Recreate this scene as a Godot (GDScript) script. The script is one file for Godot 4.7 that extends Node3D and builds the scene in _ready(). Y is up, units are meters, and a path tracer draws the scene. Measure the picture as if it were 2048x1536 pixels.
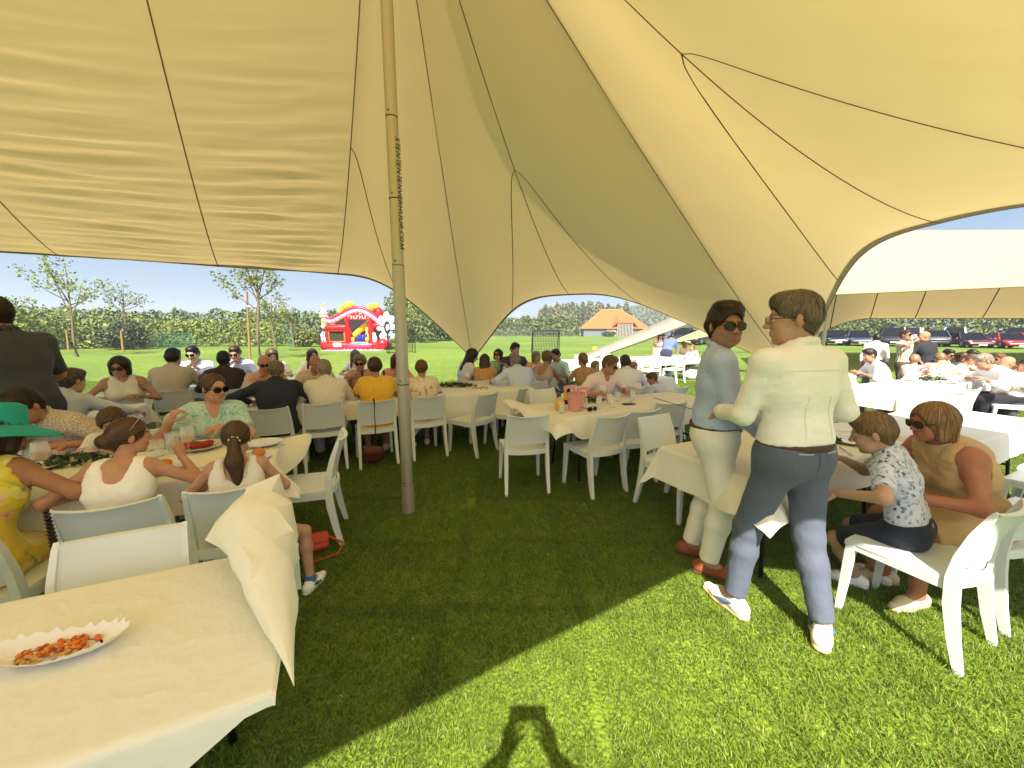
extends Node3D
# A lunch under a stretched beige star tent on a lawn.

const AX := Vector3(.9063, 0, -.4226)   # along the rows of tables
const NX := Vector3(.4226, 0, .9063)    # across them, towards the viewer
const ROW_TURN := 0.4363
const SUN_TO := Vector3(.03, -.748, -.663)

var used := {}
var rng := RandomNumberGenerator.new()
var noise := FastNoiseLite.new()
var mats := {}

func _ready():
	var cam := Camera3D.new()
	cam.name = "camera"
	cam.position = Vector3(0, 1.62, 0)
	cam.rotation = Vector3(-atan(111.0 / 768.0), 0, 0)
	cam.fov = 90.0
	cam.near = 0.05
	cam.far = 1500.0
	add_child(cam)
	var we := WorldEnvironment.new()
	we.name = "world"
	var env := Environment.new()
	env.tonemap_mode = Environment.TONE_MAPPER_LINEAR
	env.tonemap_exposure = 2.95
	env.background_mode = Environment.BG_SKY
	var sky := Sky.new()
	var sm := ProceduralSkyMaterial.new()
	sm.sky_top_color = Color(.52, .72, .98)
	sm.sky_horizon_color = Color(.77, .895, .99)
	sm.sky_curve = .16
	sm.ground_bottom_color = Color(.22, .27, .12)
	sm.ground_horizon_color = Color(.42, .48, .42)
	sm.sun_angle_max = 85.0
	sm.sun_curve = .5
	sm.sky_energy_multiplier = .56
	sky.sky_material = sm
	env.sky = sky
	env.background_energy_multiplier = 1.0
	env.fog_enabled = true
	env.fog_density = .0012
	env.fog_light_color = Color(.86, .91, .97)
	env.sdfgi_enabled = true
	env.ssao_enabled = true
	env.ssil_enabled = true
	we.environment = env
	add_child(we)
	var sun := DirectionalLight3D.new()
	sun.name = "sun"
	sun.light_energy = 1.36
	sun.light_color = Color(1, .955, .88)
	sun.light_angular_distance = .5
	sun.shadow_enabled = true
	add_child(sun)
	sun.look_at_from_position(Vector3.ZERO, SUN_TO, Vector3.UP)
	rng.seed = 20240901
	noise.seed = 7
	noise.frequency = 1.0
	noise.noise_type = FastNoiseLite.TYPE_SIMPLEX_SMOOTH
	make_materials()
	make_ground()
	make_tents()
	make_background()
	make_tables()
	make_chairs()
	make_people()
	make_props()
	make_grass()

# ---------------------------------------------------------------- naming
func numbered(called: String) -> String:
	if not used.has(called):
		used[called] = 0
		return called
	used[called] += 1
	return "%s_%03d" % [called, used[called]]

func tag(o: Node3D, label: String, category := "", group := "", kind := "") -> Node3D:
	if label: o.set_meta("label", label)
	if category: o.set_meta("category", category)
	if group: o.set_meta("group", group)
	if kind: o.set_meta("kind", kind)
	return o

func thing(called: String, label: String, category: String, at := Vector3.ZERO, turn := 0.0, group := "") -> Node3D:
	var o := Node3D.new()
	o.name = numbered(called)
	add_child(o)
	o.position = at
	o.rotation.y = turn
	tag(o, label, category, group)
	return o

func part(called: String, mesh: Mesh, m: Material, parent: Node, kind := "") -> MeshInstance3D:
	var o := MeshInstance3D.new()
	if parent == self:
		o.name = numbered(called)
	else:
		o.name = called
	o.mesh = mesh
	if m: o.material_override = m
	o.cast_shadow = GeometryInstance3D.SHADOW_CASTING_SETTING_ON
	parent.add_child(o, true)
	if kind: o.set_meta("kind", kind)
	return o

func copy(o: Node3D, label: String, at: Vector3, turn: float, group := "") -> Node3D:
	var base: String = o.name
	var re := base.rfind("_")
	if re > 0 and base.substr(re + 1).is_valid_int(): base = base.substr(0, re)
	var r: Node3D = o.duplicate()
	r.name = numbered(base)
	add_child(r)
	r.position = at
	r.rotation = Vector3(0, turn, 0)
	if label: r.set_meta("label", label)
	if group: r.set_meta("group", group)
	return r

func at_row(a: float, n: float, y := 0.0) -> Vector3:
	return AX * a + NX * n + Vector3(0, y, 0)

# ---------------------------------------------------------------- mesh building
class G:
	var v := PackedVector3Array()
	var c := PackedColorArray()
	var uv := PackedVector2Array()
	var idx := PackedInt32Array()
	var col := Color(1, 1, 1)
	var use_col := false
	var use_uv := false

	func p(a: Vector3, t := Vector2.ZERO) -> int:
		v.append(a)
		if use_col: c.append(col)
		if use_uv: uv.append(t)
		return v.size() - 1

	func tri(a: int, b: int, d: int) -> void:
		idx.append(a); idx.append(b); idx.append(d)

	func quad(a: int, b: int, d: int, e: int) -> void:
		idx.append(a); idx.append(b); idx.append(d)
		idx.append(a); idx.append(d); idx.append(e)

	func face(a: Vector3, b: Vector3, d: Vector3, e: Vector3) -> void:
		var i := p(a, Vector2(0, 0)); p(b, Vector2(1, 0)); p(d, Vector2(1, 1)); p(e, Vector2(0, 1))
		quad(i, i + 1, i + 2, i + 3)

	func facetri(a: Vector3, b: Vector3, d: Vector3) -> void:
		var i := p(a); p(b); p(d)
		tri(i, i + 1, i + 2)

	# box with chamfered edges; t places it
	func box(s: Vector3, t := Transform3D(), ch := 0.0) -> void:
		var h := s * .5
		if ch <= 0.0:
			for ax in 3:
				for sg in [-1.0, 1.0]:
					var u := Vector3.ZERO; var w := Vector3.ZERO; var n := Vector3.ZERO
					n[ax] = h[ax] * sg
					u[(ax + 1) % 3] = h[(ax + 1) % 3]
					w[(ax + 2) % 3] = h[(ax + 2) % 3]
					if sg < 0: u = -u
					face(t * (n - u - w), t * (n - u + w), t * (n + u + w), t * (n + u - w))
			return
		var b := {}
		for ax in 3:
			for sg in [-1.0, 1.0]:
				for i in [-1.0, 1.0]:
					for j in [-1.0, 1.0]:
						var q := Vector3.ZERO
						q[ax] = h[ax] * sg
						q[(ax + 1) % 3] = (h[(ax + 1) % 3] - ch) * i
						q[(ax + 2) % 3] = (h[(ax + 2) % 3] - ch) * j
						b[Vector4(ax, sg, i, j)] = p(t * q)
		for ax in 3:
			for sg in [-1.0, 1.0]:
				_q(b[Vector4(ax, sg, -sg, -1)], b[Vector4(ax, sg, -sg, 1)], b[Vector4(ax, sg, sg, 1)], b[Vector4(ax, sg, sg, -1)])
		for ax in 3:
			var bx := (ax + 1) % 3
			for s1 in [-1.0, 1.0]:
				for s2 in [-1.0, 1.0]:
					# edge between face ax=s1 and face bx=s2, running along cx
					var a0: int = b[Vector4(ax, s1, s2, -1)]
					var a1: int = b[Vector4(ax, s1, s2, 1)]
					var b0: int = b[Vector4(bx, s2, -1, s1)]
					var b1: int = b[Vector4(bx, s2, 1, s1)]
					if s1 * s2 > 0: _q(a0, a1, b1, b0)
					else: _q(a0, b0, b1, a1)
		for sx in [-1.0, 1.0]:
			for sy in [-1.0, 1.0]:
				for sz in [-1.0, 1.0]:
					var i0: int = b[Vector4(0, sx, sy, sz)]
					var i1: int = b[Vector4(1, sy, sz, sx)]
					var i2: int = b[Vector4(2, sz, sx, sy)]
					if sx * sy * sz > 0: tri(i0, i2, i1)
					else: tri(i0, i1, i2)

	func _q(a: int, b: int, d: int, e: int) -> void:
		quad(a, b, d, e)

	# tube along points with a radius at each; sides around; rect: flattened section (w, h multipliers)
	func tube(pts: PackedVector3Array, radii: Array, sides := 8, caps := true, up := Vector3.UP, sx := 1.0, sy := 1.0) -> void:
		var n := pts.size()
		var base := v.size()
		for i in n:
			var d := (pts[mini(i + 1, n - 1)] - pts[maxi(i - 1, 0)]).normalized()
			var w := d.cross(up)
			if w.length() < .01: w = d.cross(Vector3(1, 0, .01))
			w = w.normalized()
			var u := w.cross(d).normalized()
			var r: float = radii[mini(i, radii.size() - 1)]
			for k in sides:
				var t := TAU * k / sides
				p(pts[i] + (w * cos(t) * sx + u * sin(t) * sy) * r, Vector2(float(k) / sides, float(i)))
		for i in n - 1:
			for k in sides:
				var a := base + i * sides + k
				var b := base + i * sides + (k + 1) % sides
				quad(a, a + sides, b + sides, b)
		if caps:
			var c0 := p(pts[0]); var c1 := p(pts[n - 1])
			for k in sides:
				tri(c0, base + k, base + (k + 1) % sides)
				tri(c1, base + (n - 1) * sides + (k + 1) % sides, base + (n - 1) * sides + k)

	# bar of rectangular section along points; w, h per point (Vector2), hard edges
	func bar(pts: PackedVector3Array, sz: Array, side: Vector3) -> void:
		var n := pts.size()
		var rings := []
		for i in n:
			var d := (pts[mini(i + 1, n - 1)] - pts[maxi(i - 1, 0)]).normalized()
			var u := d.cross(side).normalized()
			var w := u.cross(d).normalized()
			var s: Vector2 = sz[mini(i, sz.size() - 1)] * .5
			rings.append([pts[i] - w * s.x - u * s.y, pts[i] + w * s.x - u * s.y, pts[i] + w * s.x + u * s.y, pts[i] - w * s.x + u * s.y])
		for i in n - 1:
			for k in 4:
				face(rings[i][k], rings[i + 1][k], rings[i + 1][(k + 1) % 4], rings[i][(k + 1) % 4])
		var r0 = rings[0]; var r1 = rings[n - 1]
		face(r0[0], r0[1], r0[2], r0[3])
		face(r1[3], r1[2], r1[1], r1[0])

	# lathe round y: prof is (radius, height) from bottom to top
	func lathe(prof: PackedVector2Array, t := Transform3D(), sides := 16) -> void:
		var base := v.size()
		var n := prof.size()
		for i in n:
			for k in sides:
				var a := TAU * k / sides
				p(t * Vector3(prof[i].x * cos(a), prof[i].y, prof[i].x * sin(a)))
		for i in n - 1:
			for k in sides:
				var a := base + i * sides + k
				var b := base + i * sides + (k + 1) % sides
				quad(a, b, b + sides, a + sides)

	func ball(at: Vector3, r: Vector3, sides := 10, rings := 7, turn := Basis()) -> void:
		var base := v.size()
		for i in rings + 1:
			var f := PI * i / rings
			for k in sides:
				var a := TAU * k / sides
				p(at + turn * (Vector3(sin(f) * cos(a), -cos(f), sin(f) * sin(a)) * r))
		for i in rings:
			for k in sides:
				var a := base + i * sides + k
				var b := base + i * sides + (k + 1) % sides
				quad(a, b, b + sides, a + sides)

	# grid of already computed points, row after row
	func sheet(pts: PackedVector3Array, cols: int, uvs := PackedVector2Array()) -> void:
		var base := v.size()
		var rows := pts.size() / cols
		v.append_array(pts)
		if use_col:
			for i in pts.size(): c.append(col)
		if use_uv: uv.append_array(uvs)
		for j in rows - 1:
			for i in cols - 1:
				var a := base + j * cols + i
				quad(a, a + 1, a + cols + 1, a + cols)

	# extruded flat polygon in the xy plane of t, thickness along z, both faces
	func slab(poly: PackedVector2Array, depth: float, t := Transform3D()) -> void:
		var ti := Geometry2D.triangulate_polygon(poly)
		var cw := Geometry2D.is_polygon_clockwise(poly)
		for f in 2:
			var z := depth * (.5 - f)
			var base := v.size()
			for q in poly: p(t * Vector3(q.x, q.y, z), q)
			for k in range(0, ti.size(), 3):
				var flip := (f == 1)
				if flip: tri(base + ti[k], base + ti[k + 1], base + ti[k + 2])
				else: tri(base + ti[k], base + ti[k + 2], base + ti[k + 1])
		var n := poly.size()
		for i in n:
			var a := poly[i]; var b := poly[(i + 1) % n]
			if cw: face(t * Vector3(a.x, a.y, depth * .5), t * Vector3(b.x, b.y, depth * .5), t * Vector3(b.x, b.y, -depth * .5), t * Vector3(a.x, a.y, -depth * .5))
			else: face(t * Vector3(b.x, b.y, depth * .5), t * Vector3(a.x, a.y, depth * .5), t * Vector3(a.x, a.y, -depth * .5), t * Vector3(b.x, b.y, -depth * .5))

	func arrays() -> Array:
		var n := PackedVector3Array()
		n.resize(v.size())
		for k in range(0, idx.size(), 3):
			var a := idx[k]; var b := idx[k + 1]; var d := idx[k + 2]
			var f := (v[d] - v[a]).cross(v[b] - v[a])
			n[a] += f; n[b] += f; n[d] += f
		for i in n.size():
			n[i] = n[i].normalized() if n[i].length_squared() > 1e-24 else Vector3.UP
		var arr := []
		arr.resize(Mesh.ARRAY_MAX)
		arr[Mesh.ARRAY_VERTEX] = v
		arr[Mesh.ARRAY_NORMAL] = n
		if use_col: arr[Mesh.ARRAY_COLOR] = c
		if use_uv: arr[Mesh.ARRAY_TEX_UV] = uv
		arr[Mesh.ARRAY_INDEX] = idx
		return arr

	func mesh() -> ArrayMesh:
		var m := ArrayMesh.new()
		m.add_surface_from_arrays(Mesh.PRIMITIVE_TRIANGLES, arrays())
		return m

# a mesh whose facets share normals only where they meet at a small angle
func creased(g: G, limit: float) -> ArrayMesh:
	var fn := PackedVector3Array()
	var at := {}
	for k in range(0, g.idx.size(), 3):
		var n := (g.v[g.idx[k + 2]] - g.v[g.idx[k]]).cross(g.v[g.idx[k + 1]] - g.v[g.idx[k]]).normalized()
		fn.append(n)
		for q in 3:
			var key := Vector3i(g.v[g.idx[k + q]] * 4000.0)
			if not at.has(key): at[key] = []
			at[key].append(k / 3)
	var v := PackedVector3Array(); var nn := PackedVector3Array()
	for k in range(0, g.idx.size(), 3):
		for q in 3:
			var p := g.v[g.idx[k + q]]
			var s := Vector3.ZERO
			for t in at[Vector3i(p * 4000.0)]:
				if fn[t].dot(fn[k / 3]) > limit: s += fn[t]
			v.append(p); nn.append(s.normalized())
	var arr := []
	arr.resize(Mesh.ARRAY_MAX)
	arr[Mesh.ARRAY_VERTEX] = v
	arr[Mesh.ARRAY_NORMAL] = nn
	var m := ArrayMesh.new()
	m.add_surface_from_arrays(Mesh.PRIMITIVE_TRIANGLES, arr)
	return m

func xf(at: Vector3, b := Basis()) -> Transform3D:
	return Transform3D(b, at)

# ---------------------------------------------------------------- materials
func mat(key: String, color: Color, rough := .8, metal := 0.0) -> StandardMaterial3D:
	if mats.has(key): return mats[key]
	var m := StandardMaterial3D.new()
	m.resource_name = key
	m.albedo_color = color
	m.roughness = rough
	m.metallic = metal
	mats[key] = m
	return m

func noise_tex(freq: float, seed_: int, size := 256, lo := Color.BLACK, hi := Color.WHITE, type := FastNoiseLite.TYPE_SIMPLEX_SMOOTH, oct := 4) -> NoiseTexture2D:
	var t := NoiseTexture2D.new()
	var n := FastNoiseLite.new()
	n.noise_type = type
	n.frequency = freq
	n.seed = seed_
	n.fractal_octaves = oct
	t.noise = n
	t.width = size
	t.height = size
	t.seamless = true
	t.generate_mipmaps = false
	var g := Gradient.new()
	g.set_color(0, lo)
	g.set_color(1, hi)
	t.color_ramp = g
	return t

func bump(m: StandardMaterial3D, t: Texture2D, cm: float, scale: Vector3, world := false) -> void:
	m.uv1_triplanar = true
	m.uv1_world_triplanar = world
	m.uv1_scale = scale
	m.heightmap_enabled = true
	m.heightmap_scale = cm
	m.heightmap_texture = t

var cloth_bump: Texture2D
var weave_bump: Texture2D
var speck_bump: Texture2D

func make_materials() -> void:
	cloth_bump = noise_tex(.012, 3, 256)
	(cloth_bump as NoiseTexture2D).noise.fractal_type = FastNoiseLite.FRACTAL_RIDGED
	weave_bump = noise_tex(.09, 5, 256, Color(.35, .35, .35), Color(.65, .65, .65))
	speck_bump = noise_tex(.05, 9, 256)
	# tent fabric: white coated outside; the light that comes through is tan
	var m := mat("tent_fabric", Color(.87, .80, .65), .62)
	m.backlight_enabled = true
	m.backlight = Color(.36, .36 * .75, .36 * .33).linear_to_srgb()
	bump(m, weave_bump, .12, Vector3(3, 3, 3), true)
	m = mat("tent_white", Color(.60, .595, .565), .55)
	m.backlight_enabled = true
	m.backlight = Color(.50, .50 * .72, .50 * .32).linear_to_srgb()
	bump(m, cloth_bump, 1.6, Vector3(.35, .35, .35), true)
	mat("tent_hem", Color(.62, .55, .42), .7)
	mat("seam", Color(.50, .42, .28), .8)
	mat("rope", Color(.30, .29, .27), .8)
	m = mat("pole_metal", Color(.72, .69, .62), .42, .55)
	bump(m, speck_bump, .02, Vector3(4, 1, 4))
	mat("pole_joint", Color(.30, .27, .2), .6, .3)
	for k in 3:
		m = mat(["chair_white", "chair_white_2", "chair_white_3"][k], [Color(.88, .91, .91), Color(.85, .88, .88), Color(.89, .91, .90)][k], [.38, .44, .36][k])
		bump(m, speck_bump, .012, Vector3(7, 7, 7))
	m = mat("paper_cloth", Color(.96, .95, .91), .85)
	m.backlight_enabled = true
	m.backlight = Color(.25, .24, .2).linear_to_srgb()
	bump(m, cloth_bump, .45, Vector3(1.6, 1.6, 1.6))
	mat("table_top", Color(.62, .62, .6), .6)
	mat("table_leg", Color(.05, .05, .055), .4, .3)

# ---------------------------------------------------------------- ground
func make_ground() -> void:
	var g := G.new()
	var pts := PackedVector3Array()
	var xs := PackedFloat32Array()
	for i in 81:
		var t := (i - 40) / 40.0
		xs.append(signf(t) * pow(absf(t), 2.6) * 700.0)
	for j in 81:
		for i in 81:
			pts.append(Vector3(xs[i], 0, xs[j] - 8.0))
	g.sheet(pts, 81)
	var m := mat("lawn", Color(1, 1, 1), .95)
	# grass colour: blades of several greens, mown stripes are left to the light
	var im := Image.create(512, 512, false, Image.FORMAT_RGB8)
	var n1 := FastNoiseLite.new(); n1.seed = 11; n1.frequency = .016
	var n2 := FastNoiseLite.new(); n2.seed = 12; n2.frequency = .35; n2.fractal_octaves = 1
	var r := RandomNumberGenerator.new(); r.seed = 5
	for y in 512:
		for x in 512:
			var k := .5 + .5 * n1.get_noise_2d(x, y) + .45 * n2.get_noise_2d(x, y) + r.randf_range(-.22, .22)
			im.set_pixel(x, y, Color(.072, .125, .008).lerp(Color(.235, .34, .026), clampf(k, 0, 1)).linear_to_srgb())
	m.albedo_texture = ImageTexture.create_from_image(im)
	m.uv1_triplanar = true
	m.uv1_world_triplanar = true
	m.uv1_scale = Vector3(.31, .31, .31)
	m.detail_enabled = true
	m.detail_blend_mode = BaseMaterial3D.BLEND_MODE_MUL
	m.detail_uv_layer = BaseMaterial3D.DETAIL_UV_2
	m.uv2_triplanar = true
	m.uv2_world_triplanar = true
	m.uv2_scale = Vector3(.024, .024, .024)
	m.detail_albedo = noise_tex(.02, 21, 256, Color(.78, .82, .7), Color(1, 1, 1))
	m.heightmap_enabled = true
	m.heightmap_scale = 2.0
	m.heightmap_texture = noise_tex(.3, 22, 512)
	var o := part("lawn", g.mesh(), m, self)
	tag(o, "mown green lawn that runs under the tents to the hedges", "", "", "structure")

# ---------------------------------------------------------------- the star tent
const TPEAK := Vector3(-.95, 5.8, -3.3)
const TA := Vector3(.857, 0, -.515)
const TN := Vector3(.515, 0, .857)
const EDGE_R := 3.72
const EDGE_H := 2.5
const SEAM_GAP := 1.56
const TENT_LEN := 9.4

# plan radius, height and profile power of the scalloped edge in the direction th (degrees from TA towards TN)
func scallop(th: float) -> Vector3:
	var f := fposmod(th, 60.0)
	var t := absf(f - 30.0) / 30.0
	var mid := 30.0 + 60.0 * floorf(th / 60.0)
	var rm := 4.55 if absf(mid) < 45.0 else EDGE_R
	var tip := 7.3
	var bow := 2.2
	var high := EDGE_H
	if mid < 0.0 and mid > -45.0:   # the arch on the right is lower, with slim legs
		rm = 4.05
		bow = 3.3
		high = 2.2
	return Vector3(rm + (tip - rm) * pow(t, bow), high - (high - .78) * pow(t, 3.0), 1.4 - .27 * pow(t, 1.5))

func star_point(th: float, rho: float) -> Vector3:
	var s := scallop(clampf(th, -90, 90))
	var a := deg_to_rad(th)
	var d := TA * cos(a) + TN * sin(a)
	var q := TPEAK + d * (s.x * rho)
	q.y = s.y + (TPEAK.y - s.y) * pow(1.0 - rho, s.z)
	return q

# s runs to the left of the peak (0 .. TENT_LEN), w across (-1 .. 1, -1 the far edge)
func hall_point(s: float, w: float) -> Vector3:
	var u := fposmod(s, 6.5) / 6.5
	var ridge := 4.45 + 1.35 * pow(absf(u - .5) * 2.0, 1.7)
	var q := TPEAK - TA * s + TN * (w * EDGE_R)
	q.y = EDGE_H + (ridge - EDGE_H) * pow(1.0 - absf(w), 1.4)
	return q

func hall_wrinkled(s: float, w: float) -> Vector3:
	var q := hall_point(s, w)
	var aw := absf(w)
	var frac := fposmod(s, SEAM_GAP) / SEAM_GAP
	var env := pow(sin(PI * clampf(frac, 0, 1)), .6) * smoothstep(.18, .62, aw) * (1.0 - .5 * smoothstep(.94, 1.0, aw))
	var x := noise.get_noise_2d(s * .42 + 31.0 * floorf(s / SEAM_GAP), w * 30.0) + .5 * noise.get_noise_2d(s * .7 + 7.0, w * 64.0)
	q.y += env * x * .044
	return q

func seam_strip(g: G, pts: PackedVector3Array, width: float, drop := .006) -> void:
	var n := pts.size()
	var base := g.v.size()
	for i in n:
		var d := (pts[mini(i + 1, n - 1)] - pts[maxi(i - 1, 0)]).normalized()
		var toeye := (Vector3(0, 1.62, 0) - pts[i])
		toeye.y = minf(toeye.y, -.3)
		var w := d.cross(Vector3(0, -1, .02)).normalized() * width * .5
		var dn := Vector3(0, -drop, 0)
		g.p(pts[i] - w + dn); g.p(pts[i] + dn * 1.6); g.p(pts[i] + w + dn)
	for i in n - 1:
		for k in 2:
			var a := base + i * 3 + k
			g.quad(a, a + 1, a + 4, a + 3)

func make_tents() -> void:
	var fabric: Material = mats["tent_fabric"]
	var tent := thing("star_tent", "big beige stretched star tent with scalloped edges over the near tables", "tent", Vector3.ZERO)
	# canopy of the star end
	var g := G.new()
	var cols := 121
	var pts := PackedVector3Array()
	for j in 49:
		var rho := pow(j / 48.0, .9)
		for i in cols:
			var th := -90.0 + 180.0 * i / (cols - 1)
			var q := star_point(th, rho)
			var rip := noise.get_noise_2d(th * .9, rho * 34.0) * smoothstep(.45, .75, rho) * .006
			rip += noise.get_noise_3d(q.x * .8, q.z * .8, 3.0) * .02 * sin(PI * rho)
			pts.append(q + Vector3(0, rip, 0))
	g.sheet(pts, cols)
	# canopy of the long part
	var wc := 300
	var sc := 95
	pts = PackedVector3Array()
	for j in sc:
		var s := TENT_LEN * j / (sc - 1)
		for i in wc:
			pts.append(hall_wrinkled(s, -1.0 + 2.0 * i / (wc - 1)))
	var base := g.v.size()
	g.v.append_array(pts)
	for j in sc - 1:
		for i in wc - 1:
			var a := base + j * wc + i
			g.quad(a, a + 1, a + wc + 1, a + wc)
	part("canopy", g.mesh(), fabric, tent)
	# hem all along the edge, and the rope in it
	var edge := PackedVector3Array()
	var inner := PackedVector3Array()
	for j in 40:
		edge.append(hall_wrinkled(TENT_LEN * (1.0 - j / 40.0), -1.0)); inner.append(hall_wrinkled(TENT_LEN * (1.0 - j / 40.0), -.975))
	for i in 241:
		var th := -90.0 + 180.0 * i / 240.0
		edge.append(star_point(th, 1.0))
		inner.append(star_point(th, 1.0 - .085 / scallop(th).x))
	for j in 41:
		edge.append(hall_wrinkled(TENT_LEN * j / 40.0, 1.0)); inner.append(hall_wrinkled(TENT_LEN * j / 40.0, .975))
	g = G.new()
	for i in edge.size():
		g.p(edge[i] + Vector3(0, -.006, 0)); g.p(inner[i] + Vector3(0, -.006, 0))
	for i in edge.size() - 1:
		g.quad(i * 2, i * 2 + 1, i * 2 + 3, i * 2 + 2)
	part("hem", g.mesh(), mats["tent_hem"], tent)
	g = G.new()
	g.tube(edge, [.008], 6)
	part("edge_rope", g.mesh(), mats["rope"], tent)
	# seams
	var lines := []
	for th in [-60.0, 0.0, 60.0]:
		var l := PackedVector3Array()
		for j in 60: l.append(star_point(th, .03 + .965 * j / 59.0))
		lines.append(l)
	for mid in [-30.0, 30.0]:
		var l := PackedVector3Array()
		for j in 40: l.append(star_point(mid, .03 + .47 * j / 39.0))
		lines.append(l)
		for e in [-17.0, 0.0, 16.0]:
			l = PackedVector3Array()
			for j in 40:
				var t := j / 39.0
				l.append(star_point(mid + e * pow(t, .62), .5 + .5 * t))
			lines.append(l)
	for sd in [-1.0, 1.0]:
		var l := PackedVector3Array()
		for j in 60: l.append(star_point(90.0 * sd, .03 + .97 * j / 59.0))
		lines.append(l)
		l = PackedVector3Array()
		for j in 40:
			var t := j / 39.0
			l.append(star_point(sd * (90.0 - 15.0 * pow(t, .62)), .5 + .5 * t))
		lines.append(l)
	for k in range(1, 7):
		var l := PackedVector3Array()
		for j in 181: l.append(hall_wrinkled(SEAM_GAP * k, -1.0 + 2.0 * j / 180.0))
		lines.append(l)
	for l in lines:
		g = G.new()
		seam_strip(g, l, .012)
		part("seam", g.mesh(), mats["seam"], tent)
	# cords, rings and stakes at the three leg tips
	for th in [-60.0, 0.0, 60.0]:
		var tip := star_point(th, 1.0)
		var out := (star_point(th, 1.0) - star_point(th, .9)); out.y = 0; out = out.normalized()
		var stake := tip + out * .9; stake.y = .02
		g = G.new()
		g.tube(PackedVector3Array([tip - out * .1 + Vector3(0, .05, 0), tip, stake]), [.018, .012, .012], 6)
		part("guy_strap", g.mesh(), mats["rope"], tent)
		g = G.new()
		g.tube(PackedVector3Array([stake + Vector3(0, .12, 0) + out * .04, stake - Vector3(0, .2, 0) - out * .03]), [.014], 6)
		part("ground_stake", g.mesh(), mats["pole_joint"], tent)
	# pole
	var foot := Vector3(-.92, 0, -3.22)
	var head := Vector3(-.955, 5.75, -3.3)
	var pole := thing("tent_pole", "tall round metal pole that carries the peak of the beige tent", "tent pole", foot)
	var dir := (head - foot)
	var cuts := [0.0, .045, .2, .37, .46, .565, .78, 1.0]
	for k in cuts.size() - 1:
		g = G.new()
		var a: Vector3 = dir * cuts[k]
		var b: Vector3 = dir * cuts[k + 1]
		var r := .047 if k > 2 else (.05 if k > 0 else .055)
		g.tube(PackedVector3Array([a, a + (b - a) * .002, b - (b - a) * .004, b]), [r - .003, r, r, r - .003], 28)
		part("tube_section", g.mesh(), mats["pole_metal"], pole)
		if k > 0:
			g = G.new()
			g.tube(PackedVector3Array([a - dir * .0007, a + dir * .0007]), [r + .0015], 28)
			part("joint_ring", g.mesh(), mats["pole_joint"], pole)
			g = G.new()
			g.ball(a + dir * .006 + Vector3(-.01, 0, r + .001), Vector3(.007, .007, .004))
			part("bolt", g.mesh(), mats["pole_joint"], pole)
	# the printed line that runs down the side of the pole
	var tm := TextMesh.new()
	var f := SystemFont.new()
	f.font_names = PackedStringArray(["Droid Sans"])
	tm.font = f
	tm.text = "STENTENTENVERHUUR.COM"
	tm.font_size = 16
	tm.pixel_size = .0042
	tm.depth = .002
	var tx := part("printed_lettering", tm, mat("print_black", Color(.06, .055, .05), .7), pole)
	var down := -dir.normalized()
	var outw := Vector3(.93, 0, .37).normalized()
	tx.transform = Transform3D(Basis(down, outw.cross(down).normalized(), outw), dir * .465 + outw * .0485)

	# ---- the second tent on the right, seen from outside
	make_second_tent()

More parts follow.
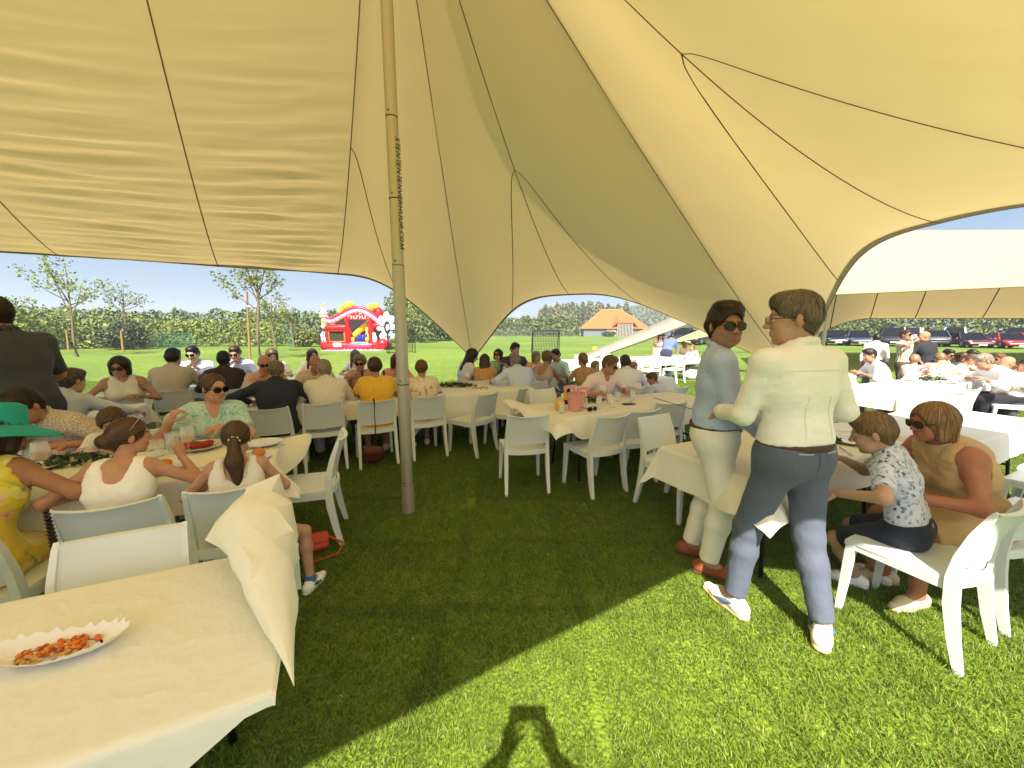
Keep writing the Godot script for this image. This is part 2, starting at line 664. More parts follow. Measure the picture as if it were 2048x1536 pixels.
func make_second_tent() -> void:
	var tent := thing("star_tent", "second white star tent in the sun, seen from outside beyond the right arch", "tent", Vector3.ZERO)
	var cols := 90
	var rows := 36
	var pts := PackedVector3Array()
	for j in rows:
		for i in cols: pts.append(second_point(float(i) / (cols - 1), float(j) / (rows - 1)))
	var g := G.new()
	g.sheet(pts, cols)
	part("canopy", g.mesh(), mats["tent_white"], tent)
	for w in [0.0, 1.0]:
		var l := PackedVector3Array()
		for i in 91: l.append(second_point(i / 90.0, w))
		g = G.new()
		g.tube(l, [.03], 6)
		part("edge_rope", g.mesh(), mats["tent_hem"], tent)
	for u in [.06, .13, .21, .33, .45, .6, .8]:
		var l := PackedVector3Array()
		for j in 41: l.append(second_point(u, j / 40.0))
		g = G.new()
		seam_strip(g, l, .05, .015)
		part("seam", g.mesh(), mats["seam"], tent)
	# the leg that runs down to the left: a folded strip with its white top to the sun
	var near := [Vector3(2.15, .42, -12.9), Vector3(4.4, 1.26, -12.75), Vector3(6.4, 2.06, -12.5), Vector3(9.1, 2.64, -12.2)]
	var top := [Vector3(2.1, .62, -13.0), Vector3(4.35, 1.58, -13.0), Vector3(6.2, 2.42, -12.9), Vector3(8.8, 3.3, -13.0)]
	var back := [Vector3(2.2, .40, -13.05), Vector3(4.8, 1.2, -13.6), Vector3(7.2, 2.0, -14.4), Vector3(10.6, 2.5, -16.0)]
	pts = PackedVector3Array()
	for k in 3:
		var q: Array = [near, top, back][k]
		for i in 31:
			var f := i / 30.0 * 3.0
			var a := mini(int(f), 2)
			pts.append((q[a] as Vector3).lerp(q[a + 1], f - a))
	g = G.new()
	g.sheet(pts, 31)
	part("leg", g.mesh(), mats["tent_white"], tent)
	g = G.new()
	g.tube(PackedVector3Array([near[0], Vector3(1.5, .02, -12.85)]), [.014], 6)
	part("guy_strap", g.mesh(), mats["rope"], tent)
	# its far left leg
	g = G.new()
	g.sheet(PackedVector3Array([Vector3(10.2, .75, -25), Vector3(12.3, 1.65, -25), Vector3(14.6, 2.4, -24.5), Vector3(18.5, 3.6, -24), Vector3(10.25, .65, -25), Vector3(12.9, 1.15, -25.2), Vector3(15.2, 1.5, -25), Vector3(18.6, 1.4, -24.6)]), 4)
	part("leg", g.mesh(), mats["tent_fabric"], tent)
	var pole := thing("tent_pole", "thin metal pole under the white tent on the right", "tent pole", Vector3(11.9, 0, -14.8))
	g = G.new()
	g.tube(PackedVector3Array([Vector3.ZERO, Vector3(.18, 4.9, 0)]), [.062, .058], 12)
	part("tube_section", g.mesh(), mats["pole_metal"], pole)
	g = G.new()
	g.tube(PackedVector3Array([Vector3(.1, 2.55, 0), Vector3(.1, 2.6, 0)]), [.068], 12)
	part("joint_ring", g.mesh(), mats["pole_joint"], pole)

func second_point(u: float, w: float) -> Vector3:
	var nx := lerpf(9.0, 32.0, u)
	var near := Vector3(nx, 2.63 + .9 * u, lerpf(-12.2, -11.2, u))
	var far := Vector3(lerpf(17.6, 52.0, u), .7 + 1.55 * pow(smoothstep(0.0, .13, u), .6), -24.0)
	var q := near.lerp(far, w)
	var t := 1.0 - absf(w - .4) / (.4 if w < .4 else .6)
	q.y += (5.7 - near.lerp(far, .4).y) * smoothstep(-.4, .16, u) * pow(t, 1.2)
	return q

# ---------------------------------------------------------------- tables and cloths
# a point of a cloth laid over a table: L, W table size, x, z cloth coordinates, lifts: [corner sign x, sign z, angle, reach]
func cloth_point(x: float, z: float, L: float, W: float, top: float, lifts: Array, seed_: float, taper := 0.0) -> Vector3:
	var ex := maxf(absf(x) - L * .5, 0.0)
	var ez := maxf(absf(z) - W * .5, 0.0)
	if taper > 0.0 and z > 0.0: ez *= clampf((L * .5 + .02 - x) / taper, .16, 1.0)
	var d := sqrt(ex * ex + ez * ez)
	var bx := clampf(x, -L * .5, L * .5)
	var bz := clampf(z, -W * .5, W * .5)
	var y := top
	var wob := noise.get_noise_3d(x * 1.7, z * 1.7, seed_) * .004 + noise.get_noise_3d(x * 6.0, z * 6.0, seed_ + 9.0) * .0016
	if d < 1e-5: return Vector3(bx, y + wob + .002, bz)
	var ox := ex / d * signf(x)
	var oz := ez / d * signf(z)
	var corner := minf(ex, ez) / maxf(maxf(ex, ez), 1e-4)
	var phi := .10 + .32 * corner + .13 * noise.get_noise_3d(bx * 3.1 + ox, bz * 3.1 + oz, seed_ + 4.0)
	for l in lifts:
		var dx: float = x - l[0] * (L * .5 + .1)
		var dz: float = z - l[1] * (W * .5 + .1)
		var q: float = sqrt(dx * dx + dz * dz) / l[3]
		phi += l[2] * (1.0 - smoothstep(.15, 1.0, q))
	var r := .014
	var arc := minf(d, r * 1.4)
	var rest := d - arc
	var out := arc * .7 + rest * sin(phi)
	y -= arc * .35 + rest * cos(phi)
	var buckle := noise.get_noise_3d(x * 2.2, z * 2.2, seed_ + 20.0) * .02 * smoothstep(0.0, .2, d)
	return Vector3(bx + ox * (out + buckle), y + wob, bz + oz * (out + buckle))

func cloth_mesh(L: float, W: float, ov_x: float, ov_z: float, top: float, lifts: Array, seed_: float, fine := 1.0, ov_right := -1.0, taper := 0.0) -> ArrayMesh:
	var g := G.new()
	var xs := spaced(L, ov_x, fine, ov_right)
	var zs := spaced(W, ov_z, fine)
	var pts := PackedVector3Array()
	for z in zs:
		for x in xs: pts.append(cloth_point(x, z, L, W, top, lifts, seed_, taper))
	g.sheet(pts, xs.size())
	return g.mesh()

func spaced(L: float, ov: float, fine: float, ov_r := -1.0) -> PackedFloat32Array:
	var a := PackedFloat32Array()
	var n := int(ceil(ov / (.022 * fine)))
	for i in n: a.append(-L * .5 - ov * (1.0 - float(i) / n))
	for e in [-.5 * L, -.5 * L + .012]: a.append(e)
	var m := int(ceil(L / (.07 * fine)))
	for i in range(1, m): a.append(-L * .5 + L * i / m)
	for e in [.5 * L - .012, .5 * L]: a.append(e)
	if ov_r < 0.0: ov_r = ov
	for i in range(1, n + 1): a.append(L * .5 + ov_r * float(i) / n)
	return a

var table_proto: Node3D
func table_frame(L: float, W: float, label: String, at: Vector3, turn := ROW_TURN) -> Node3D:
	var t := thing("folding_table", label, "table", at, turn, "folding tables under white paper cloths")
	var g := G.new()
	g.box(Vector3(L, .04, W), xf(Vector3(0, .715, 0)), .008)
	part("tabletop", g.mesh(), mats["table_top"], t)
	for sx in [-1.0, 1.0]:
		var x: float = sx * (L * .5 - .28)
		for sz in [-1.0, 1.0]:
			g = G.new()
			var z: float = sz * W * .36
			g.tube(PackedVector3Array([Vector3(x, .70, z * .8), Vector3(x + sx * .03, .35, z), Vector3(x + sx * .05, 0, z * 1.1)]), [.014], 8)
			part("leg", g.mesh(), mats["table_leg"], t)
		g = G.new()
		g.tube(PackedVector3Array([Vector3(x + sx * .03, .30, -W * .36), Vector3(x + sx * .03, .30, W * .36)]), [.011], 6)
		g.tube(PackedVector3Array([Vector3(x, .55, 0), Vector3(sx * .25, .69, 0)]), [.009], 6)
		part("brace", g.mesh(), mats["table_leg"], t)
	return t

# a from..to along the row, n from..to across it
func laid_table(a0: float, a1: float, n0: float, n1: float, where: String, ov := .24, lifts := [], ov_right := -1.0, taper := 0.0) -> void:
	var L := absf(a1 - a0)
	var W := absf(n1 - n0)
	var at := at_row((a0 + a1) * .5, (n0 + n1) * .5)
	table_frame(L - .06, W - .03, "folding table with black legs " + where, at)
	var o := part("tablecloth", cloth_mesh(L, W, ov, ov, .738, lifts, a0 * 3.7 + n0, clampf(-at.z * .28, .8, 2.4), ov_right, taper), mats["paper_cloth"], self)
	o.position = at
	o.rotation.y = ROW_TURN
	tag(o, "white paper tablecloth " + where, "tablecloth", "white paper tablecloths")

func make_tables() -> void:
	laid_table(-2.9, -.185, -1.0, -1.72, "in the foreground left, under the dish of nuts", .24, [[1, 1, .30, .5]], .012, .40)
	laid_table(-2.3, -.42, -2.78, -3.54, "of the two girls and the woman in mint", .22, [[1, -1, 1.05, .5], [1, 1, .75, .45]])
	laid_table(-4.3, -2.35, -2.78, -3.54, "beside the woman with the teal hat", .22)
	laid_table(-1.6, 1.0, -5.02, -5.78, "of the man in the navy jacket, behind the pole", .24)
	laid_table(1.02, 2.7, -5.05, -5.8, "right of the pole with a bare top and flapping end", .42, [[1, -1, 2.0, .75], [1, 1, .3, .4]])
	laid_table(-3.9, -2.06, -5.2, -5.95, "of the woman in the sleeveless white top", .25)
	laid_table(2.05, 4.28, -3.17, -3.9, "with the pink wine bucket, its left end blown up", .25, [[-1, 1, 1.2, .42], [-1, -1, 1.45, .6], [-1, 0, 1.1, .45]])
	laid_table(2.2, 4.02, -1.32, -2.06, "behind the two standing men", .25, [[-1, 1, .75, .5]])
	laid_table(4.25, 6.2, -1.1, -1.9, "in full sun right of the woman in beige", .24, [[-1, -1, 1.5, .5]])
	laid_table(7.0, 8.6, -2.48, -3.16, "in the sun on the right with empty chairs", .26, [[-1, -1, .9, .6], [1, 1, .4, .5]])
	laid_table(8.65, 10.6, -2.5, -3.15, "of the grey man in a white shirt on the right", .24)
	laid_table(10.65, 12.6, -2.5, -3.15, "at the right edge, beyond the grey man in white", .24)
	laid_table(7.4, 9.2, -3.95, -4.6, "of the man in the pale checked shirt", .24)
	laid_table(-2.6, .2, -7.25, -7.95, "of the man in beige seen from behind", .24)
	laid_table(2.28, 3.62, -5.95, -6.5, "of the long haired woman near the tent leg", .2)
	laid_table(3.9, 5.6, -5.05, -5.6, "of the man in white seen from behind", .24)
	laid_table(5.6, 8.1, -8.6, -9.35, "farthest left in the sun on the open lawn", .24)
	laid_table(8.1, 10.6, -8.6, -9.35, "in the sun by the man who bends over", .24)

# ---------------------------------------------------------------- chairs
var chair_proto: Node3D

func make_chair_proto() -> void:
	var t := thing("plastic_chair", "x", "chair", Vector3.ZERO, 0.0, "white plastic chairs")
	var m: Material = mats["chair_white"]
	# seat: a slightly dished slab with a rounded front
	var g := G.new()
	var nx := 9
	var nz := 9
	for side in 2:
		var pts := PackedVector3Array()
		for j in nz:
			var z := lerpf(-.225, .2, j / 8.0)
			for i in nx:
				var x := (i / 8.0 - .5) * 2.0
				var hw := lerpf(.222, .205, j / 8.0)
				var y := .45 - .010 * (1.0 - x * x) * sin(PI * clampf(j / 8.0, 0, 1)) - (.012 if j == 0 else 0.0) - (.004 if i == 0 or i == nx - 1 else 0.0)
				pts.append(Vector3(x * hw, y - (.026 if side else 0.0), z + .022 * (1.0 - x * x) * smoothstep(.7, 1.0, j / 8.0)))
		var b := g.v.size()
		g.v.append_array(pts)
		for j in nz - 1:
			for i in nx - 1:
				var a := b + j * nx + i
				if side: g.quad(a, a + nx, a + nx + 1, a + 1)
				else: g.quad(a, a + 1, a + nx + 1, a + nx)
	var ring := []
	for i in nx: ring.append(i)
	for j in range(1, nz): ring.append(j * nx + nx - 1)
	for i in range(nx - 2, -1, -1): ring.append((nz - 1) * nx + i)
	for j in range(nz - 2, 0, -1): ring.append(j * nx)
	for k in ring.size():
		var a: int = ring[k]; var b: int = ring[(k + 1) % ring.size()]
		g.face(g.v[b], g.v[a], g.v[a + nx * nz], g.v[b + nx * nz])
	part("seat", g.mesh(), m, t)
	# side and front aprons under the seat
	g = G.new()
	for sx in [-1.0, 1.0]:
		g.bar(PackedVector3Array([Vector3(.205 * sx, .412, -.19), Vector3(.2 * sx, .408, .19)]), [Vector2(.02, .048), Vector2(.02, .055)], Vector3(1, 0, 0))
	g.bar(PackedVector3Array([Vector3(-.2, .414, -.205), Vector3(.2, .414, -.205)]), [Vector2(.02, .044)], Vector3(0, 0, 1))
	part("apron", g.mesh(), m, t)
	for sx in [-1.0, 1.0]:
		g = G.new()
		g.bar(PackedVector3Array([Vector3(.2 * sx, .44, -.198), Vector3(.205 * sx, .2, -.208), Vector3(.212 * sx, 0, -.218)]), [Vector2(.04, .042), Vector2(.034, .036), Vector2(.027, .028)], Vector3(1, 0, 0))
		part("front_leg", g.mesh(), m, t)
		g = G.new()
		g.bar(PackedVector3Array([Vector3(.212 * sx, 0, .262), Vector3(.208 * sx, .15, .228), Vector3(.205 * sx, .32, .2), Vector3(.204 * sx, .45, .192), Vector3(.202 * sx, .56, .203), Vector3(.198 * sx, .68, .232), Vector3(.193 * sx, .79, .272), Vector3(.192 * sx, .815, .282)]),
			[Vector2(.028, .03), Vector2(.033, .042), Vector2(.036, .052), Vector2(.034, .05), Vector2(.028, .042), Vector2(.024, .034), Vector2(.02, .026), Vector2(.018, .012)], Vector3(1, 0, 0))
		part("rear_leg", g.mesh(), m, t)
	# back panel bowed to the rear, a little thicker rim on top
	g = G.new()
	var rows := 9
	var cols := 11
	for side in 2:
		var pts := PackedVector3Array()
		for j in rows:
			var f := j / 8.0
			var y := lerpf(.508, .808, f)
			var z := lerpf(.196, .278, pow(f, 1.35))
			for i in cols:
				var x := (i / 10.0 - .5) * 2.0
				var bow := .036 * (1.0 - x * x)
				var th := .008 + (.006 if j == rows - 1 else 0.0)
				pts.append(Vector3(x * lerpf(.197, .188, f), y - (.012 * (1.0 - x * x) if j == rows - 1 else 0.0), z + bow + (th if side else -th)))
		var b := g.v.size()
		g.v.append_array(pts)
		for j in rows - 1:
			for i in cols - 1:
				var a := b + j * cols + i
				if side: g.quad(a, a + cols, a + cols + 1, a + 1)
				else: g.quad(a, a + 1, a + cols + 1, a + cols)
	for i in cols - 1:
		for j in [0, rows - 1]:
			var a: int = j * cols + i
			g.face(g.v[a], g.v[a + 1], g.v[a + 1 + rows * cols], g.v[a + rows * cols])
	part("back_panel", g.mesh(), m, t)
	# bowed rail that closes the seat at the rear
	g = G.new()
	var pts := PackedVector3Array()
	for i in 11:
		var x := (i / 10.0 - .5) * 2.0
		pts.append(Vector3(x * .2, .432, .2 + .04 * (1.0 - x * x)))
	g.bar(pts, [Vector2(.05, .018)], Vector3.UP)
	part("rear_rail", g.mesh(), m, t)
	chair_proto = t

var chair_first := true
func chair(at: Vector3, facing: float, label: String) -> Node3D:
	# facing: degrees from facing away from the viewer across the row; + turns left
	var turn := ROW_TURN + deg_to_rad(facing)
	if chair_first:
		chair_first = false
		chair_proto.position = at
		chair_proto.rotation.y = turn
		tag(chair_proto, label)
		return chair_proto
	var c := copy(chair_proto, label, at, turn)
	var m: Material = mats[["chair_white", "chair_white_2", "chair_white_3"][int(absf(at.x * 7.3 + at.z * 3.1)) % 3]]
	for k in c.get_children(): k.material_override = m
	return c

func make_chairs() -> void:
	make_chair_proto()
	var list := [
		# a, n, facing, label
		[-1.0, -2.62, 0, "of the girl with a flower in her hair"],
		[-.53, -2.62, 2, "of the girl with a ponytail, next to the folded cloth end"],
		[-1.52, -2.55, -4, "of the woman with the teal hat, cut by the left edge"],
		[-.80, -1.68, 180, "that faces the viewer, empty, tucked under the foreground table"],
		[-1.75, -1.6, 172, "that faces the viewer beyond the foreground table at the left edge"],
		[-.26, -3.22, 84, "empty and seen from the side at the end of the girls' table"],
		[-.98, -3.78, 182, "of the woman in mint, mostly hidden by her"],
		[-1.95, -3.78, 178, "of the man in the patterned shirt"],
		[-1.45, -3.72, 182, "of the curly haired child"],
		[-.62, -4.86, -7, "of the man in the navy jacket"],
		[-.14, -4.94, 1, "of the man in the striped shirt"],
		[.42, -4.86, 1, "of the woman in yellow, with a brown bag hanging on it"],
		[1.02, -4.88, 4, "of the woman in the floral dress, right of the pole"],
		[1.62, -4.72, 30, "empty and turned left, right of the pole"],
		[2.18, -4.92, 44, "empty and turned left, behind the blown up cloth"],
		[1.72, -3.42, -16, "empty, half hidden under the blown up cloth end"],
		[2.36, -3.08, 2, "empty in front of the wine bucket, its seat in view"],
		[2.82, -3.14, 0, "empty in front of the wine bucket, second from its left"],
		[3.42, -3.32, -10, "empty at the right end of the wine bucket table"],
		[2.55, -4.22, 182, "empty beyond the wine bucket, facing the viewer"],
		[3.2, -4.25, 180, "of the man in the pale pink shirt"],
		[3.72, -4.3, 20, "empty and turned from us, right of the man in pale pink"],
		[4.35, -4.1, 14, "empty in shade beside the brown haired boy"],
		[2.72, -2.36, 184, "facing the viewer, behind the man in sunglasses"],
		[2.80, -.82, 0, "of the boy in the floral shirt, its rear leg in the sun"],
		[3.38, -.80, -3, "of the woman in beige, second from the right edge"],
		[5.0, -.78, 0, "empty in the sun at the right edge, nearer one"],
		[5.55, -.82, 0, "empty in the sun at the right edge, farther one"],
		[4.1, -.62, -2, "empty at the right edge behind the one of the woman in beige"],
		[3.62, -2.3, 170, "in full sun behind the boy, with its back to the lawn"],
		[4.5, -2.28, 182, "in full sun beyond the sunny table"],
		[7.35, -2.3, -8, "empty in the sun on the right, left one of the pair"],
		[7.95, -2.32, -8, "empty in the sun on the right, right one of the pair"],
		[7.25, -3.5, 176, "empty beyond the sunny table on the right"],
		[9.62, -2.12, 40, "of the grey man in the white shirt"],
		[10.2, -2.12, 6, "at the far right beside the grey man"],
		[8.82, -3.25, 40, "of the man in the pale checked shirt"],
		[7.95, -3.72, 8, "empty with its back in the sun, by the checked shirt"],
		[-1.98, -6.78, 0, "of the man in beige seen from behind"],
		[-1.3, -6.62, 0, "of the man in brown seen from behind"],
		[2.66, -5.42, 0, "of the grey man in pale blue, seen from behind"],
		[3.1, -5.5, -50, "of the curly haired woman, seen from behind"],
		[2.2, -6.0, -30, "of the woman with the orange top"],
		[3.65, -4.95, -4, "of the blonde woman with bare shoulders"],
		[4.05, -4.4, -20, "of the man in white seen from behind"],
		[9.2, -8.3, 10, "empty in the sun by the man who bends over"],
		[8.3, -8.35, 3, "empty in the sun beyond the tent, left of the bending man"],
		[7.3, -8.3, 0, "empty in the sun beyond the tent, middle one of the row"],
		[6.4, -8.3, -4, "empty in the sun beyond the tent, leftmost of the row"],
		[7.0, -9.7, 180, "facing us beyond the sunny lawn tables, left one"],
		[8.0, -9.7, 184, "facing us beyond the sunny lawn tables, right one"],
		[-3.05, -4.98, 0, "of the man in pale blue at the left table"],
		[-2.75, -6.2, 182, "of the woman in the sleeveless white top"],
	]
	for c in list:
		chair(at_row(c[0], c[1]), c[2], "white plastic chair " + c[3])

# ---------------------------------------------------------------- foliage
func leaf_mat(key: String) -> StandardMaterial3D:
	if mats.has(key): return mats[key]
	var m := mat(key, Color(1, 1, 1), .55)
	m.vertex_color_use_as_albedo = true
	m.backlight_enabled = true
	m.backlight = Color(.16, .24, .03).linear_to_srgb()
	return m

func leaf(g: G, at: Vector3, s: float, dirn: Vector3, r: RandomNumberGenerator) -> void:
	var u := Vector3(r.randf_range(-1, 1), r.randf_range(-1, 1), r.randf_range(-1, 1)).normalized()
	var w := u.cross(dirn).normalized()
	if w.length() < .1: return
	var n := w.cross(u).normalized()
	var i := g.p(at - u * s * .5)
	g.p(at + w * s * .3 + n * s * .12)
	g.p(at + u * s * .6)
	g.p(at - w * s * .3 + n * s * .12)
	g.quad(i, i + 1, i + 2, i + 3)

# leaves through an ellipsoid, thicker near its skin, gathered in clumps
func leaf_cloud(g: G, c: Vector3, rad: Vector3, count: int, size: float, lo: Color, hi: Color, r: RandomNumberGenerator, clump := .5, thresh := -.15) -> void:
	g.use_col = true
	var made := 0
	var tries := 0
	while made < count and tries < count * 4:
		tries += 1
		var d := Vector3(r.randfn(), r.randfn(), r.randfn()).normalized()
		var k := pow(r.randf(), .4)
		var q := c + d * rad * k
		var nz := noise.get_noise_3d(q.x / clump, q.y / clump, q.z / clump)
		if nz < thresh: continue
		g.col = lo.lerp(hi, clampf(.5 + nz * .7 + r.randf_range(-.3, .3), 0, 1))
		leaf(g, q, size * r.randf_range(.6, 1.25), (d + Vector3(r.randfn(), r.randfn(), r.randfn()) * .7).normalized(), r)
		made += 1

func px(u: float, z: float) -> float:
	return (u - 1024.0) / 768.0 * z * .99

func hedge(called: String, label: String, from: Vector3, to: Vector3, h: float, depth: float, count: int, size: float, lo: Color, hi: Color, seed_: int, rough := .35, category := "hedge") -> void:
	var g := G.new()
	g.use_col = true
	var r := RandomNumberGenerator.new()
	r.seed = seed_
	var d := to - from
	var side := d.cross(Vector3.UP).normalized()
	for i in count:
		var t := r.randf()
		var top := h * (1.0 + rough * noise.get_noise_2d(t * d.length() * .45, seed_) + rough * .5 * noise.get_noise_2d(t * d.length() * 1.9, seed_ + 3.0))
		var y := top * pow(r.randf(), .8)
		var bulge := depth * .5 * (1.0 - .5 * pow(y / top, 3.0)) * (1.0 + .5 * noise.get_noise_2d(t * d.length() * .8, y * .8))
		var k := pow(r.randf(), .45)
		var q := from + d * t + side * bulge * k * (1.0 if r.randf() < .72 else -1.0)
		q.y = y
		var nz := noise.get_noise_3d(q.x * .9, q.y * .9, q.z * .9)
		g.col = lo.lerp(hi, clampf(.5 + nz * .8 + r.randf_range(-.35, .35), 0, 1))
		leaf(g, q, size * r.randf_range(.6, 1.3), (side + Vector3(r.randfn(), r.randfn() + .4, r.randfn()) * .8).normalized(), r)
	var o := part(called, g.mesh(), leaf_mat("leaves"), self)
	tag(o, label, category)

func young_tree(label: String, at: Vector3, h: float, fork: float, spread: float, leaves: int, lsize: float, seed_: int, lo: Color, hi: Color, stake := false, group := "") -> void:
	var t := thing("young_tree", label, "tree", at, 0.0, group)
	var r := RandomNumberGenerator.new()
	r.seed = seed_
	var g := G.new()
	var fk := Vector3(r.randf_range(-.2, .2), h * fork, 0)
	g.tube(PackedVector3Array([Vector3(.05, 0, 0), Vector3(0, h * fork * .5, 0), fk]), [.10, .07, .055], 8)
	var gl := G.new()
	gl.use_col = true
	var n := 9
	for i in n:
		var a := TAU * i / n + r.randf_range(-.3, .3)
		var up := r.randf_range(.45, 1.0)
		var rr := spread * r.randf_range(.5, 1.0) * (1.25 - up * .6)
		var tip := Vector3(cos(a) * rr, lerpf(h * fork, h, up), sin(a) * rr)
		var st := fk + (Vector3(0, h, 0) - fk) * (.45 * r.randf())
		st.x = fk.x
		var midp := st.lerp(tip, .5) + Vector3(0, -.12 * rr, 0)
		g.tube(PackedVector3Array([st, midp, tip]), [.035, .022, .008], 5)
		for k in 3:
			var q := midp.lerp(tip, .25 + .4 * k)
			leaf_cloud(gl, q, Vector3(.42, .38, .42) * (spread * .5), leaves / (n * 3), lsize, lo, hi, r, .35, -.05)
	g.tube(PackedVector3Array([fk, Vector3(fk.x + .1, h * .95, 0)]), [.055, .012], 6)
	part("trunk", g.mesh(), mat("young_bark", Color(.42, .38, .30), .9), t)
	part("crown", gl.mesh(), leaf_mat("leaves"), t)
	if stake:
		g = G.new()
		g.tube(PackedVector3Array([Vector3(-.42, 0, .1), Vector3(-.28, h * .58, .06)]), [.055, .05], 8)
		part("stake", g.mesh(), mat("stake_wood", Color(.55, .43, .27), .85), t)
		g = G.new()
		g.tube(PackedVector3Array([Vector3(-.34, h * .46, .1), Vector3(.08, h * .46, .02)]), [.03], 6)
		part("tie_strap", g.mesh(), mat("strap_pale", Color(.8, .8, .78), .8), t)

func make_background() -> void:
	var lo := Color(.048, .075, .016)
	var hi := Color(.165, .215, .045)
	var lo2 := Color(.08, .115, .018)
	var hi2 := Color(.26, .31, .06)
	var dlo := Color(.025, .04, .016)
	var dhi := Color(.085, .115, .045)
	# hedges on the left: dark back row, bright low bushes in front
	hedge("hedge", "tall dark green hedge along the left horizon behind the castle", Vector3(-58, 0, -39), Vector3(-9, 0, -45), 3.5, 2.5, 15000, .34, lo, hi, 1, .22)
	hedge("hedge", "low bright leafy hedge on the left in front of the taller dark one", Vector3(-47, 0, -35.5), Vector3(-21.5, 0, -36), 2.3, 2.4, 9000, .26, lo2, hi2, 2, .3)
	hedge("hedge", "grey green mixed bushes at the far left edge behind the young trees", Vector3(-50, 0, -30.0), Vector3(-31, 0, -33), 2.5, 3.0, 6000, .3, dlo.lerp(lo, .5), hi2, 3, .55)
	for s in [
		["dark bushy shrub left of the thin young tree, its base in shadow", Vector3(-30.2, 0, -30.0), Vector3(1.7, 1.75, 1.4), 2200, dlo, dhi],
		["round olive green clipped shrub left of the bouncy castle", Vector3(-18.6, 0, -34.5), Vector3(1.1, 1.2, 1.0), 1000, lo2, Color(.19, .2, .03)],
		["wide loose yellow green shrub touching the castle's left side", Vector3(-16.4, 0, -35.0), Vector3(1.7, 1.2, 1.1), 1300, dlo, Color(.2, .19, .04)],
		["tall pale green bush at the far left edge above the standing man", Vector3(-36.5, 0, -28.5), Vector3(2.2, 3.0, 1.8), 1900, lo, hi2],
	]:
		var g := G.new()
		var r := RandomNumberGenerator.new()
		r.seed = hash(s[0])
		var rad: Vector3 = s[2]
		leaf_cloud(g, Vector3(0, rad.y * .55, 0), Vector3(rad.x, rad.y * .5, rad.z) * 1.05, int(s[3] * .7), .26, s[4], s[5], r, .6, -.4)
		leaf_cloud(g, Vector3(rad.x * .2, rad.y * .95, 0), Vector3(rad.x * .7, rad.y * .4, rad.z * .7), int(s[3] * .3), .22, s[4], s[5], r, .5, -.1)
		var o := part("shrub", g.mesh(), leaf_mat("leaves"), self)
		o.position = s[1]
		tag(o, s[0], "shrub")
	# young trees
	young_tree("young tree with a slim pale trunk and forked open crown, far left", Vector3(-25.2, 0, -22.2), 5.35, .36, 1.9, 800, .155, 41, lo2, hi2)
	young_tree("thin young tree with sparse wind blown leaves, left of the mast", Vector3(-29.6, 0, -29.9), 5.0, .45, 2.1, 420, .17, 42, lo, hi)
	young_tree("young tree tied to a wooden stake, in front of the hedge left of the castle", Vector3(-12.9, 0, -19.6), 5.9, .42, 1.8, 1250, .15, 43, lo2, Color(.2, .235, .04), true)
	young_tree("short young tree right behind the staked tree", Vector3(-16.6, 0, -27.0), 3.9, .4, 1.6, 600, .16, 44, lo2, Color(.22, .23, .035))
	for k in 3:
		young_tree("slender young tree in the row behind the staked tree", Vector3(-19.0 - k * 1.2, 0, -33.5 - k * 2.0), 3.4, .5, 1.0, 160, .24, 50 + k, lo, hi, false, "slender trees behind the staked tree")
	# willow
	var w := thing("willow_tree", "weeping willow with hanging pale green branches behind the tent pole", "tree", Vector3(-12.3, 0, -50))
	var g := G.new()
	g.tube(PackedVector3Array([Vector3.ZERO, Vector3(.1, 2.2, 0), Vector3(-.2, 4.5, .1)]), [.45, .36, .2], 9)
	part("trunk", g.mesh(), mat("dark_bark", Color(.2, .17, .13), .95), w)
	var gl := G.new(); gl.use_col = true
	var r := RandomNumberGenerator.new(); r.seed = 77
	leaf_cloud(gl, Vector3(0, 4.9, 0), Vector3(4.0, 2.0, 3.2), 1800, .42, lo, hi2, r, .9, -.1)
	for i in 210:
		var a := r.randf() * TAU
		var k := pow(r.randf(), .4)
		var q := Vector3(cos(a) * 4.3 * k, 5.6 * sqrt(1.0 - k * k * .75), sin(a) * 3.6 * k)
		var len := r.randf_range(1.4, 3.9)
		var out := Vector3(cos(a), 0, sin(a))
		for s in 16:
			var t := s / 16.0
			if q.y - t * len < .5: break
			gl.col = lo.lerp(hi2, clampf(.45 + .5 * noise.get_noise_2d(i * 3.0, t * 2.0) + r.randf_range(-.3, .3), 0, 1))
			leaf(gl, q + out * .35 * sin(t * 1.5) + Vector3(r.randfn() * .1, -t * len, r.randfn() * .1), .34, out, r)
	part("crown", gl.mesh(), leaf_mat("leaves"), w)
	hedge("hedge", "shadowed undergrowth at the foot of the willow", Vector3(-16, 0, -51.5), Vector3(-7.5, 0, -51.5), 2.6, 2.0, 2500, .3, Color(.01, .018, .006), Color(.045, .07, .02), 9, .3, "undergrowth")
	# orchard rows, plantation and wooded hill behind the barn
	hedge("hedge", "long green orchard row at the horizon left of the barn", Vector3(-9, 0, -96), Vector3(16, 0, -92), 4.3, 4.0, 5500, .6, lo, hi, 10, .3)
	hedge("hedge", "olive scrub and grey fence weeds before the orchard row", Vector3(-6, 0, -84), Vector3(13, 0, -82), 1.3, 1.2, 2200, .32, Color(.07, .085, .04), Color(.2, .21, .12), 11, .3)
	hedge("hedge", "tall clipped hedge behind the parked cars", Vector3(31, 0, -62), Vector3(80, 0, -40), 4.1, 3.0, 16000, .42, lo2, Color(.15, .18, .045), 12, .07)
	var kinds := []
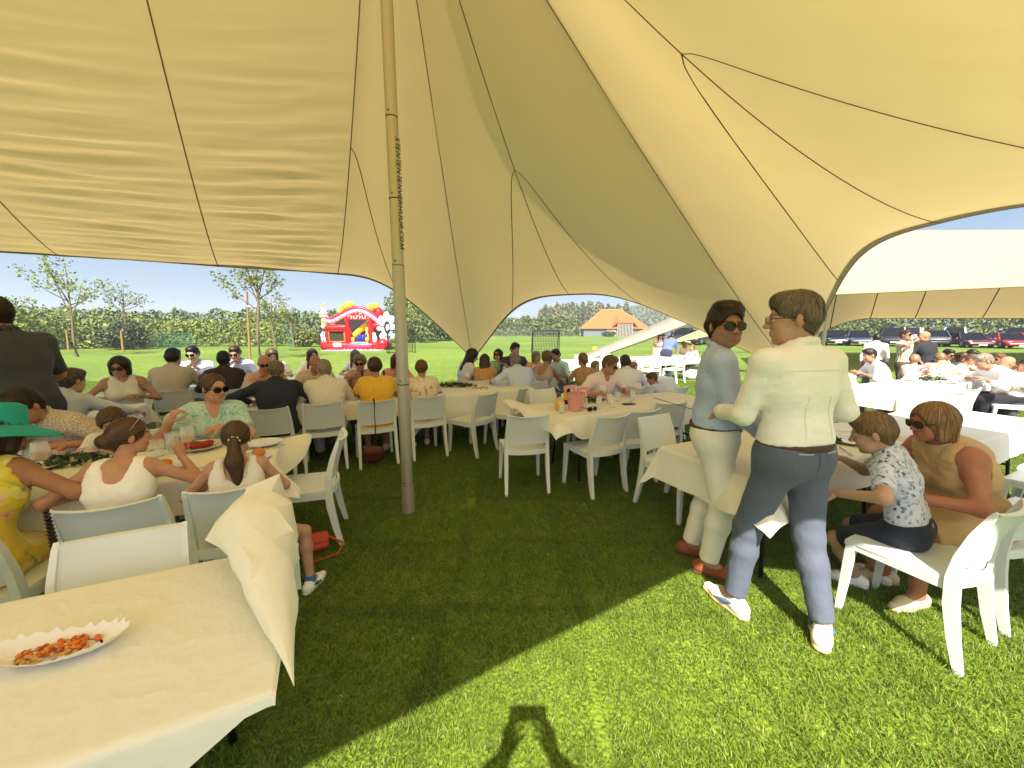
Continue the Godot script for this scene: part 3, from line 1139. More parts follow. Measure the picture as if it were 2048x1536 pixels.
	for v in 3:
		var tg := G.new(); tg.use_col = true
		r.seed = 300 + v
		for q in 5:
			var f := q / 5.0
			leaf_cloud(tg, Vector3(0, 4.0 + 6.5 * f, 0), Vector3(2.2 * (1.05 - f), 1.5, 2.0 * (1.05 - f)), 70, 1.15, [Color(.075, .09, .03), Color(.095, .09, .035), Color(.08, .095, .04)][v], [Color(.23, .245, .08), Color(.29, .25, .10), Color(.22, .24, .10)][v], r, 1.2, -.6)
		var bg := G.new()
		bg.tube(PackedVector3Array([Vector3.ZERO, Vector3(0, 9, 0)]), [.22, .06], 6)
		kinds.append([tg.mesh(), bg.mesh()])
	var proto := []
	r.seed = 31
	for i in 42:
		var k := i % 3
		var x := lerpf(11.5, 44.0, i / 41.0)
		var at := Vector3(x + r.randf_range(-.4, .4), 0, -150.0 - r.randf() * 9.0)
		var sc := .96 + .10 * smoothstep(0.0, .25, i / 41.0) + r.randf_range(-.12, .1)
		if i < 3:
			var t := thing("plantation_tree", "slim pointed tree in the brown green plantation behind the barn", "tree", at, 0.0, "plantation trees behind the barn")
			part("trunk", kinds[k][1], mats["dark_bark"], t)
			part("crown", kinds[k][0], leaf_mat("leaves"), t)
			proto.append(t)
			t.scale = Vector3.ONE * sc
		else:
			copy(proto[k], "", at, r.randf() * TAU).scale = Vector3.ONE * sc
	# wooded hill to the right of the barn
	g = G.new()
	var pts := PackedVector3Array()
	for j in 24:
		for i in 60:
			var u := i / 59.0
			var x := lerpf(20, 250, u)
			var f := j / 23.0
			pts.append(Vector3(x, 15.0 * sin(PI * pow(u, .6)) * sin(PI * f) - .5, -220 - 120 * f))
	g.sheet(pts, 60)
	tag(part("hill", g.mesh(), mat("hill_soil", Color(.16, .19, .08), .95), self), "low wooded hill on the horizon right of the barn", "", "", "structure")
	g = G.new(); g.use_col = true
	r.seed = 8
	for i in 9000:
		var u := r.randf(); var f := r.randf_range(.05, .6)
		var q := Vector3(lerpf(20, 250, u), 15.0 * sin(PI * pow(u, .6)) * sin(PI * f) + r.randf() * 2.6, -220 - 120 * f)
		g.col = Color(.04, .06, .022).lerp(Color(.12, .15, .05), clampf(.5 + .6 * noise.get_noise_2d(q.x * .2, q.z * .2) + r.randf_range(-.3, .3), 0, 1))
		leaf(g, q, r.randf_range(1.2, 2.6), Vector3(0, .6, .8), r)
	tag(part("woods", g.mesh(), leaf_mat("leaves"), self), "dense woods that cover the low hill", "", "", "stuff")
	# far treeline on the left horizon gaps
	g = G.new(); g.use_col = true
	for i in 5200:
		var x := r.randf_range(-330, 60)
		var q := Vector3(x, r.randf() * (7.0 + 3.0 * noise.get_noise_1d(x * .08)), -240 + r.randf() * 14)
		g.col = Color(.04, .06, .025).lerp(Color(.10, .13, .05), r.randf())
		leaf(g, q, r.randf_range(1.2, 2.4), Vector3(0, .3, .9), r)
	tag(part("far_treeline", g.mesh(), leaf_mat("leaves"), self), "far line of trees along the horizon", "", "", "stuff")
	# mast and wind turbine on the horizon
	g = G.new()
	g.tube(PackedVector3Array([Vector3.ZERO, Vector3(0, 20, 0), Vector3(0, 45, 0)]), [.32, .26, .1], 6)
	var o := part("radio_mast", g.mesh(), mat("mast_grey", Color(.5, .52, .55), .6), self)
	o.position = Vector3(-344, 0, -400)
	tag(o, "thin grey radio mast that rises over the left hedge", "mast")
	var wt := thing("wind_turbine", "tiny white wind turbine on the horizon left of the barn", "wind turbine", Vector3(10, 0, -620))
	g = G.new()
	g.tube(PackedVector3Array([Vector3.ZERO, Vector3(0, 24, 0)]), [.9, .5], 8)
	part("tower", g.mesh(), mat("turbine_white", Color(.85, .87, .88), .5), wt)
	for k in 3:
		g = G.new()
		var a := TAU * k / 3.0 + .4
		g.tube(PackedVector3Array([Vector3(0, 24, .8), Vector3(sin(a) * 9, 24 + cos(a) * 9, .8)]), [.5, .12], 6)
		part("blade", g.mesh(), mats["turbine_white"], wt)
	make_barn()
	make_castle()
	make_goals()
	make_cars()
	# green netting and fence posts by the left trees
	var fx := 0
	for q in [Vector3(-27.5, 0, -27.2), Vector3(-29.6, 0, -31), Vector3(-31.2, 0, -34), Vector3(-33.4, 0, -29)]:
		g = G.new()
		g.tube(PackedVector3Array([Vector3.ZERO, Vector3(.08, 1.5, 0)]), [.07, .065], 8)
		o = part("fence_post", g.mesh(), mat("stake_wood", Color(.55, .43, .27), .85), self)
		o.position = q
		tag(o, ["round wooden fence post left of the slim pale tree", "round wooden fence post in front of the dark shrub", "leaning round fence post at the green netting", "round wooden fence post at the far left bushes"][fx], "fence post")
		fx += 1
	for s in [[Vector3(-30.8, 0, -33.0), Vector3(-27.6, 0, -33.4), "left of the thin young tree"], [Vector3(-20.3, 0, -35.0), Vector3(-18.9, 0, -35.0), "beside the round olive shrub"]]:
		g = G.new()
		var d: Vector3 = s[1] - s[0]
		for i in 13:
			var q: Vector3 = d * (i / 12.0)
			g.bar(PackedVector3Array([q, q + Vector3(0, 1.2, 0)]), [Vector2(.03, .02)], Vector3(1, 0, 0))
		for i in 7:
			g.bar(PackedVector3Array([Vector3(0, .05 + .19 * i, 0), d + Vector3(0, .05 + .19 * i, 0)]), [Vector2(.03, .02)], Vector3.UP)
		o = part("netting", g.mesh(), mat("net_green", Color(.16, .42, .36), .8), self)
		o.position = s[0]
		tag(o, "blue green garden netting " + s[2], "netting")

func make_barn() -> void:
	var b := thing("barn", "old barn with a big orange tiled hipped roof and low walls", "barn", Vector3(21.4, 0, -83), -.12)
	# x along the ridge, z towards the viewer
	var L := 6.7
	var W := 5.0
	var eave := 1.6
	var ridge := 5.5
	var rl := 2.2
	var tiles := mat("roof_tiles", Color(1, 1, 1), .85)
	var im := Image.create(256, 256, false, Image.FORMAT_RGB8)
	var r := RandomNumberGenerator.new(); r.seed = 4
	for y in 256:
		for x in 256:
			var k := r.randf() * .35 + .65 * (.5 + .5 * noise.get_noise_2d(x * .05, y * .05))
			var row := .82 if y % 8 < 2 else 1.0
			im.set_pixel(x, y, Color(.78 + .16 * k, .30 + .19 * k, .13 + .13 * k) * row)
	tiles.albedo_texture = ImageTexture.create_from_image(im)
	tiles.uv1_triplanar = true
	tiles.uv1_scale = Vector3(.45, .45, .45)
	var g := G.new()
	var A := Vector3(-L, eave, W); var B := Vector3(L, eave, W); var C := Vector3(L, eave, -W); var D := Vector3(-L, eave, -W)
	var E_ := Vector3(-rl, ridge, 0); var F := Vector3(rl * .75, ridge + .05, 0)
	g.face(A, B, F, E_); g.face(C, D, E_, F); g.facetri(B, C, F); g.facetri(D, A, E_)
	g.face(D, C, B, A)
	var roof := part("roof", g.mesh(), tiles, b)
	g = G.new()
	g.tube(PackedVector3Array([E_, F]), [.16], 6)
	part("ridge_tiles", g.mesh(), mat("ridge_tile", Color(.85, .5, .3), .85), roof)
	for e in [[A, E_], [B, F], [C, F], [D, E_]]:
		g = G.new()
		g.tube(PackedVector3Array(e), [.11], 6)
		part("hip_tiles", g.mesh(), mats["ridge_tile"], roof)
	g = G.new()
	g.box(Vector3(L * 2 - .9, eave, W * 2 - .9), xf(Vector3(0, eave * .5 - .02, 0)))
	part("wall", g.mesh(), mat("barn_wall", Color(.42, .46, .49), .9), b)
	# high wagon entrance that breaks the eave on the right
	g = G.new()
	g.box(Vector3(3.0, 2.75, .5), xf(Vector3(1.9, 1.375, W - .1)))
	part("entrance_wall", g.mesh(), mat("barn_white", Color(.66, .63, .58), .85), b)
	g = G.new()
	var a0 := Vector3(.3, 2.82, W + .3); var a1 := Vector3(3.6, 2.82, W + .3); var t0 := Vector3(.7, 4.3, 1.5); var t1 := Vector3(2.9, 4.3, 1.5)
	g.face(a0, a1, t1, t0)
	g.face(a0 + Vector3(0, -.12, 0), a0, t0, Vector3(-.9, eave + .1, W - .3))
	g.face(a1, a1 + Vector3(0, -.12, 0), Vector3(4.6, eave + .1, W - .3), t1)
	g.face(a0 + Vector3(0, -.12, 0), a1 + Vector3(0, -.12, 0), a1, a0)
	part("entrance_roof", g.mesh(), tiles, b)
	for k in 10:
		g = G.new()
		g.box(Vector3(.14, 2.5, .06), xf(Vector3(.62 + k * .285, 1.3, W + .19)))
		part("plank", g.mesh(), mat("plank_dark", Color(.17, .21, .27), .85), b)
	g = G.new()
	g.box(Vector3(2.0, 1.6, .12), xf(Vector3(-.75, .85, W - .39)))
	part("door", g.mesh(), mats["barn_white"], b)
	g = G.new()
	r.seed = 3
	leaf_cloud(g, Vector3(0, .55, 0), Vector3(1.5, .6, .7), 500, .3, Color(.02, .035, .015), Color(.07, .1, .04), r, .6, -.5)
	var o := part("shrub", g.mesh(), leaf_mat("leaves"), self)
	o.position = Vector3(19.2, 0, -76.8)
	tag(o, "dark low shrub against the front wall of the barn", "shrub")

func make_goals() -> void:
	for q in [[Vector3(2.2, 0, -25.0), .06, "small black football goal with a net on the lawn before the barn"], [Vector3(-7.3, 0, -25.6), .5, "small black football goal half hidden by the tent pole"]]:
		var t := thing("football_goal", q[2], "goal", q[0], q[1])
		var g := G.new()
		var w := .86; var h := 1.5
		for sx in [-1.0, 1.0]:
			g.tube(PackedVector3Array([Vector3(sx * w, 0, 0), Vector3(sx * w, h, 0)]), [.03], 8)
			g.tube(PackedVector3Array([Vector3(sx * w, h, 0), Vector3(sx * w, h * .92, -.25), Vector3(sx * w, 0, -.75)]), [.025], 8)
			g.tube(PackedVector3Array([Vector3(sx * w, .02, 0), Vector3(sx * w, .02, -.75)]), [.025], 8)
		g.tube(PackedVector3Array([Vector3(-w, h, 0), Vector3(w, h, 0)]), [.04], 8)
		g.tube(PackedVector3Array([Vector3(-w, .02, -.75), Vector3(w, .02, -.75)]), [.025], 8)
		part("frame", g.mesh(), mat("goal_black", Color(.05, .06, .06), .5), t)
		g = G.new()
		for i in 17:
			var x := lerpf(-w, w, i / 16.0)
			g.tube(PackedVector3Array([Vector3(x, h * .95, -.2), Vector3(x * .97, .7, -.36), Vector3(x, .02, -.75)]), [.011], 3, false)
		for i in 14:
			var f := i / 13.0
			g.tube(PackedVector3Array([Vector3(-w, h * .95 * (1 - f), lerpf(-.2, -.75, f)), Vector3(0, h * .95 * (1 - f), lerpf(-.15, -.72, f)), Vector3(w, h * .95 * (1 - f), lerpf(-.2, -.75, f))]), [.011], 3, false)
		part("net", g.mesh(), mat("net_black", Color(.06, .08, .06), .8), t)
	var g := G.new()
	g.ball(Vector3(0, .2, 0), Vector3(.2, .2, .2), 14, 10)
	var o := part("ball", g.mesh(), mat("ball_yellow", Color(.9, .75, .12), .5), self)
	o.position = Vector3(5.7, 0, -26.5)
	tag(o, "yellow ball lying on the lawn right of the goal", "ball")

# ---------------------------------------------------------------- bouncy castle
func make_castle() -> void:
	var t := thing("bouncy_castle", "red and yellow inflatable bouncy castle with a wavy front arch and slide", "bouncy castle", Vector3(-12.25, 0, -30.6), .1)
	t.scale = Vector3(.93, .97, .95)
	var red := mat("vinyl_red", Color(.86, .06, .10), .35)
	var pink := mat("vinyl_pink", Color(.93, .62, .72), .35)
	var white := mat("vinyl_white", Color(.9, .9, .92), .35)
	var yellow := mat("vinyl_yellow", Color(.97, .78, .12), .35)
	var orange := mat("vinyl_orange", Color(.95, .48, .12), .35)
	var blue := mat("vinyl_blue", Color(.10, .62, .80), .35)
	var dblue := mat("vinyl_dark_blue", Color(.06, .22, .55), .35)
	var crimson := mat("vinyl_crimson", Color(.72, .06, .22), .35)
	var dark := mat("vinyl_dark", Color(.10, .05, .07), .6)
	var g := G.new()
	# base of thick red tubes
	g.tube(PackedVector3Array([Vector3(-2.3, .32, 1.1), Vector3(-.5, .32, 1.2), Vector3(2.0, .32, 1.1), Vector3(2.5, .32, 0), Vector3(2.3, .32, -1.8), Vector3(-2.3, .32, -1.8), Vector3(-2.45, .32, 0), Vector3(-2.3, .32, 1.1)]), [.33], 12)
	g.box(Vector3(4.6, .5, 3.0), xf(Vector3(0, .26, -.4)), .05)
	part("base", g.mesh(), red, t)
	g = G.new()
	g.tube(PackedVector3Array([Vector3(-.35, .3, 1.5), Vector3(1.6, .3, 1.5)]), [.3], 12)
	g.box(Vector3(1.95, .42, .9), xf(Vector3(.62, .21, 1.35)), .1)
	part("step", g.mesh(), crimson, t)
	g = G.new()
	g.ball(Vector3(.62, .52, 1.42), Vector3(1.0, .1, .4), 16, 6)
	part("entry_mat", g.mesh(), blue, t)
	g = G.new()
	g.box(Vector3(.62, .3, .03), xf(Vector3(-1.15, .42, 1.53)))
	part("notice", g.mesh(), white, t)
	for x in [-.42, 1.42]:
		g = G.new()
		g.tube(PackedVector3Array([Vector3(x, .4, .95), Vector3(x, 1.4, .98), Vector3(x, 2.55, .95)]), [.24, .27, .24], 14)
		part("front_column", g.mesh(), red, t)
	# side wall with net window, left
	g = G.new()
	g.tube(PackedVector3Array([Vector3(-2.2, 1.75, .95), Vector3(-.6, 1.75, .98)]), [.2], 12)
	part("rail", g.mesh(), red, t)
	g = G.new()
	g.box(Vector3(1.3, 1.0, .1), xf(Vector3(-1.4, 1.1, .75)))
	part("net_window", g.mesh(), mat("net_window", Color(.16, .15, .12), .8), t)
	g = G.new()
	for q in [[Vector3(-2.0, .62, .85), Vector3(-.75, .62, .85)], [Vector3(-2.0, 1.5, .85), Vector3(-.75, 1.5, .85)], [Vector3(-2.0, .62, .85), Vector3(-2.0, 1.5, .85)], [Vector3(-.75, .62, .85), Vector3(-.75, 1.5, .85)]]:
		g.tube(PackedVector3Array(q), [.055], 8)
	part("window_frame", g.mesh(), orange, t)
	for q in [[Vector3(-2.35, .5, .8), .24, white], [Vector3(-2.12, .5, .85), .16, red]]:
		g = G.new()
		g.tube(PackedVector3Array([q[0], q[0] + Vector3(-.06, .7, .05), q[0] + Vector3(0, 1.35, 0)]), [q[1]], 12)
		part("side_column", g.mesh(), q[2], t)
	for k in 4:
		g = G.new()
		g.ball(Vector3(-2.37, .72 + k * .28, 1.03), Vector3(.06, .1, .03))
		part("blue_patch", g.mesh(), dblue, t)
	# back walls, dark inside
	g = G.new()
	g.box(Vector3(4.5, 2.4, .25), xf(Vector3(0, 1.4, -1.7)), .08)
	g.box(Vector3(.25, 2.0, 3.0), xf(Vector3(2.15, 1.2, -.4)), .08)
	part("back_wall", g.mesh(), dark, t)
	# slide inside
	g = G.new()
	g.tube(PackedVector3Array([Vector3(-.15, 1.1, .5), Vector3(.55, 1.75, .2), Vector3(1.0, 2.2, -.1)]), [.2], 10)
	g.tube(PackedVector3Array([Vector3(1.15, .7, .7), Vector3(1.02, 1.4, .5), Vector3(.88, 2.1, .2)]), [.16], 10)
	part("slide_rail", g.mesh(), yellow, t)
	g = G.new()
	g.box(Vector3(1.1, .1, 1.2), Transform3D(Basis(Vector3(0, 0, 1), .65), Vector3(.4, 1.25, .3)), .03)
	part("slide", g.mesh(), orange, t)
	g = G.new()
	for k in 4: g.ball(Vector3(.25 + .22 * k, .85 + .12 * (k % 2), .75), Vector3(.16, .35, .14))
	part("climbing_pillar", g.mesh(), dblue, t)
	g = G.new()
	for q in [Vector3(-.1, .8, .85), Vector3(1.05, .8, .85)]: g.ball(q, Vector3(.16, .2, .1))
	part("yellow_figure_pad", g.mesh(), yellow, t)
	# name board above the opening
	g = G.new()
	g.box(Vector3(1.9, .55, .16), xf(Vector3(.5, 2.62, 1.0)), .06)
	var board := part("name_board", g.mesh(), red, t)
	g = G.new()
	for k in 8:
		var x := -.3 + k * .225
		g.box(Vector3(.05, .26, .03), xf(Vector3(x, 2.55, 1.1)))
		g.box(Vector3(.15, .06, .03), xf(Vector3(x + .05, 2.66 - .1 * (k % 3), 1.1)))
	for k in 4: g.ball(Vector3(-.05 + k * .36, 2.84 + .05 * (k % 2), 1.1), Vector3(.12, .07, .03))
	part("white_lettering", g.mesh(), white, board, "stuff")
	# the wavy arch: low dip on the left, hump over the opening, down to the right
	var wave := PackedVector3Array()
	var wave2 := PackedVector3Array()
	for i in 33:
		var f := i / 32.0
		var x := lerpf(-2.3, 2.35, f)
		var y := 2.55 - .48 * cos((f - .62) / .62 * PI * 1.02 + PI) if f < .62 else 3.03 - 1.15 * pow((f - .62) / .38, 1.6)
		if f < .2: y += .3 * pow((.2 - f) / .2, 2.0)
		wave.append(Vector3(x, y, 1.08))
		wave2.append(Vector3(x, y + .24, .9))
	g = G.new(); g.tube(wave, [.16], 12); part("arch_band", g.mesh(), pink, t)
	g = G.new(); g.tube(wave2, [.17], 12); part("arch_top", g.mesh(), crimson, t)
	for k in 15:
		g = G.new()
		g.ball(wave[3 + k * 2] + Vector3(0, 0, .15), Vector3(.05, .05, .03), 8, 5)
		part("arch_spot", g.mesh(), dblue, t)
	for q in [[-1.0, -.08, 9, .85], [1.05, 1.9, 6, .72]]:
		g = G.new()
		for k in q[2]:
			var f: float = k / (q[2] - 1.0)
			var x := lerpf(q[0], q[1], f)
			g.ball(Vector3(x, 3.02 + .62 * sin(f * 1.7 + .1) * q[3], .75), Vector3(.2, .24, .2), 10, 7)
		part("yellow_crest", g.mesh(), yellow, t)
		g = G.new()
		for k in 7:
			var f := k / 6.0
			g.ball(Vector3(lerpf(q[0], q[1], f), 2.86 + .55 * sin(f * 1.7) * q[3], .96), Vector3(.09, .08, .06), 8, 5)
		part("crest_trim", g.mesh(), orange, t)
	# round red shoulder on the right behind the arch
	g = G.new()
	g.ball(Vector3(1.95, 2.75, .5), Vector3(.45, .62, .35), 14, 9)
	part("shoulder", g.mesh(), red, t)
	# tower on the left
	g = G.new()
	g.lathe(PackedVector2Array([Vector2(.24, 1.7), Vector2(.23, 2.5), Vector2(.32, 2.52), Vector2(.36, 2.6), Vector2(.32, 2.7), Vector2(.24, 2.74), Vector2(.24, 2.72)]), xf(Vector3(-2.25, 0, .9)), 14)
	part("tower", g.mesh(), mat("vinyl_cream", Color(.93, .72, .55), .35), t)
	g = G.new()
	g.lathe(PackedVector2Array([Vector2(.34, 2.74), Vector2(.36, 2.86), Vector2(.22, 3.02), Vector2(.17, 3.2), Vector2(.1, 3.3)]), xf(Vector3(-2.25, 0, .9)), 14)
	part("tower_roof", g.mesh(), pink, t)
	g = G.new()
	g.lathe(PackedVector2Array([Vector2(.1, 3.26), Vector2(.12, 3.4), Vector2(.06, 3.6), Vector2(.0, 3.72)]), xf(Vector3(-2.25, 0, .9)), 12)
	part("tower_tip", g.mesh(), yellow, t)
	# big white wheel on the right
	g = G.new()
	var ring := PackedVector3Array()
	for k in 25: ring.append(Vector3(2.78 + .38 * cos(TAU * k / 24.0), 1.72 + .62 * sin(TAU * k / 24.0), 1.1))
	g.tube(ring, [.13], 10, false)
	part("wheel_ring", g.mesh(), mat("vinyl_pale_blue", Color(.68, .85, .88), .35), t)
	for k in 8:
		g = G.new()
		var a := TAU * k / 8.0
		g.ball(Vector3(2.72 + .6 * cos(a), 1.72 + .95 * sin(a), .95), Vector3(.26, .3, .24), 10, 7)
		part("wheel_lobe", g.mesh(), white if k % 3 else pink, t)
	g = G.new()
	g.ball(Vector3(2.8, 1.72, 1.12), Vector3(.16, .3, .1))
	part("wheel_hub", g.mesh(), pink, t)
	g = G.new()
	g.tube(PackedVector3Array([Vector3(1.6, 1.9, .95), Vector3(2.2, 1.9, 1.0)]), [.2], 10)
	g.ball(Vector3(2.35, .45, 1.1), Vector3(.5, .42, .4))
	part("side_tube", g.mesh(), red, t)
	g = G.new()
	g.ball(Vector3(1.75, .85, 1.2), Vector3(.2, .32, .18)); g.ball(Vector3(1.72, 1.2, 1.22), Vector3(.15, .16, .14))
	part("white_figure_pad", g.mesh(), white, t)
	# ground sheet in front
	g = G.new()
	g.box(Vector3(4.6, .02, 1.3), xf(Vector3(.2, .012, 1.9)))
	part("ground_sheet", g.mesh(), mat("sheet_pink", Color(.72, .68, .78), .6), t)
	r_shoes()

func r_shoes() -> void:
	for k in 8:
		var g := G.new()
		g.ball(Vector3(0, .05, 0), Vector3(.06, .05, .12), 8, 5)
		var o := part("child_shoe", g.mesh(), mat("pale_shoe", Color(.88, .82, .75), .7), self)
		o.position = Vector3(-12.4 + k * .32, .02, -28.55 + .1 * (k % 3))
		o.rotation.y = k * .7
		tag(o, "pale child's shoe left on the sheet before the bouncy castle", "shoe", "shoes left before the bouncy castle")

# ---------------------------------------------------------------- cars
func car(label: String, at: Vector3, turn: float, color: Color, kind: String) -> void:
	var t := thing("parked_car", label, "car", at, turn, "cars parked along the hedge")
	var suv := kind == "suv"
	var L := 4.6 if kind != "low" else 4.3
	var H := 1.72 if suv else (1.46 if kind == "sedan" else 1.24)
	var W := .92
	var sh := H * .6 if suv else H * .62
	var paint := mat("paint_%s" % color.to_html(), color, .28, .0)
	paint.clearcoat_enabled = true
	paint.clearcoat = .8
	paint.clearcoat_roughness = .08
	var glass := mat("car_glass", Color(.03, .04, .05), .08)
	var black := mat("car_black", Color(.03, .03, .033), .6)
	# body: rings along x (front at +x): x, bottom, hood height, half width
	var g := G.new()
	var hood := sh * (.97 if suv else .92)
	var st := [[L * .5, .34, hood * .55, W * .78], [L * .485, .24, hood * .8, W * .9], [L * .42, .2, hood * .93, W * .98], [L * .2, .2, hood, W], [0.0, .2, sh, W], [-L * .3, .2, sh * 1.02, W], [-L * .44, .24, sh * 1.0, W * .96], [-L * .49, .3, sh * .9, W * .88], [-L * .5, .4, sh * .7, W * .8]]
	var sec := 12
	for s in st:
		for k in sec:
			var a := TAU * (k + .5) / sec
			var cx := signf(cos(a)) * pow(absf(cos(a)), .45)
			var cy := signf(sin(a)) * pow(absf(sin(a)), .45)
			g.p(Vector3(s[0], (s[1] + s[2]) * .5 + cy * (s[2] - s[1]) * .5, cx * s[3]))
	for i in st.size() - 1:
		for k in sec:
			var a := i * sec + k; var b := i * sec + (k + 1) % sec
			g.quad(a, a + sec, b + sec, b)
	for e in [0, st.size() - 1]:
		var c := g.p(Vector3(st[e][0], (st[e][1] + st[e][2]) * .5, 0))
		for k in sec: g.tri(c, e * sec + k, e * sec + (k + 1) % sec)
	part("body", g.mesh(), paint, t)
	# cabin: base and roof outlines
	var x0 := L * .22; var x1 := L * .05; var x2 := -L * (.40 if suv else .22); var x3 := -L * (.48 if suv else .40)
	var bw := W * .9; var rw := W * .7
	var yb := sh - .06; var yt := H
	g = G.new()
	g.face(Vector3(x1, yt, -rw), Vector3(x1, yt, rw), Vector3(x2, yt, rw), Vector3(x2, yt, -rw))
	for s in [-1.0, 1.0]:
		g.bar(PackedVector3Array([Vector3(x0, yb, s * bw), Vector3(x1, yt, s * rw), Vector3(x2, yt, s * rw), Vector3(x3, yb, s * bw)]), [Vector2(.07, .07)], Vector3(0, 0, 1))
		var xm := (x1 + x2) * .5
		g.bar(PackedVector3Array([Vector3(xm, yb, s * bw), Vector3(xm, yt, s * rw)]), [Vector2(.07, .06)], Vector3(0, 0, 1))
	part("roof", g.mesh(), paint, t)
	g = G.new()
	g.face(Vector3(x0, yb, bw), Vector3(x0, yb, -bw), Vector3(x1, yt - .02, -rw), Vector3(x1, yt - .02, rw))
	part("windscreen", g.mesh(), glass, t)
	g = G.new()
	g.face(Vector3(x3, yb, -bw), Vector3(x3, yb, bw), Vector3(x2, yt - .02, rw), Vector3(x2, yt - .02, -rw))
	part("rear_window", g.mesh(), glass, t)
	for s in [-1.0, 1.0]:
		g = G.new()
		g.face(Vector3(x0, yb, s * bw), Vector3(x1, yt - .02, s * rw), Vector3(x2, yt - .02, s * rw), Vector3(x3, yb, s * bw))
		part("side_window", g.mesh(), glass, t)
		g = G.new()
		g.ball(Vector3(L * .455, hood * .72, s * W * .68), Vector3(.12, .09, .2), 10, 6)
		part("headlight", g.mesh(), mat("lamp_glass", Color(.85, .87, .88), .1), t)
		g = G.new()
		g.ball(Vector3(-L * .47, sh * .82, s * W * .72), Vector3(.08, .1, .16), 8, 6)
		part("tail_light", g.mesh(), mat("lamp_red", Color(.5, .03, .03), .2), t)
		g = G.new()
		g.ball(Vector3(x0 - .1, yb + .05, s * (W + .1)), Vector3(.06, .08, .12), 8, 6)
		part("mirror", g.mesh(), paint, t)
		for x in [L * .31, -L * .30]:
			var tt := xf(Vector3(x, .33, s * (W - .1)), Basis(Vector3(1, 0, 0), PI * .5))
			g = G.new()
			g.lathe(PackedVector2Array([Vector2(0, -.12), Vector2(.29, -.12), Vector2(.335, -.08), Vector2(.335, .08), Vector2(.29, .12), Vector2(0, .12)]), tt, 18)
			var wh := part("wheel", g.mesh(), mat("tyre", Color(.04, .04, .04), .8), t)
			g = G.new()
			g.lathe(PackedVector2Array([Vector2(0, -.135), Vector2(.2, -.13), Vector2(.21, 0), Vector2(.2, .13), Vector2(0, .135)]), tt, 12)
			part("rim", g.mesh(), mat("rim_alloy", Color(.7, .71, .72), .3, .8), wh)
	g = G.new()
	g.box(Vector3(.06, hood * .24, W * .9), xf(Vector3(L * .487, hood * .56, 0)), .02)
	part("grille", g.mesh(), black, t)
	g = G.new()
	g.box(Vector3(.03, .11, .5), xf(Vector3(L * .515, hood * .40, 0)))
	part("number_plate", g.mesh(), mat("plate_white", Color(.9, .9, .88), .5), t)

func make_cars() -> void:
	var f := -PI * .5
	for c in [
		["black car half behind the white tent's left leg", 1668, -38.5, f - .5, Color(.03, .03, .04), "sedan"],
		["dark blue grey saloon facing the lawn, right of the thin tent pole", 1716, -37.5, f - .55, Color(.16, .19, .25), "sedan"],
		["black off-road car right of the blue grey saloon", 1786, -36.5, f - .7, Color(.05, .055, .07), "suv"],
		["white car whose roof shows above the man in stripes", 1822, -43.0, f - .4, Color(.86, .87, .87), "suv"],
		["grey car behind the bald man in black", 1866, -36.0, f + 2.5, Color(.27, .29, .34), "sedan"],
		["white estate car behind the wine red car", 1910, -40.5, f - .9, Color(.88, .9, .9), "suv"],
		["dark wine red low car facing the lawn", 1938, -33.8, f - .45, Color(.30, .02, .08), "low"],
		["bright red low car at the right edge", 2018, -32.3, f - .5, Color(.78, .04, .08), "low"],
		["black estate car behind the bright red car", 2040, -37.5, f - 1.0, Color(.06, .07, .08), "suv"],
		["black car left of the man in sunglasses, nearest to him", 1396, -39.5, f - .8, Color(.05, .06, .09), "sedan"],
		["dark car between the barn and the white tent leg", 1366, -44.0, f - .6, Color(.09, .1, .12), "suv"],
		["black car with its nose behind the barn's right end", 1332, -46.0, f - .4, Color(.04, .045, .05), "suv"],
		["dark blue car far behind the man in sunglasses", 1424, -43.0, f - .4, Color(.05, .07, .14), "sedan"],
	]:
		car(c[0], Vector3(px(c[1], -c[2]), 0, c[2]), c[3], c[4], c[5])

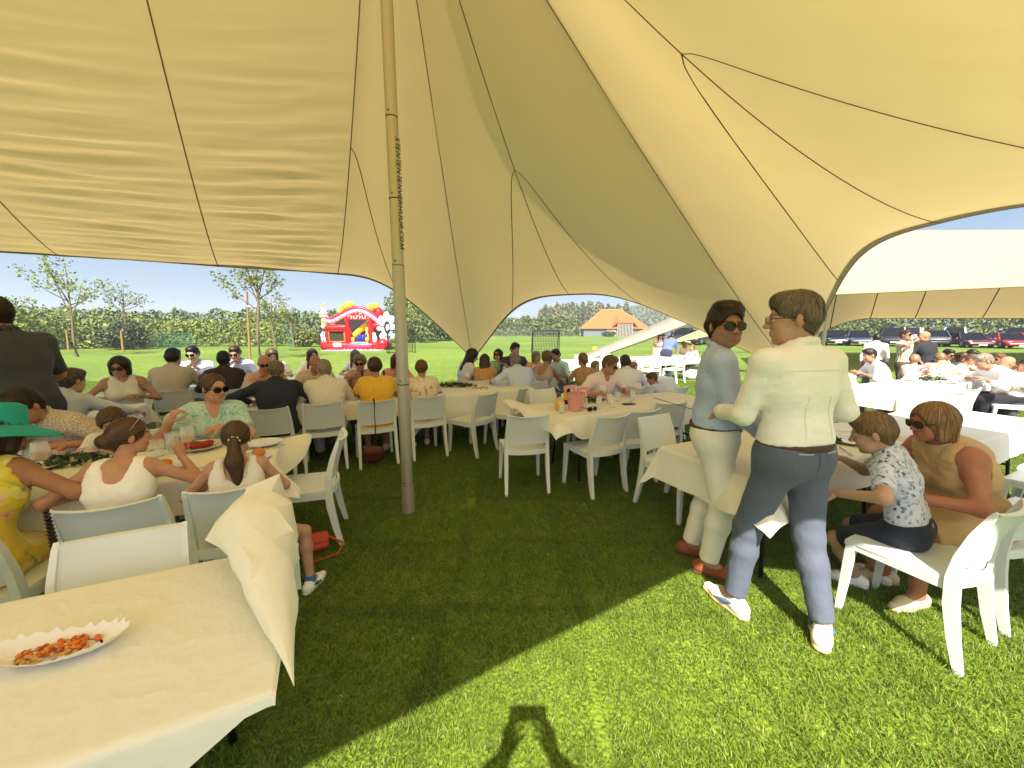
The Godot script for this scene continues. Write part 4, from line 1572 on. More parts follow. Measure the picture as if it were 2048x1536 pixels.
# ---------------------------------------------------------------- bodies
# A grid of distances; shapes are joined with a smooth minimum and meshed as surface nets.
class Field:
	var o: Vector3
	var h: float
	var nx: int
	var ny: int
	var nz: int
	var d := PackedFloat32Array()

	func _init(lo: Vector3, hi: Vector3, cell: float) -> void:
		o = lo
		h = cell
		nx = int(ceil((hi.x - lo.x) / cell)) + 1
		ny = int(ceil((hi.y - lo.y) / cell)) + 1
		nz = int(ceil((hi.z - lo.z) / cell)) + 1
		d.resize(nx * ny * nz)
		d.fill(1.0)

	# tapered capsule; fa, fs flatten it along fa; flat cuts it square at b; sub carves instead of adding
	func cap(a: Vector3, b: Vector3, ra: float, rb: float, k: float, fa := Vector3.ZERO, fs := 1.0, flat := false, sub := false) -> void:
		var m := maxf(ra, rb) + maxf(k, 2.6 * h)
		var l0 := (Vector3(minf(a.x, b.x), minf(a.y, b.y), minf(a.z, b.z)) - Vector3(m, m, m) - o) / h
		var l1 := (Vector3(maxf(a.x, b.x), maxf(a.y, b.y), maxf(a.z, b.z)) + Vector3(m, m, m) - o) / h
		var x0 := maxi(0, int(floor(l0.x))); var x1 := mini(nx - 1, int(ceil(l1.x)))
		var y0 := maxi(0, int(floor(l0.y))); var y1 := mini(ny - 1, int(ceil(l1.y)))
		var z0 := maxi(0, int(floor(l0.z))); var z1 := mini(nz - 1, int(ceil(l1.z)))
		var ba := b - a
		var len := ba.length()
		var inv := 1.0 / maxf(ba.length_squared(), 1e-9)
		var dr := rb - ra
		var ik := .25 / k
		var bend := fs != 1.0
		for z in range(z0, z1 + 1):
			for y in range(y0, y1 + 1):
				var i := (z * ny + y) * nx + x0
				var pa := o + Vector3(x0, y, z) * h - a
				for x in range(x0, x1 + 1):
					var tt := pa.dot(ba) * inv
					var t := clampf(tt, 0.0, 1.0)
					var q := pa - ba * t
					if bend: q += fa * (fa.dot(q) * (fs - 1.0))
					var e := q.length() - ra - dr * t
					if flat: e = maxf(e, (tt - 1.0) * len)
					var w := d[i]
					if sub:
						e = -e
						var g := k - absf(w - e)
						d[i] = maxf(w, e) + (g * g * ik if g > 0.0 else 0.0)
					else:
						var g := k - absf(w - e)
						d[i] = minf(w, e) - (g * g * ik if g > 0.0 else 0.0)
					i += 1
					pa.x += h

	func ell(c: Vector3, r: Vector3, k: float, sub := false, turn := Basis()) -> void:
		var mr := maxf(r.x, maxf(r.y, r.z))
		var m := mr + maxf(k, 2.6 * h)
		var l0 := (c - Vector3(m, m, m) - o) / h
		var l1 := (c + Vector3(m, m, m) - o) / h
		if turn == Basis():
			var mm := Vector3.ONE * maxf(k, 2.6 * h)
			l0 = (c - r - mm - o) / h
			l1 = (c + r + mm - o) / h
		var x0 := maxi(0, int(floor(l0.x))); var x1 := mini(nx - 1, int(ceil(l1.x)))
		var y0 := maxi(0, int(floor(l0.y))); var y1 := mini(ny - 1, int(ceil(l1.y)))
		var z0 := maxi(0, int(floor(l0.z))); var z1 := mini(nz - 1, int(ceil(l1.z)))
		var inv := Vector3.ONE / r
		var ik := .25 / k
		var ti := turn.inverse()
		for z in range(z0, z1 + 1):
			for y in range(y0, y1 + 1):
				var i := (z * ny + y) * nx + x0
				for x in range(x0, x1 + 1):
					var q := ti * (o + Vector3(x, y, z) * h - c) * inv
					var k0 := q.length()
					var k1 := (q * inv).length()
					var e := k0 * (k0 - 1.0) / maxf(k1, 1e-6) if k0 > .02 else -minf(r.x, minf(r.y, r.z))
					var w := d[i]
					var g := 0.0
					if sub:
						e = -e
						g = k - absf(w - e)
						d[i] = maxf(w, e) + (g * g * ik if g > 0.0 else 0.0)
					else:
						g = k - absf(w - e)
						d[i] = minf(w, e) - (g * g * ik if g > 0.0 else 0.0)
					i += 1

	func at(p: Vector3) -> float:
		var q := (p - o) / h
		var x := clampi(int(q.x), 0, nx - 2); var y := clampi(int(q.y), 0, ny - 2); var z := clampi(int(q.z), 0, nz - 2)
		var f := q - Vector3(x, y, z)
		var i := (z * ny + y) * nx + x
		var s := nx * ny
		var a := lerpf(lerpf(d[i], d[i + 1], f.x), lerpf(d[i + nx], d[i + nx + 1], f.x), f.y)
		var b := lerpf(lerpf(d[i + s], d[i + s + 1], f.x), lerpf(d[i + s + nx], d[i + s + nx + 1], f.x), f.y)
		return lerpf(a, b, f.z)

	func slope(p: Vector3) -> Vector3:
		var e := h * .8
		return Vector3(at(p + Vector3(e, 0, 0)) - at(p - Vector3(e, 0, 0)), at(p + Vector3(0, e, 0)) - at(p - Vector3(0, e, 0)), at(p + Vector3(0, 0, e)) - at(p - Vector3(0, 0, e))).normalized()

	# keep only what lies behind the plane
	func cut(p: Vector3, n: Vector3) -> void:
		n = n.normalized()
		var i := 0
		for z in nz:
			for y in ny:
				var e := n.dot(o + Vector3(0, y, z) * h - p)
				var st := n.x * h
				for x in nx:
					if e > d[i]: d[i] = e
					e += st
					i += 1

	# surface nets appended to vertex and index lists
	func net(v: PackedVector3Array, idx: PackedInt32Array) -> Array:
		var band := h * 3.2
		var at := PackedInt32Array()
		at.resize(nx * ny * nz)
		at.fill(-1)
		var sy := nx
		var sz := nx * ny
		var cells := PackedInt32Array()
		var corner := [0, 1, sy, sy + 1, sz, sz + 1, sz + sy, sz + sy + 1]
		for z in nz - 1:
			for y in ny - 1:
				var i := (z * ny + y) * nx
				for x in nx - 1:
					var a := d[i]
					if a < band and a > -band:
						var b := d[i + 1]; var c := d[i + sy]; var e := d[i + sy + 1]
						var f := d[i + sz]; var g := d[i + sz + 1]; var j := d[i + sz + sy]; var l := d[i + sz + sy + 1]
						var n := int(a < 0.0) + int(b < 0.0) + int(c < 0.0) + int(e < 0.0) + int(f < 0.0) + int(g < 0.0) + int(j < 0.0) + int(l < 0.0)
						if n > 0 and n < 8:
							var s := Vector3.ZERO
							var m := 0
							if (a < 0.0) != (b < 0.0): s += Vector3(a / (a - b), 0, 0); m += 1
							if (c < 0.0) != (e < 0.0): s += Vector3(c / (c - e), 1, 0); m += 1
							if (f < 0.0) != (g < 0.0): s += Vector3(f / (f - g), 0, 1); m += 1
							if (j < 0.0) != (l < 0.0): s += Vector3(j / (j - l), 1, 1); m += 1
							if (a < 0.0) != (c < 0.0): s += Vector3(0, a / (a - c), 0); m += 1
							if (b < 0.0) != (e < 0.0): s += Vector3(1, b / (b - e), 0); m += 1
							if (f < 0.0) != (j < 0.0): s += Vector3(0, f / (f - j), 1); m += 1
							if (g < 0.0) != (l < 0.0): s += Vector3(1, g / (g - l), 1); m += 1
							if (a < 0.0) != (f < 0.0): s += Vector3(0, 0, a / (a - f)); m += 1
							if (b < 0.0) != (g < 0.0): s += Vector3(1, 0, b / (b - g)); m += 1
							if (c < 0.0) != (j < 0.0): s += Vector3(0, 1, c / (c - j)); m += 1
							if (e < 0.0) != (l < 0.0): s += Vector3(1, 1, e / (e - l)); m += 1
							at[i] = v.size()
							v.append(o + (Vector3(x, y, z) + s / m) * h)
							cells.append(i)
					i += 1
		for i in cells:
			var a := d[i] < 0.0
			# edge from this grid point along x, y, z: four cells round it
			var r := i % sz
			if i >= sz and r >= sy:
				var b := d[i + 1] < 0.0
				if a != b and at[i - sy] >= 0 and at[i - sz] >= 0 and at[i - sy - sz] >= 0:
					_q(idx, at[i], at[i - sy], at[i - sy - sz], at[i - sz], a)
			if i >= sz and r % sy > 0:
				var b := d[i + sy] < 0.0
				if a != b and at[i - 1] >= 0 and at[i - sz] >= 0 and at[i - 1 - sz] >= 0:
					_q(idx, at[i], at[i - sz], at[i - 1 - sz], at[i - 1], a)
			if r >= sy and r % sy > 0:
				var b := d[i + sz] < 0.0
				if a != b and at[i - 1] >= 0 and at[i - sy] >= 0 and at[i - 1 - sy] >= 0:
					_q(idx, at[i], at[i - 1], at[i - 1 - sy], at[i - sy], a)
		return [v, idx]

	func _q(idx: PackedInt32Array, a: int, b: int, c: int, e: int, flip: bool) -> void:
		if flip:
			idx.append(a); idx.append(b); idx.append(c); idx.append(a); idx.append(c); idx.append(e)
		else:
			idx.append(a); idx.append(c); idx.append(b); idx.append(a); idx.append(e); idx.append(c)

class Shape:
	var v := PackedVector3Array()
	var idx := PackedInt32Array()
	var c := PackedColorArray()

	func add(f: Field, t := Transform3D()) -> void:
		var nv := PackedVector3Array()
		var ni := PackedInt32Array()
		var got := f.net(nv, ni)
		nv = got[0]; ni = got[1]
		var base := v.size()
		if t != Transform3D(): nv = t * nv
		v.append_array(nv)
		for i in ni: idx.append(i + base)

	func normals() -> PackedVector3Array:
		var n := PackedVector3Array()
		n.resize(v.size())
		for k in range(0, idx.size(), 3):
			var a := idx[k]; var b := idx[k + 1]; var e := idx[k + 2]
			var f := (v[e] - v[a]).cross(v[b] - v[a])
			n[a] += f; n[b] += f; n[e] += f
		for i in n.size(): n[i] = n[i].normalized() if n[i].length_squared() > 1e-24 else Vector3.UP
		return n

	func arrays() -> Array:
		var arr := []
		arr.resize(Mesh.ARRAY_MAX)
		arr[Mesh.ARRAY_VERTEX] = v
		arr[Mesh.ARRAY_NORMAL] = normals()
		if c.size() == v.size(): arr[Mesh.ARRAY_COLOR] = c
		arr[Mesh.ARRAY_INDEX] = idx
		return arr

func elbow_of(s: Vector3, w: Vector3, hint: Vector3, l1: float, l2: float) -> Array:
	var d := w - s
	var len := d.length()
	if len > (l1 + l2) * .995:
		d = d * ((l1 + l2) * .995 / len)
		len = d.length()
		w = s + d
	var x := (l1 * l1 - l2 * l2 + len * len) / (2.0 * len)
	var hgt := sqrt(maxf(l1 * l1 - x * x, 0.0))
	var dn := d / len
	var side := (hint - dn * hint.dot(dn)).normalized()
	return [s + dn * x + side * hgt, w]

func gv(s: Dictionary, k: String, def: Variant) -> Variant:
	return s[k] if s.has(k) else def

# joints of a body in its own frame: it faces -z, x to its right
func pose(s: Dictionary) -> Dictionary:
	var sit: bool = gv(s, "sit", true)
	var fem: bool = gv(s, "fem", false)
	var lean := deg_to_rad(gv(s, "lean", 8.0))
	var bend := deg_to_rad(gv(s, "bend", 10.0))
	var roll := deg_to_rad(gv(s, "roll", 0.0))
	var tw := deg_to_rad(gv(s, "twist", 0.0))
	var j := {}
	j.hip = Vector3(0, .535 if sit else .93, 0)
	var r1 := Basis(Vector3(0, 0, 1), roll) * Basis(Vector3(0, 1, 0), tw * .4) * Basis(Vector3(1, 0, 0), -lean)
	var r2 := Basis(Vector3(0, 0, 1), roll) * Basis(Vector3(0, 1, 0), tw) * Basis(Vector3(1, 0, 0), -(lean + bend))
	j.r1 = r1; j.r2 = r2
	j.waist = j.hip + r1 * Vector3(0, .14, 0)
	j.chest = j.waist + r1 * Vector3(0, .19, -.005)
	j.neck = j.chest + r2 * Vector3(0, .20, .01)
	var sw := .158 if fem else .178
	sw *= gv(s, "wide", 1.0)
	var shrug: float = gv(s, "shrug", 0.0)
	for k in 2:
		var sg := -1.0 if k == 0 else 1.0
		var key := "l" if k == 0 else "r"
		j["sh" + key] = j.neck + r2 * Vector3(sw * sg, -.05 + shrug, -.005)
		var wdef := Vector3(.16 * sg, .80, -.42) if sit else Vector3(.26 * sg, .78, -.10)
		var w: Vector3 = gv(s, key + "h", wdef)
		var hint: Vector3 = gv(s, key + "e", Vector3(sg * .9, -.7, .25))
		var e := elbow_of(j["sh" + key], w, r2 * hint, .285, .25)
		j["el" + key] = e[0]
		j["wr" + key] = e[1]
		var hj: Vector3 = j.hip + Vector3(.088 * sg, -.01, 0)
		j["hj" + key] = hj
		var gy: float = gv(s, "ground", 0.0)
		var fdef := Vector3(.12 * sg, gy, -.40) if sit else Vector3(.11 * sg, gy, 0.0)
		var ft: Vector3 = gv(s, key + "f", fdef)
		ft.y += gy if s.has(key + "f") else 0.0
		var ank := ft + Vector3(0, .085, .03)
		var kn := elbow_of(hj, ank, gv(s, key + "k", Vector3(.15 * sg, .8, -1.0)), .43, .415)
		j["kn" + key] = kn[0]
		j["an" + key] = kn[1]
		j["toe" + key] = gv(s, key + "t", Vector3(.25 * sg, 0, -1)).normalized()
	var hy := deg_to_rad(gv(s, "hyaw", 0.0))
	var hp := deg_to_rad(gv(s, "hpitch", 12.0))
	var ht := deg_to_rad(gv(s, "htilt", 0.0))
	j.rh = Basis(Vector3(0, 1, 0), hy) * Basis(Vector3(1, 0, 0), -hp) * Basis(Vector3(0, 0, 1), ht)
	j.head = j.neck + r2 * Vector3(0, .055, -.005) + j.rh * Vector3(0, .108, -.022)
	return j

# the torso and limbs as capsules in a field, dr thicker than the skin
func torso(f: Field, j: Dictionary, s: Dictionary, dr: float, low: float) -> void:
	var g: float = gv(s, "g", 1.0)
	var fem: bool = gv(s, "fem", false)
	var r1: Basis = j.r1; var r2: Basis = j.r2
	var fw1 := r1 * Vector3(0, 0, 1)
	var fw2 := r2 * Vector3(0, 0, 1)
	var x1 := r1 * Vector3(1, 0, 0)
	var x2 := r2 * Vector3(1, 0, 0)
	if low > 0.0:
		f.cap(j.hip - x1 * .065, j.hip + x1 * .065, .118 * g + dr, .118 * g + dr, .05, fw1, 1.06)
	f.cap(j.waist - x1 * .055, j.waist + x1 * .055, (.098 if fem else .108) * g + dr, (.098 if fem else .108) * g + dr, .07, fw1, 1.16 / sqrt(g))
	if g > 1.1: f.ell(j.waist - fw1 * .05 * g - r1 * Vector3(0, .02, 0), Vector3(.12, .11, .10) * g, .06)
	f.cap(j.chest - x2 * .075, j.chest + x2 * .075, .112 * g + dr, .112 * g + dr, .07, fw2, 1.16)
	var up: Vector3 = j.chest + r2 * Vector3(0, .10, .012)
	f.cap(up - x2 * .085, up + x2 * .085, .095 * g + dr, .095 * g + dr, .06, fw2, 1.22)
	f.cap(j.shl * .8 + j.shr * .2, j.shr * .8 + j.shl * .2, .058 + dr, .058 + dr, .06)
	if fem:
		for sg in [-1.0, 1.0]:
			f.ell(j.chest + r2 * Vector3(.068 * sg, .015, -.085), Vector3(.06, .062, .058) * g + Vector3.ONE * dr, .035)

func arm(f: Field, j: Dictionary, s: Dictionary, key: String, dr: float, upto: float) -> void:
	var g: float = gv(s, "armg", sqrt(gv(s, "g", 1.0)) * (.9 if gv(s, "fem", false) else 1.0))
	var sh: Vector3 = j["sh" + key]; var el: Vector3 = j["el" + key]; var wr: Vector3 = j["wr" + key]
	f.cap(sh, sh, .056 * g + dr, .056 * g + dr, .05)
	if upto <= 1.0:
		f.cap(sh, sh.lerp(el, upto), .05 * g + dr, lerpf(.05, .042, upto) * g + dr * 1.25, .03, Vector3.ZERO, 1.0, upto < 1.0)
		return
	f.cap(sh, el, .05 * g + dr, .041 * g + dr, .03)
	f.cap(el, el.lerp(wr, upto - 1.0), .042 * g + dr, lerpf(.042, .027, upto - 1.0) * g + dr, .025, Vector3.ZERO, 1.0, upto < 2.0)

func leg(f: Field, j: Dictionary, s: Dictionary, key: String, dr: float, upto: float) -> void:
	var g: float = sqrt(gv(s, "g", 1.0)) * float(gv(s, "legg", 1.0))
	var hj: Vector3 = j["hj" + key]; var kn: Vector3 = j["kn" + key]; var an: Vector3 = j["an" + key]
	if upto <= 1.0:
		f.cap(hj, hj.lerp(kn, upto), .088 * g + dr, lerpf(.088, .06, upto) * g + dr * 1.3, .05, Vector3.ZERO, 1.0, upto < 1.0)
		return
	f.cap(hj, kn, .088 * g + dr, .058 * g + dr, .05)
	var calf := kn.lerp(an, .32)
	f.cap(kn, calf, .055 * g + dr, .053 * g + dr, .03)
	f.cap(calf, kn.lerp(an, upto - 1.0), .053 * g + dr, lerpf(.053, .036, (upto - 1.32) / .68) * g + dr * 1.2, .03, Vector3.ZERO, 1.0, upto < 2.0)

func bounds_of(list: Array, m: float) -> AABB:
	var b := AABB(list[0], Vector3.ZERO)
	for q in list: b = b.expand(q)
	return b.grow(m)

func wrinkle(sp: Shape, amp: float, freq: float, seed_: float, squash := Vector3(1, 1, 1)) -> void:
	var n := sp.normals()
	for i in sp.v.size():
		var q := sp.v[i] * freq * squash
		var a := noise.get_noise_3d(q.x + seed_, q.y, q.z)
		a = 1.0 - 2.6 * absf(a)
		a = maxf(a, -1.0) + .6 * noise.get_noise_3d(q.x * 2.3, q.y * 2.3 + seed_, q.z * 2.3)
		sp.v[i] += n[i] * a * amp

func hand(sp: Shape, wr: Vector3, dirn: Vector3, palm: Vector3, left: bool, curl: float, cell: float, k := 1.0) -> void:
	var y := dirn.normalized()
	var z := (palm - y * palm.dot(y)).normalized()   # towards the palm side
	var x := y.cross(z) * (1.0 if left else -1.0)    # towards the thumb
	var b := Basis(x, y, z)
	var f := Field.new(Vector3(-.075, -.03, -.075) * k, Vector3(.095, .21, .105) * k, cell)
	var base := [Vector3(.030, .082, 0), Vector3(.010, .087, 0), Vector3(-.011, .084, 0), Vector3(-.030, .076, 0)]
	var lens := [.072, .080, .074, .058]
	for i in 4:
		f.cap(Vector3(.0, .005, 0) * k + base[i] * .15 * k, base[i] * k, .019 * k, .0125 * k, .012 * k)
		var q: Vector3 = base[i] * k
		var a := curl * (.85 + .12 * i)
		var ang := 0.0
		for sgm in 3:
			ang += a * [.7, 1.0, .7][sgm]
			var ln: float = lens[i] * k * [.45, .31, .26][sgm]
			var e := q + Vector3(base[i].x * .35, cos(ang), sin(ang)).normalized() * ln
			f.cap(q, e, (.0092 - .0007 * sgm) * k, (.0086 - .0009 * sgm) * k, .004 * k)
			q = e
	var t0 := Vector3(.022, .022, .008) * k
	var t1 := Vector3(.050, .052, .020 + .012 * curl) * k
	var t2 := Vector3(.053, .082, .030 + .03 * curl) * k
	var t3 := Vector3(.046 - .012 * curl, .104, .040 + .04 * curl) * k
	f.cap(t0, t1, .017 * k, .0125 * k, .01 * k)
	f.cap(t1, t2, .0115 * k, .0105 * k, .004 * k)
	f.cap(t2, t3, .0105 * k, .0085 * k, .004 * k)
	f.cap(Vector3(0, -.02, 0) * k, Vector3(0, .02, 0) * k, .026 * k, .024 * k, .01 * k, Vector3(0, 0, 1), 1.25)
	sp.add(f, Transform3D(b, wr))

func head_field(s: Dictionary, cell: float) -> Field:
	var fem: bool = gv(s, "fem", false)
	var f := Field.new(Vector3(-.105, -.16, -.135), Vector3(.105, .14, .125), cell)
	var jw: float = gv(s, "jaw", .9 if fem else 1.0)
	f.ell(Vector3(0, .030, .012), Vector3(.0755, .090, .0965), .01)
	f.ell(Vector3(0, -.032, -.030), Vector3(.0615 * jw, .082, .062), .03)
	f.cap(Vector3(-.034 * jw, -.072, -.040), Vector3(.034 * jw, -.072, -.040), .030, .030, .03)
	f.ell(Vector3(0, -.098, -.064), Vector3(.022, .017, .019), .022)
	f.cap(Vector3(-.034, .024, -.078), Vector3(.034, .024, -.078), .012, .012, .018)
	for sg in [-1.0, 1.0]:
		f.ell(Vector3(.036 * sg, -.030, -.066), Vector3(.022, .020, .018), .018)
		f.ell(Vector3(.031 * sg, .006, -.099), Vector3(.017, .0105, .014), .010, true)
		f.ell(Vector3(.031 * sg, .005, -.0805), Vector3(.0125, .0115, .0115), .003)
		f.ell(Vector3(.0765 * sg, -.004, .012), Vector3(.010, .031, .019), .006, false, Basis(Vector3(0, 1, 0), -.45 * sg))
		f.ell(Vector3(.013 * sg, -.030, -.100), Vector3(.008, .007, .009), .006)
	f.cap(Vector3(0, .012, -.088), Vector3(0, -.024, -.110), .0085, .0125, .012)
	f.cap(Vector3(-.018, -.0545, -.0885), Vector3(.018, -.0545, -.0885), .0062, .0062, .006)
	f.cap(Vector3(-.016, -.0655, -.0875), Vector3(.016, -.0655, -.0875), .0072, .0072, .006)
	f.cap(Vector3(-.02, -.0600, -.0985), Vector3(.02, -.0600, -.0985), .003, .003, .003, Vector3.ZERO, 1.0, false, true)
	f.cap(Vector3(0, -.06, .025), Vector3(0, -.155, .035), .054, .052 if not fem else .046, .03)
	return f

func hair_field(s: Dictionary, style: String, cell: float) -> Field:
	var long := style in ["long", "pony", "bob", "wavy"]
	var f := Field.new(Vector3(-.16, -.40 if style in ["long", "pony", "wavy"] else -.18, -.15), Vector3(.16, .18, .22 if long else .2), cell)
	var x := 0.0
	match style:
		"short": x = .006
		"buzz": x = .003
		"bald": x = .004
		"volume": x = .017
		"bob": x = .014
		"long", "wavy": x = .012
		"pony", "bun": x = .007
		"curly": x = .022
		"swept": x = .012
	f.ell(Vector3(0, .032 + (.012 if style in ["short", "buzz", "swept", "bald"] else .0), .014), Vector3(.0765 + x, .0895 + x, .0975 + x), .01)
	if style in ["short", "swept", "volume"]:
		f.ell(Vector3(0, .095, -.05), Vector3(.062, .032 + x * .6, .045), .03)
	if style in ["short", "swept", "volume", "buzz", "bald"]:
		f.cap(Vector3(0, .0, .074), Vector3(0, -.058, .058), .036 + x, .026, .03)
		for sg in [-1.0, 1.0]: f.cap(Vector3(.045 * sg, .0, .055), Vector3(.032 * sg, -.055, .050), .032 + x, .024, .03)
	if style in ["bob", "long", "wavy"]:
		for sg in [-1.0, 1.0]:
			f.cap(Vector3(.066 * sg, .03, .0), Vector3(.078 * sg, -.085, -.012), .034, .026, .03)
			f.cap(Vector3(.045 * sg, .02, .06), Vector3(.05 * sg, -.10, .05), .05, .036, .03)
		f.cap(Vector3(0, .02, .07), Vector3(0, -.10, .07), .055, .04, .04)
	if style in ["long", "wavy"]:
		for sg in [-1.0, 0.0, 1.0]:
			f.cap(Vector3(.045 * sg, -.05, .06), Vector3(.075 * sg, -.30, .085), .046, .03, .03)
		f.cap(Vector3(.075, -.06, -.01), Vector3(.105, -.27, -.05), .030, .018, .02)
		f.cap(Vector3(-.075, -.06, -.01), Vector3(-.105, -.27, -.05), .030, .018, .02)
	if style == "pony":
		f.cap(Vector3(0, .0, .095), Vector3(0, -.01, .125), .03, .022, .015)
		f.cap(Vector3(0, -.01, .125), Vector3(-.005, -.14, .15), .026, .046, .02)
		f.cap(Vector3(-.005, -.14, .15), Vector3(.01, -.34, .125), .046, .016, .03)
	if style == "bun":
		f.ell(Vector3(0, gv(s, "bun_y", .0), .125), Vector3(.046, .044, .040), .02)
		f.cap(Vector3(0, -.02, .09), Vector3(0, -.075, .06), .04, .03, .03)
	# leave the face, the ears and the nape free
	f.ell(Vector3(0, -.042, -.088), Vector3(.068 if style not in ["bob", "long", "wavy"] else .059, .126 if style in ["bun", "pony"] else .114, .066), .008, true)
	if style in ["short", "buzz", "bald", "swept", "volume", "curly"]:
		f.cut(Vector3(0, -.022 if style != "curly" else -.06, 0), Vector3(0, -1, -.72 if style != "curly" else -.2))
		if style != "curly":
			for sg in [-1.0, 1.0]: f.ell(Vector3(.088 * sg, -.012, .008), Vector3(.022, .036, .026), .006, true)
	if style in ["pony", "bun"]:
		for sg in [-1.0, 1.0]: f.ell(Vector3(.09 * sg, -.020, -.004), Vector3(.024, .036, .026), .006, true)
		if style == "pony" or style == "bun":
			pass
	if style == "bald":
		f.ell(Vector3(0, .125, -.035), Vector3(.085, .085, .125), .01, true)
	if style == "swept":
		f.ell(Vector3(.02, .115, -.02), Vector3(.062, .028, .075), .02)
	# inside is hollow enough for the skull to fill
	return f

func in_thread(i: int) -> void:
	var s: Dictionary = jobs[i]
	s.out = build_person(s)

const HAIR_TONE := Color(.70, .62, .58)
var jobs := []

func build_person(s: Dictionary) -> Dictionary:
	var out := {}
	var dist: float = s.dist
	var sd := float(hash(s.label) % 1000) * .37
	var j := pose(s)
	var bc := clampf(dist * .0042, .0115, .032)
	var hc := clampf(dist * .0017, .0042, .011)
	var hands := clampf(dist * .0017, .0042, .0095)
	var lo := bounds_of([j.hip, j.neck, j.head, j.shl, j.shr, j.ell, j.elr, j.wrl, j.wrr, j.knl, j.knr, j.anl, j.anr], .17)
	var skin := Shape.new()
	var f := Field.new(lo.position, lo.end, bc)
	torso(f, j, s, 0.0, 1.0)
	for k in ["l", "r"]:
		arm(f, j, s, k, 0.0, 2.0)
		leg(f, j, s, k, 0.0, 2.0)
		var an: Vector3 = j["an" + k]
		f.cap(an, an + j["toe" + k] * .14 + Vector3(0, -.055, 0), .036, .026, .02)
	f.cap(j.neck + j.r2 * Vector3(0, -.03, .0), j.neck.lerp(j.head, .55), .055, .05, .035)
	skin.add(f)
	var skin_c: Color = s.skin
	for i in skin.v.size():
		var q := skin.v[i]
		var k := 1.0 + .10 * noise.get_noise_3d(q.x * 9.0, q.y * 9.0, q.z * 9.0 + sd) + .07 * noise.get_noise_3d(q.x * 40.0, q.y * 40.0, q.z * 40.0)
		skin.c.append(Color(minf(skin_c.r * k * 1.01, 1), skin_c.g * k * k, skin_c.b * k * k, 1))
	# head with its own fine grid
	var hk: float = gv(s, "hs", 1.0)
	var ht := Transform3D(j.rh * Basis.from_scale(Vector3.ONE * hk), j.head)
	var hd := Shape.new()
	hd.add(head_field(s, hc))
	var dark := skin_c * .45
	var lip := skin_c.lerp(Color(.38, .10, .09), .55)
	var hairc: Color = s.hairc * HAIR_TONE
	for q in hd.v:
		var kk := 1.0 + .12 * noise.get_noise_3d(q.x * 28.0 + sd, q.y * 28.0, q.z * 28.0) + .06 * noise.get_noise_3d(q.x * 90.0, q.y * 90.0, q.z * 90.0)
		var c := Color(minf(skin_c.r * (.6 + .4 * kk), 1), skin_c.g * kk, skin_c.b * kk)
		var front := q.z < -.05
		if front and absf(q.x) < .021 and q.y < -.050 and q.y > -.072 and q.z < -.082: c = lip
		elif front and q.y > .024 and q.y < .035 and absf(q.x) > .012 and absf(q.x) < .050 and q.z < -.066: c = hairc.lerp(skin_c, .3)
		elif front and absf(absf(q.x) - .031) < .011 and absf(q.y - .005) < .0062 and q.z < -.076:
			c = Color(.60, .56, .52) if absf(absf(q.x) - .031) > .005 else Color(.05, .035, .025)
		elif absf(q.x) > .078 and q.y < .03: c = skin_c.lerp(Color(.55, .16, .10), .25)
		elif front and absf(absf(q.x) - .04) < .016 and q.y < -.015 and q.y > -.045: c = skin_c.lerp(Color(.6, .2, .14), .16)
		if gv(s, "stubble", 0.0) > 0.0 and q.y < -.035 and q.z < -.02 and absf(q.x) > .0 and c.r > skin_c.r * .8 and not (front and absf(q.x) < .021 and q.y < -.050 and q.y > -.072): c = skin_c.lerp(hairc, .22 * gv(s, "stubble", 0.0))
		hd.c.append(Color(c.r, c.g, c.b, 1))
	var base := skin.v.size()
	skin.v.append_array(ht * hd.v)
	skin.c.append_array(hd.c)
	for i in hd.idx: skin.idx.append(i + base)
	for k in ["l", "r"]:
		var left: bool = k == "l"
		var wr: Vector3 = j["wr" + k]
		var dirn: Vector3 = gv(s, k + "d", (wr - j["el" + k]).normalized() + Vector3(0, -.05, -.15))
		var palm: Vector3 = gv(s, k + "p", Vector3(.4 if left else -.4, -1, 0))
		hand(skin, wr, dirn, palm, left, gv(s, k + "c", .5), hands, .92 if gv(s, "fem", false) else 1.0)
	while skin.c.size() < skin.v.size(): skin.c.append(skin_c)
	out.body = skin.arrays()
	# top
	var top: Array = s.top   # material key, sleeve (0 none .. 1 elbow .. 2 wrist), hem (metres below the waist), collar, neck
	if top.size():
		var sl: float = top[1]
		var shirt := Shape.new()
		f = Field.new(lo.position, lo.end, bc)
		var dress: bool = gv(s, "dress", false)
		torso(f, j, s, .013, 1.0)
		var hem: float = top[2]
		f.cut(j.waist - j.r1 * Vector3(0, hem, 0), j.r1 * Vector3(0, -1, 0))
		if dress:
			for k in ["l", "r"]: leg(f, j, s, k, .022, gv(s, "skirt", .95))
			f.cap(j.hip, (j.knl + j.knr) * .5, .12, .09, .09)
			f.cap(j.hip - Vector3(.06, 0, 0), j.hip + Vector3(.06, 0, 0), .128 * float(gv(s, "g", 1.0)), .128 * float(gv(s, "g", 1.0)), .05)
		if sl > 0.0:
			for k in ["l", "r"]: arm(f, j, s, k, .012 if sl > 1.0 else .016, sl)
		else:
			for k in ["l", "r"]: f.cap(j["sh" + k], j["el" + k], .062, .06, .012, Vector3.ZERO, 1.0, false, true)
		var nk: float = top[4] if top.size() > 4 else 0.0   # depth of a V or scoop
		var nd: Vector3 = j.r2 * Vector3(0, 1, 0)
		if top.size() > 3 and top[3] > 0.0:
			f.cap(j.neck + j.r2 * Vector3(-.03, -.02, .012), j.neck + j.r2 * Vector3(.03, -.02, .012), .066, .066, .05)
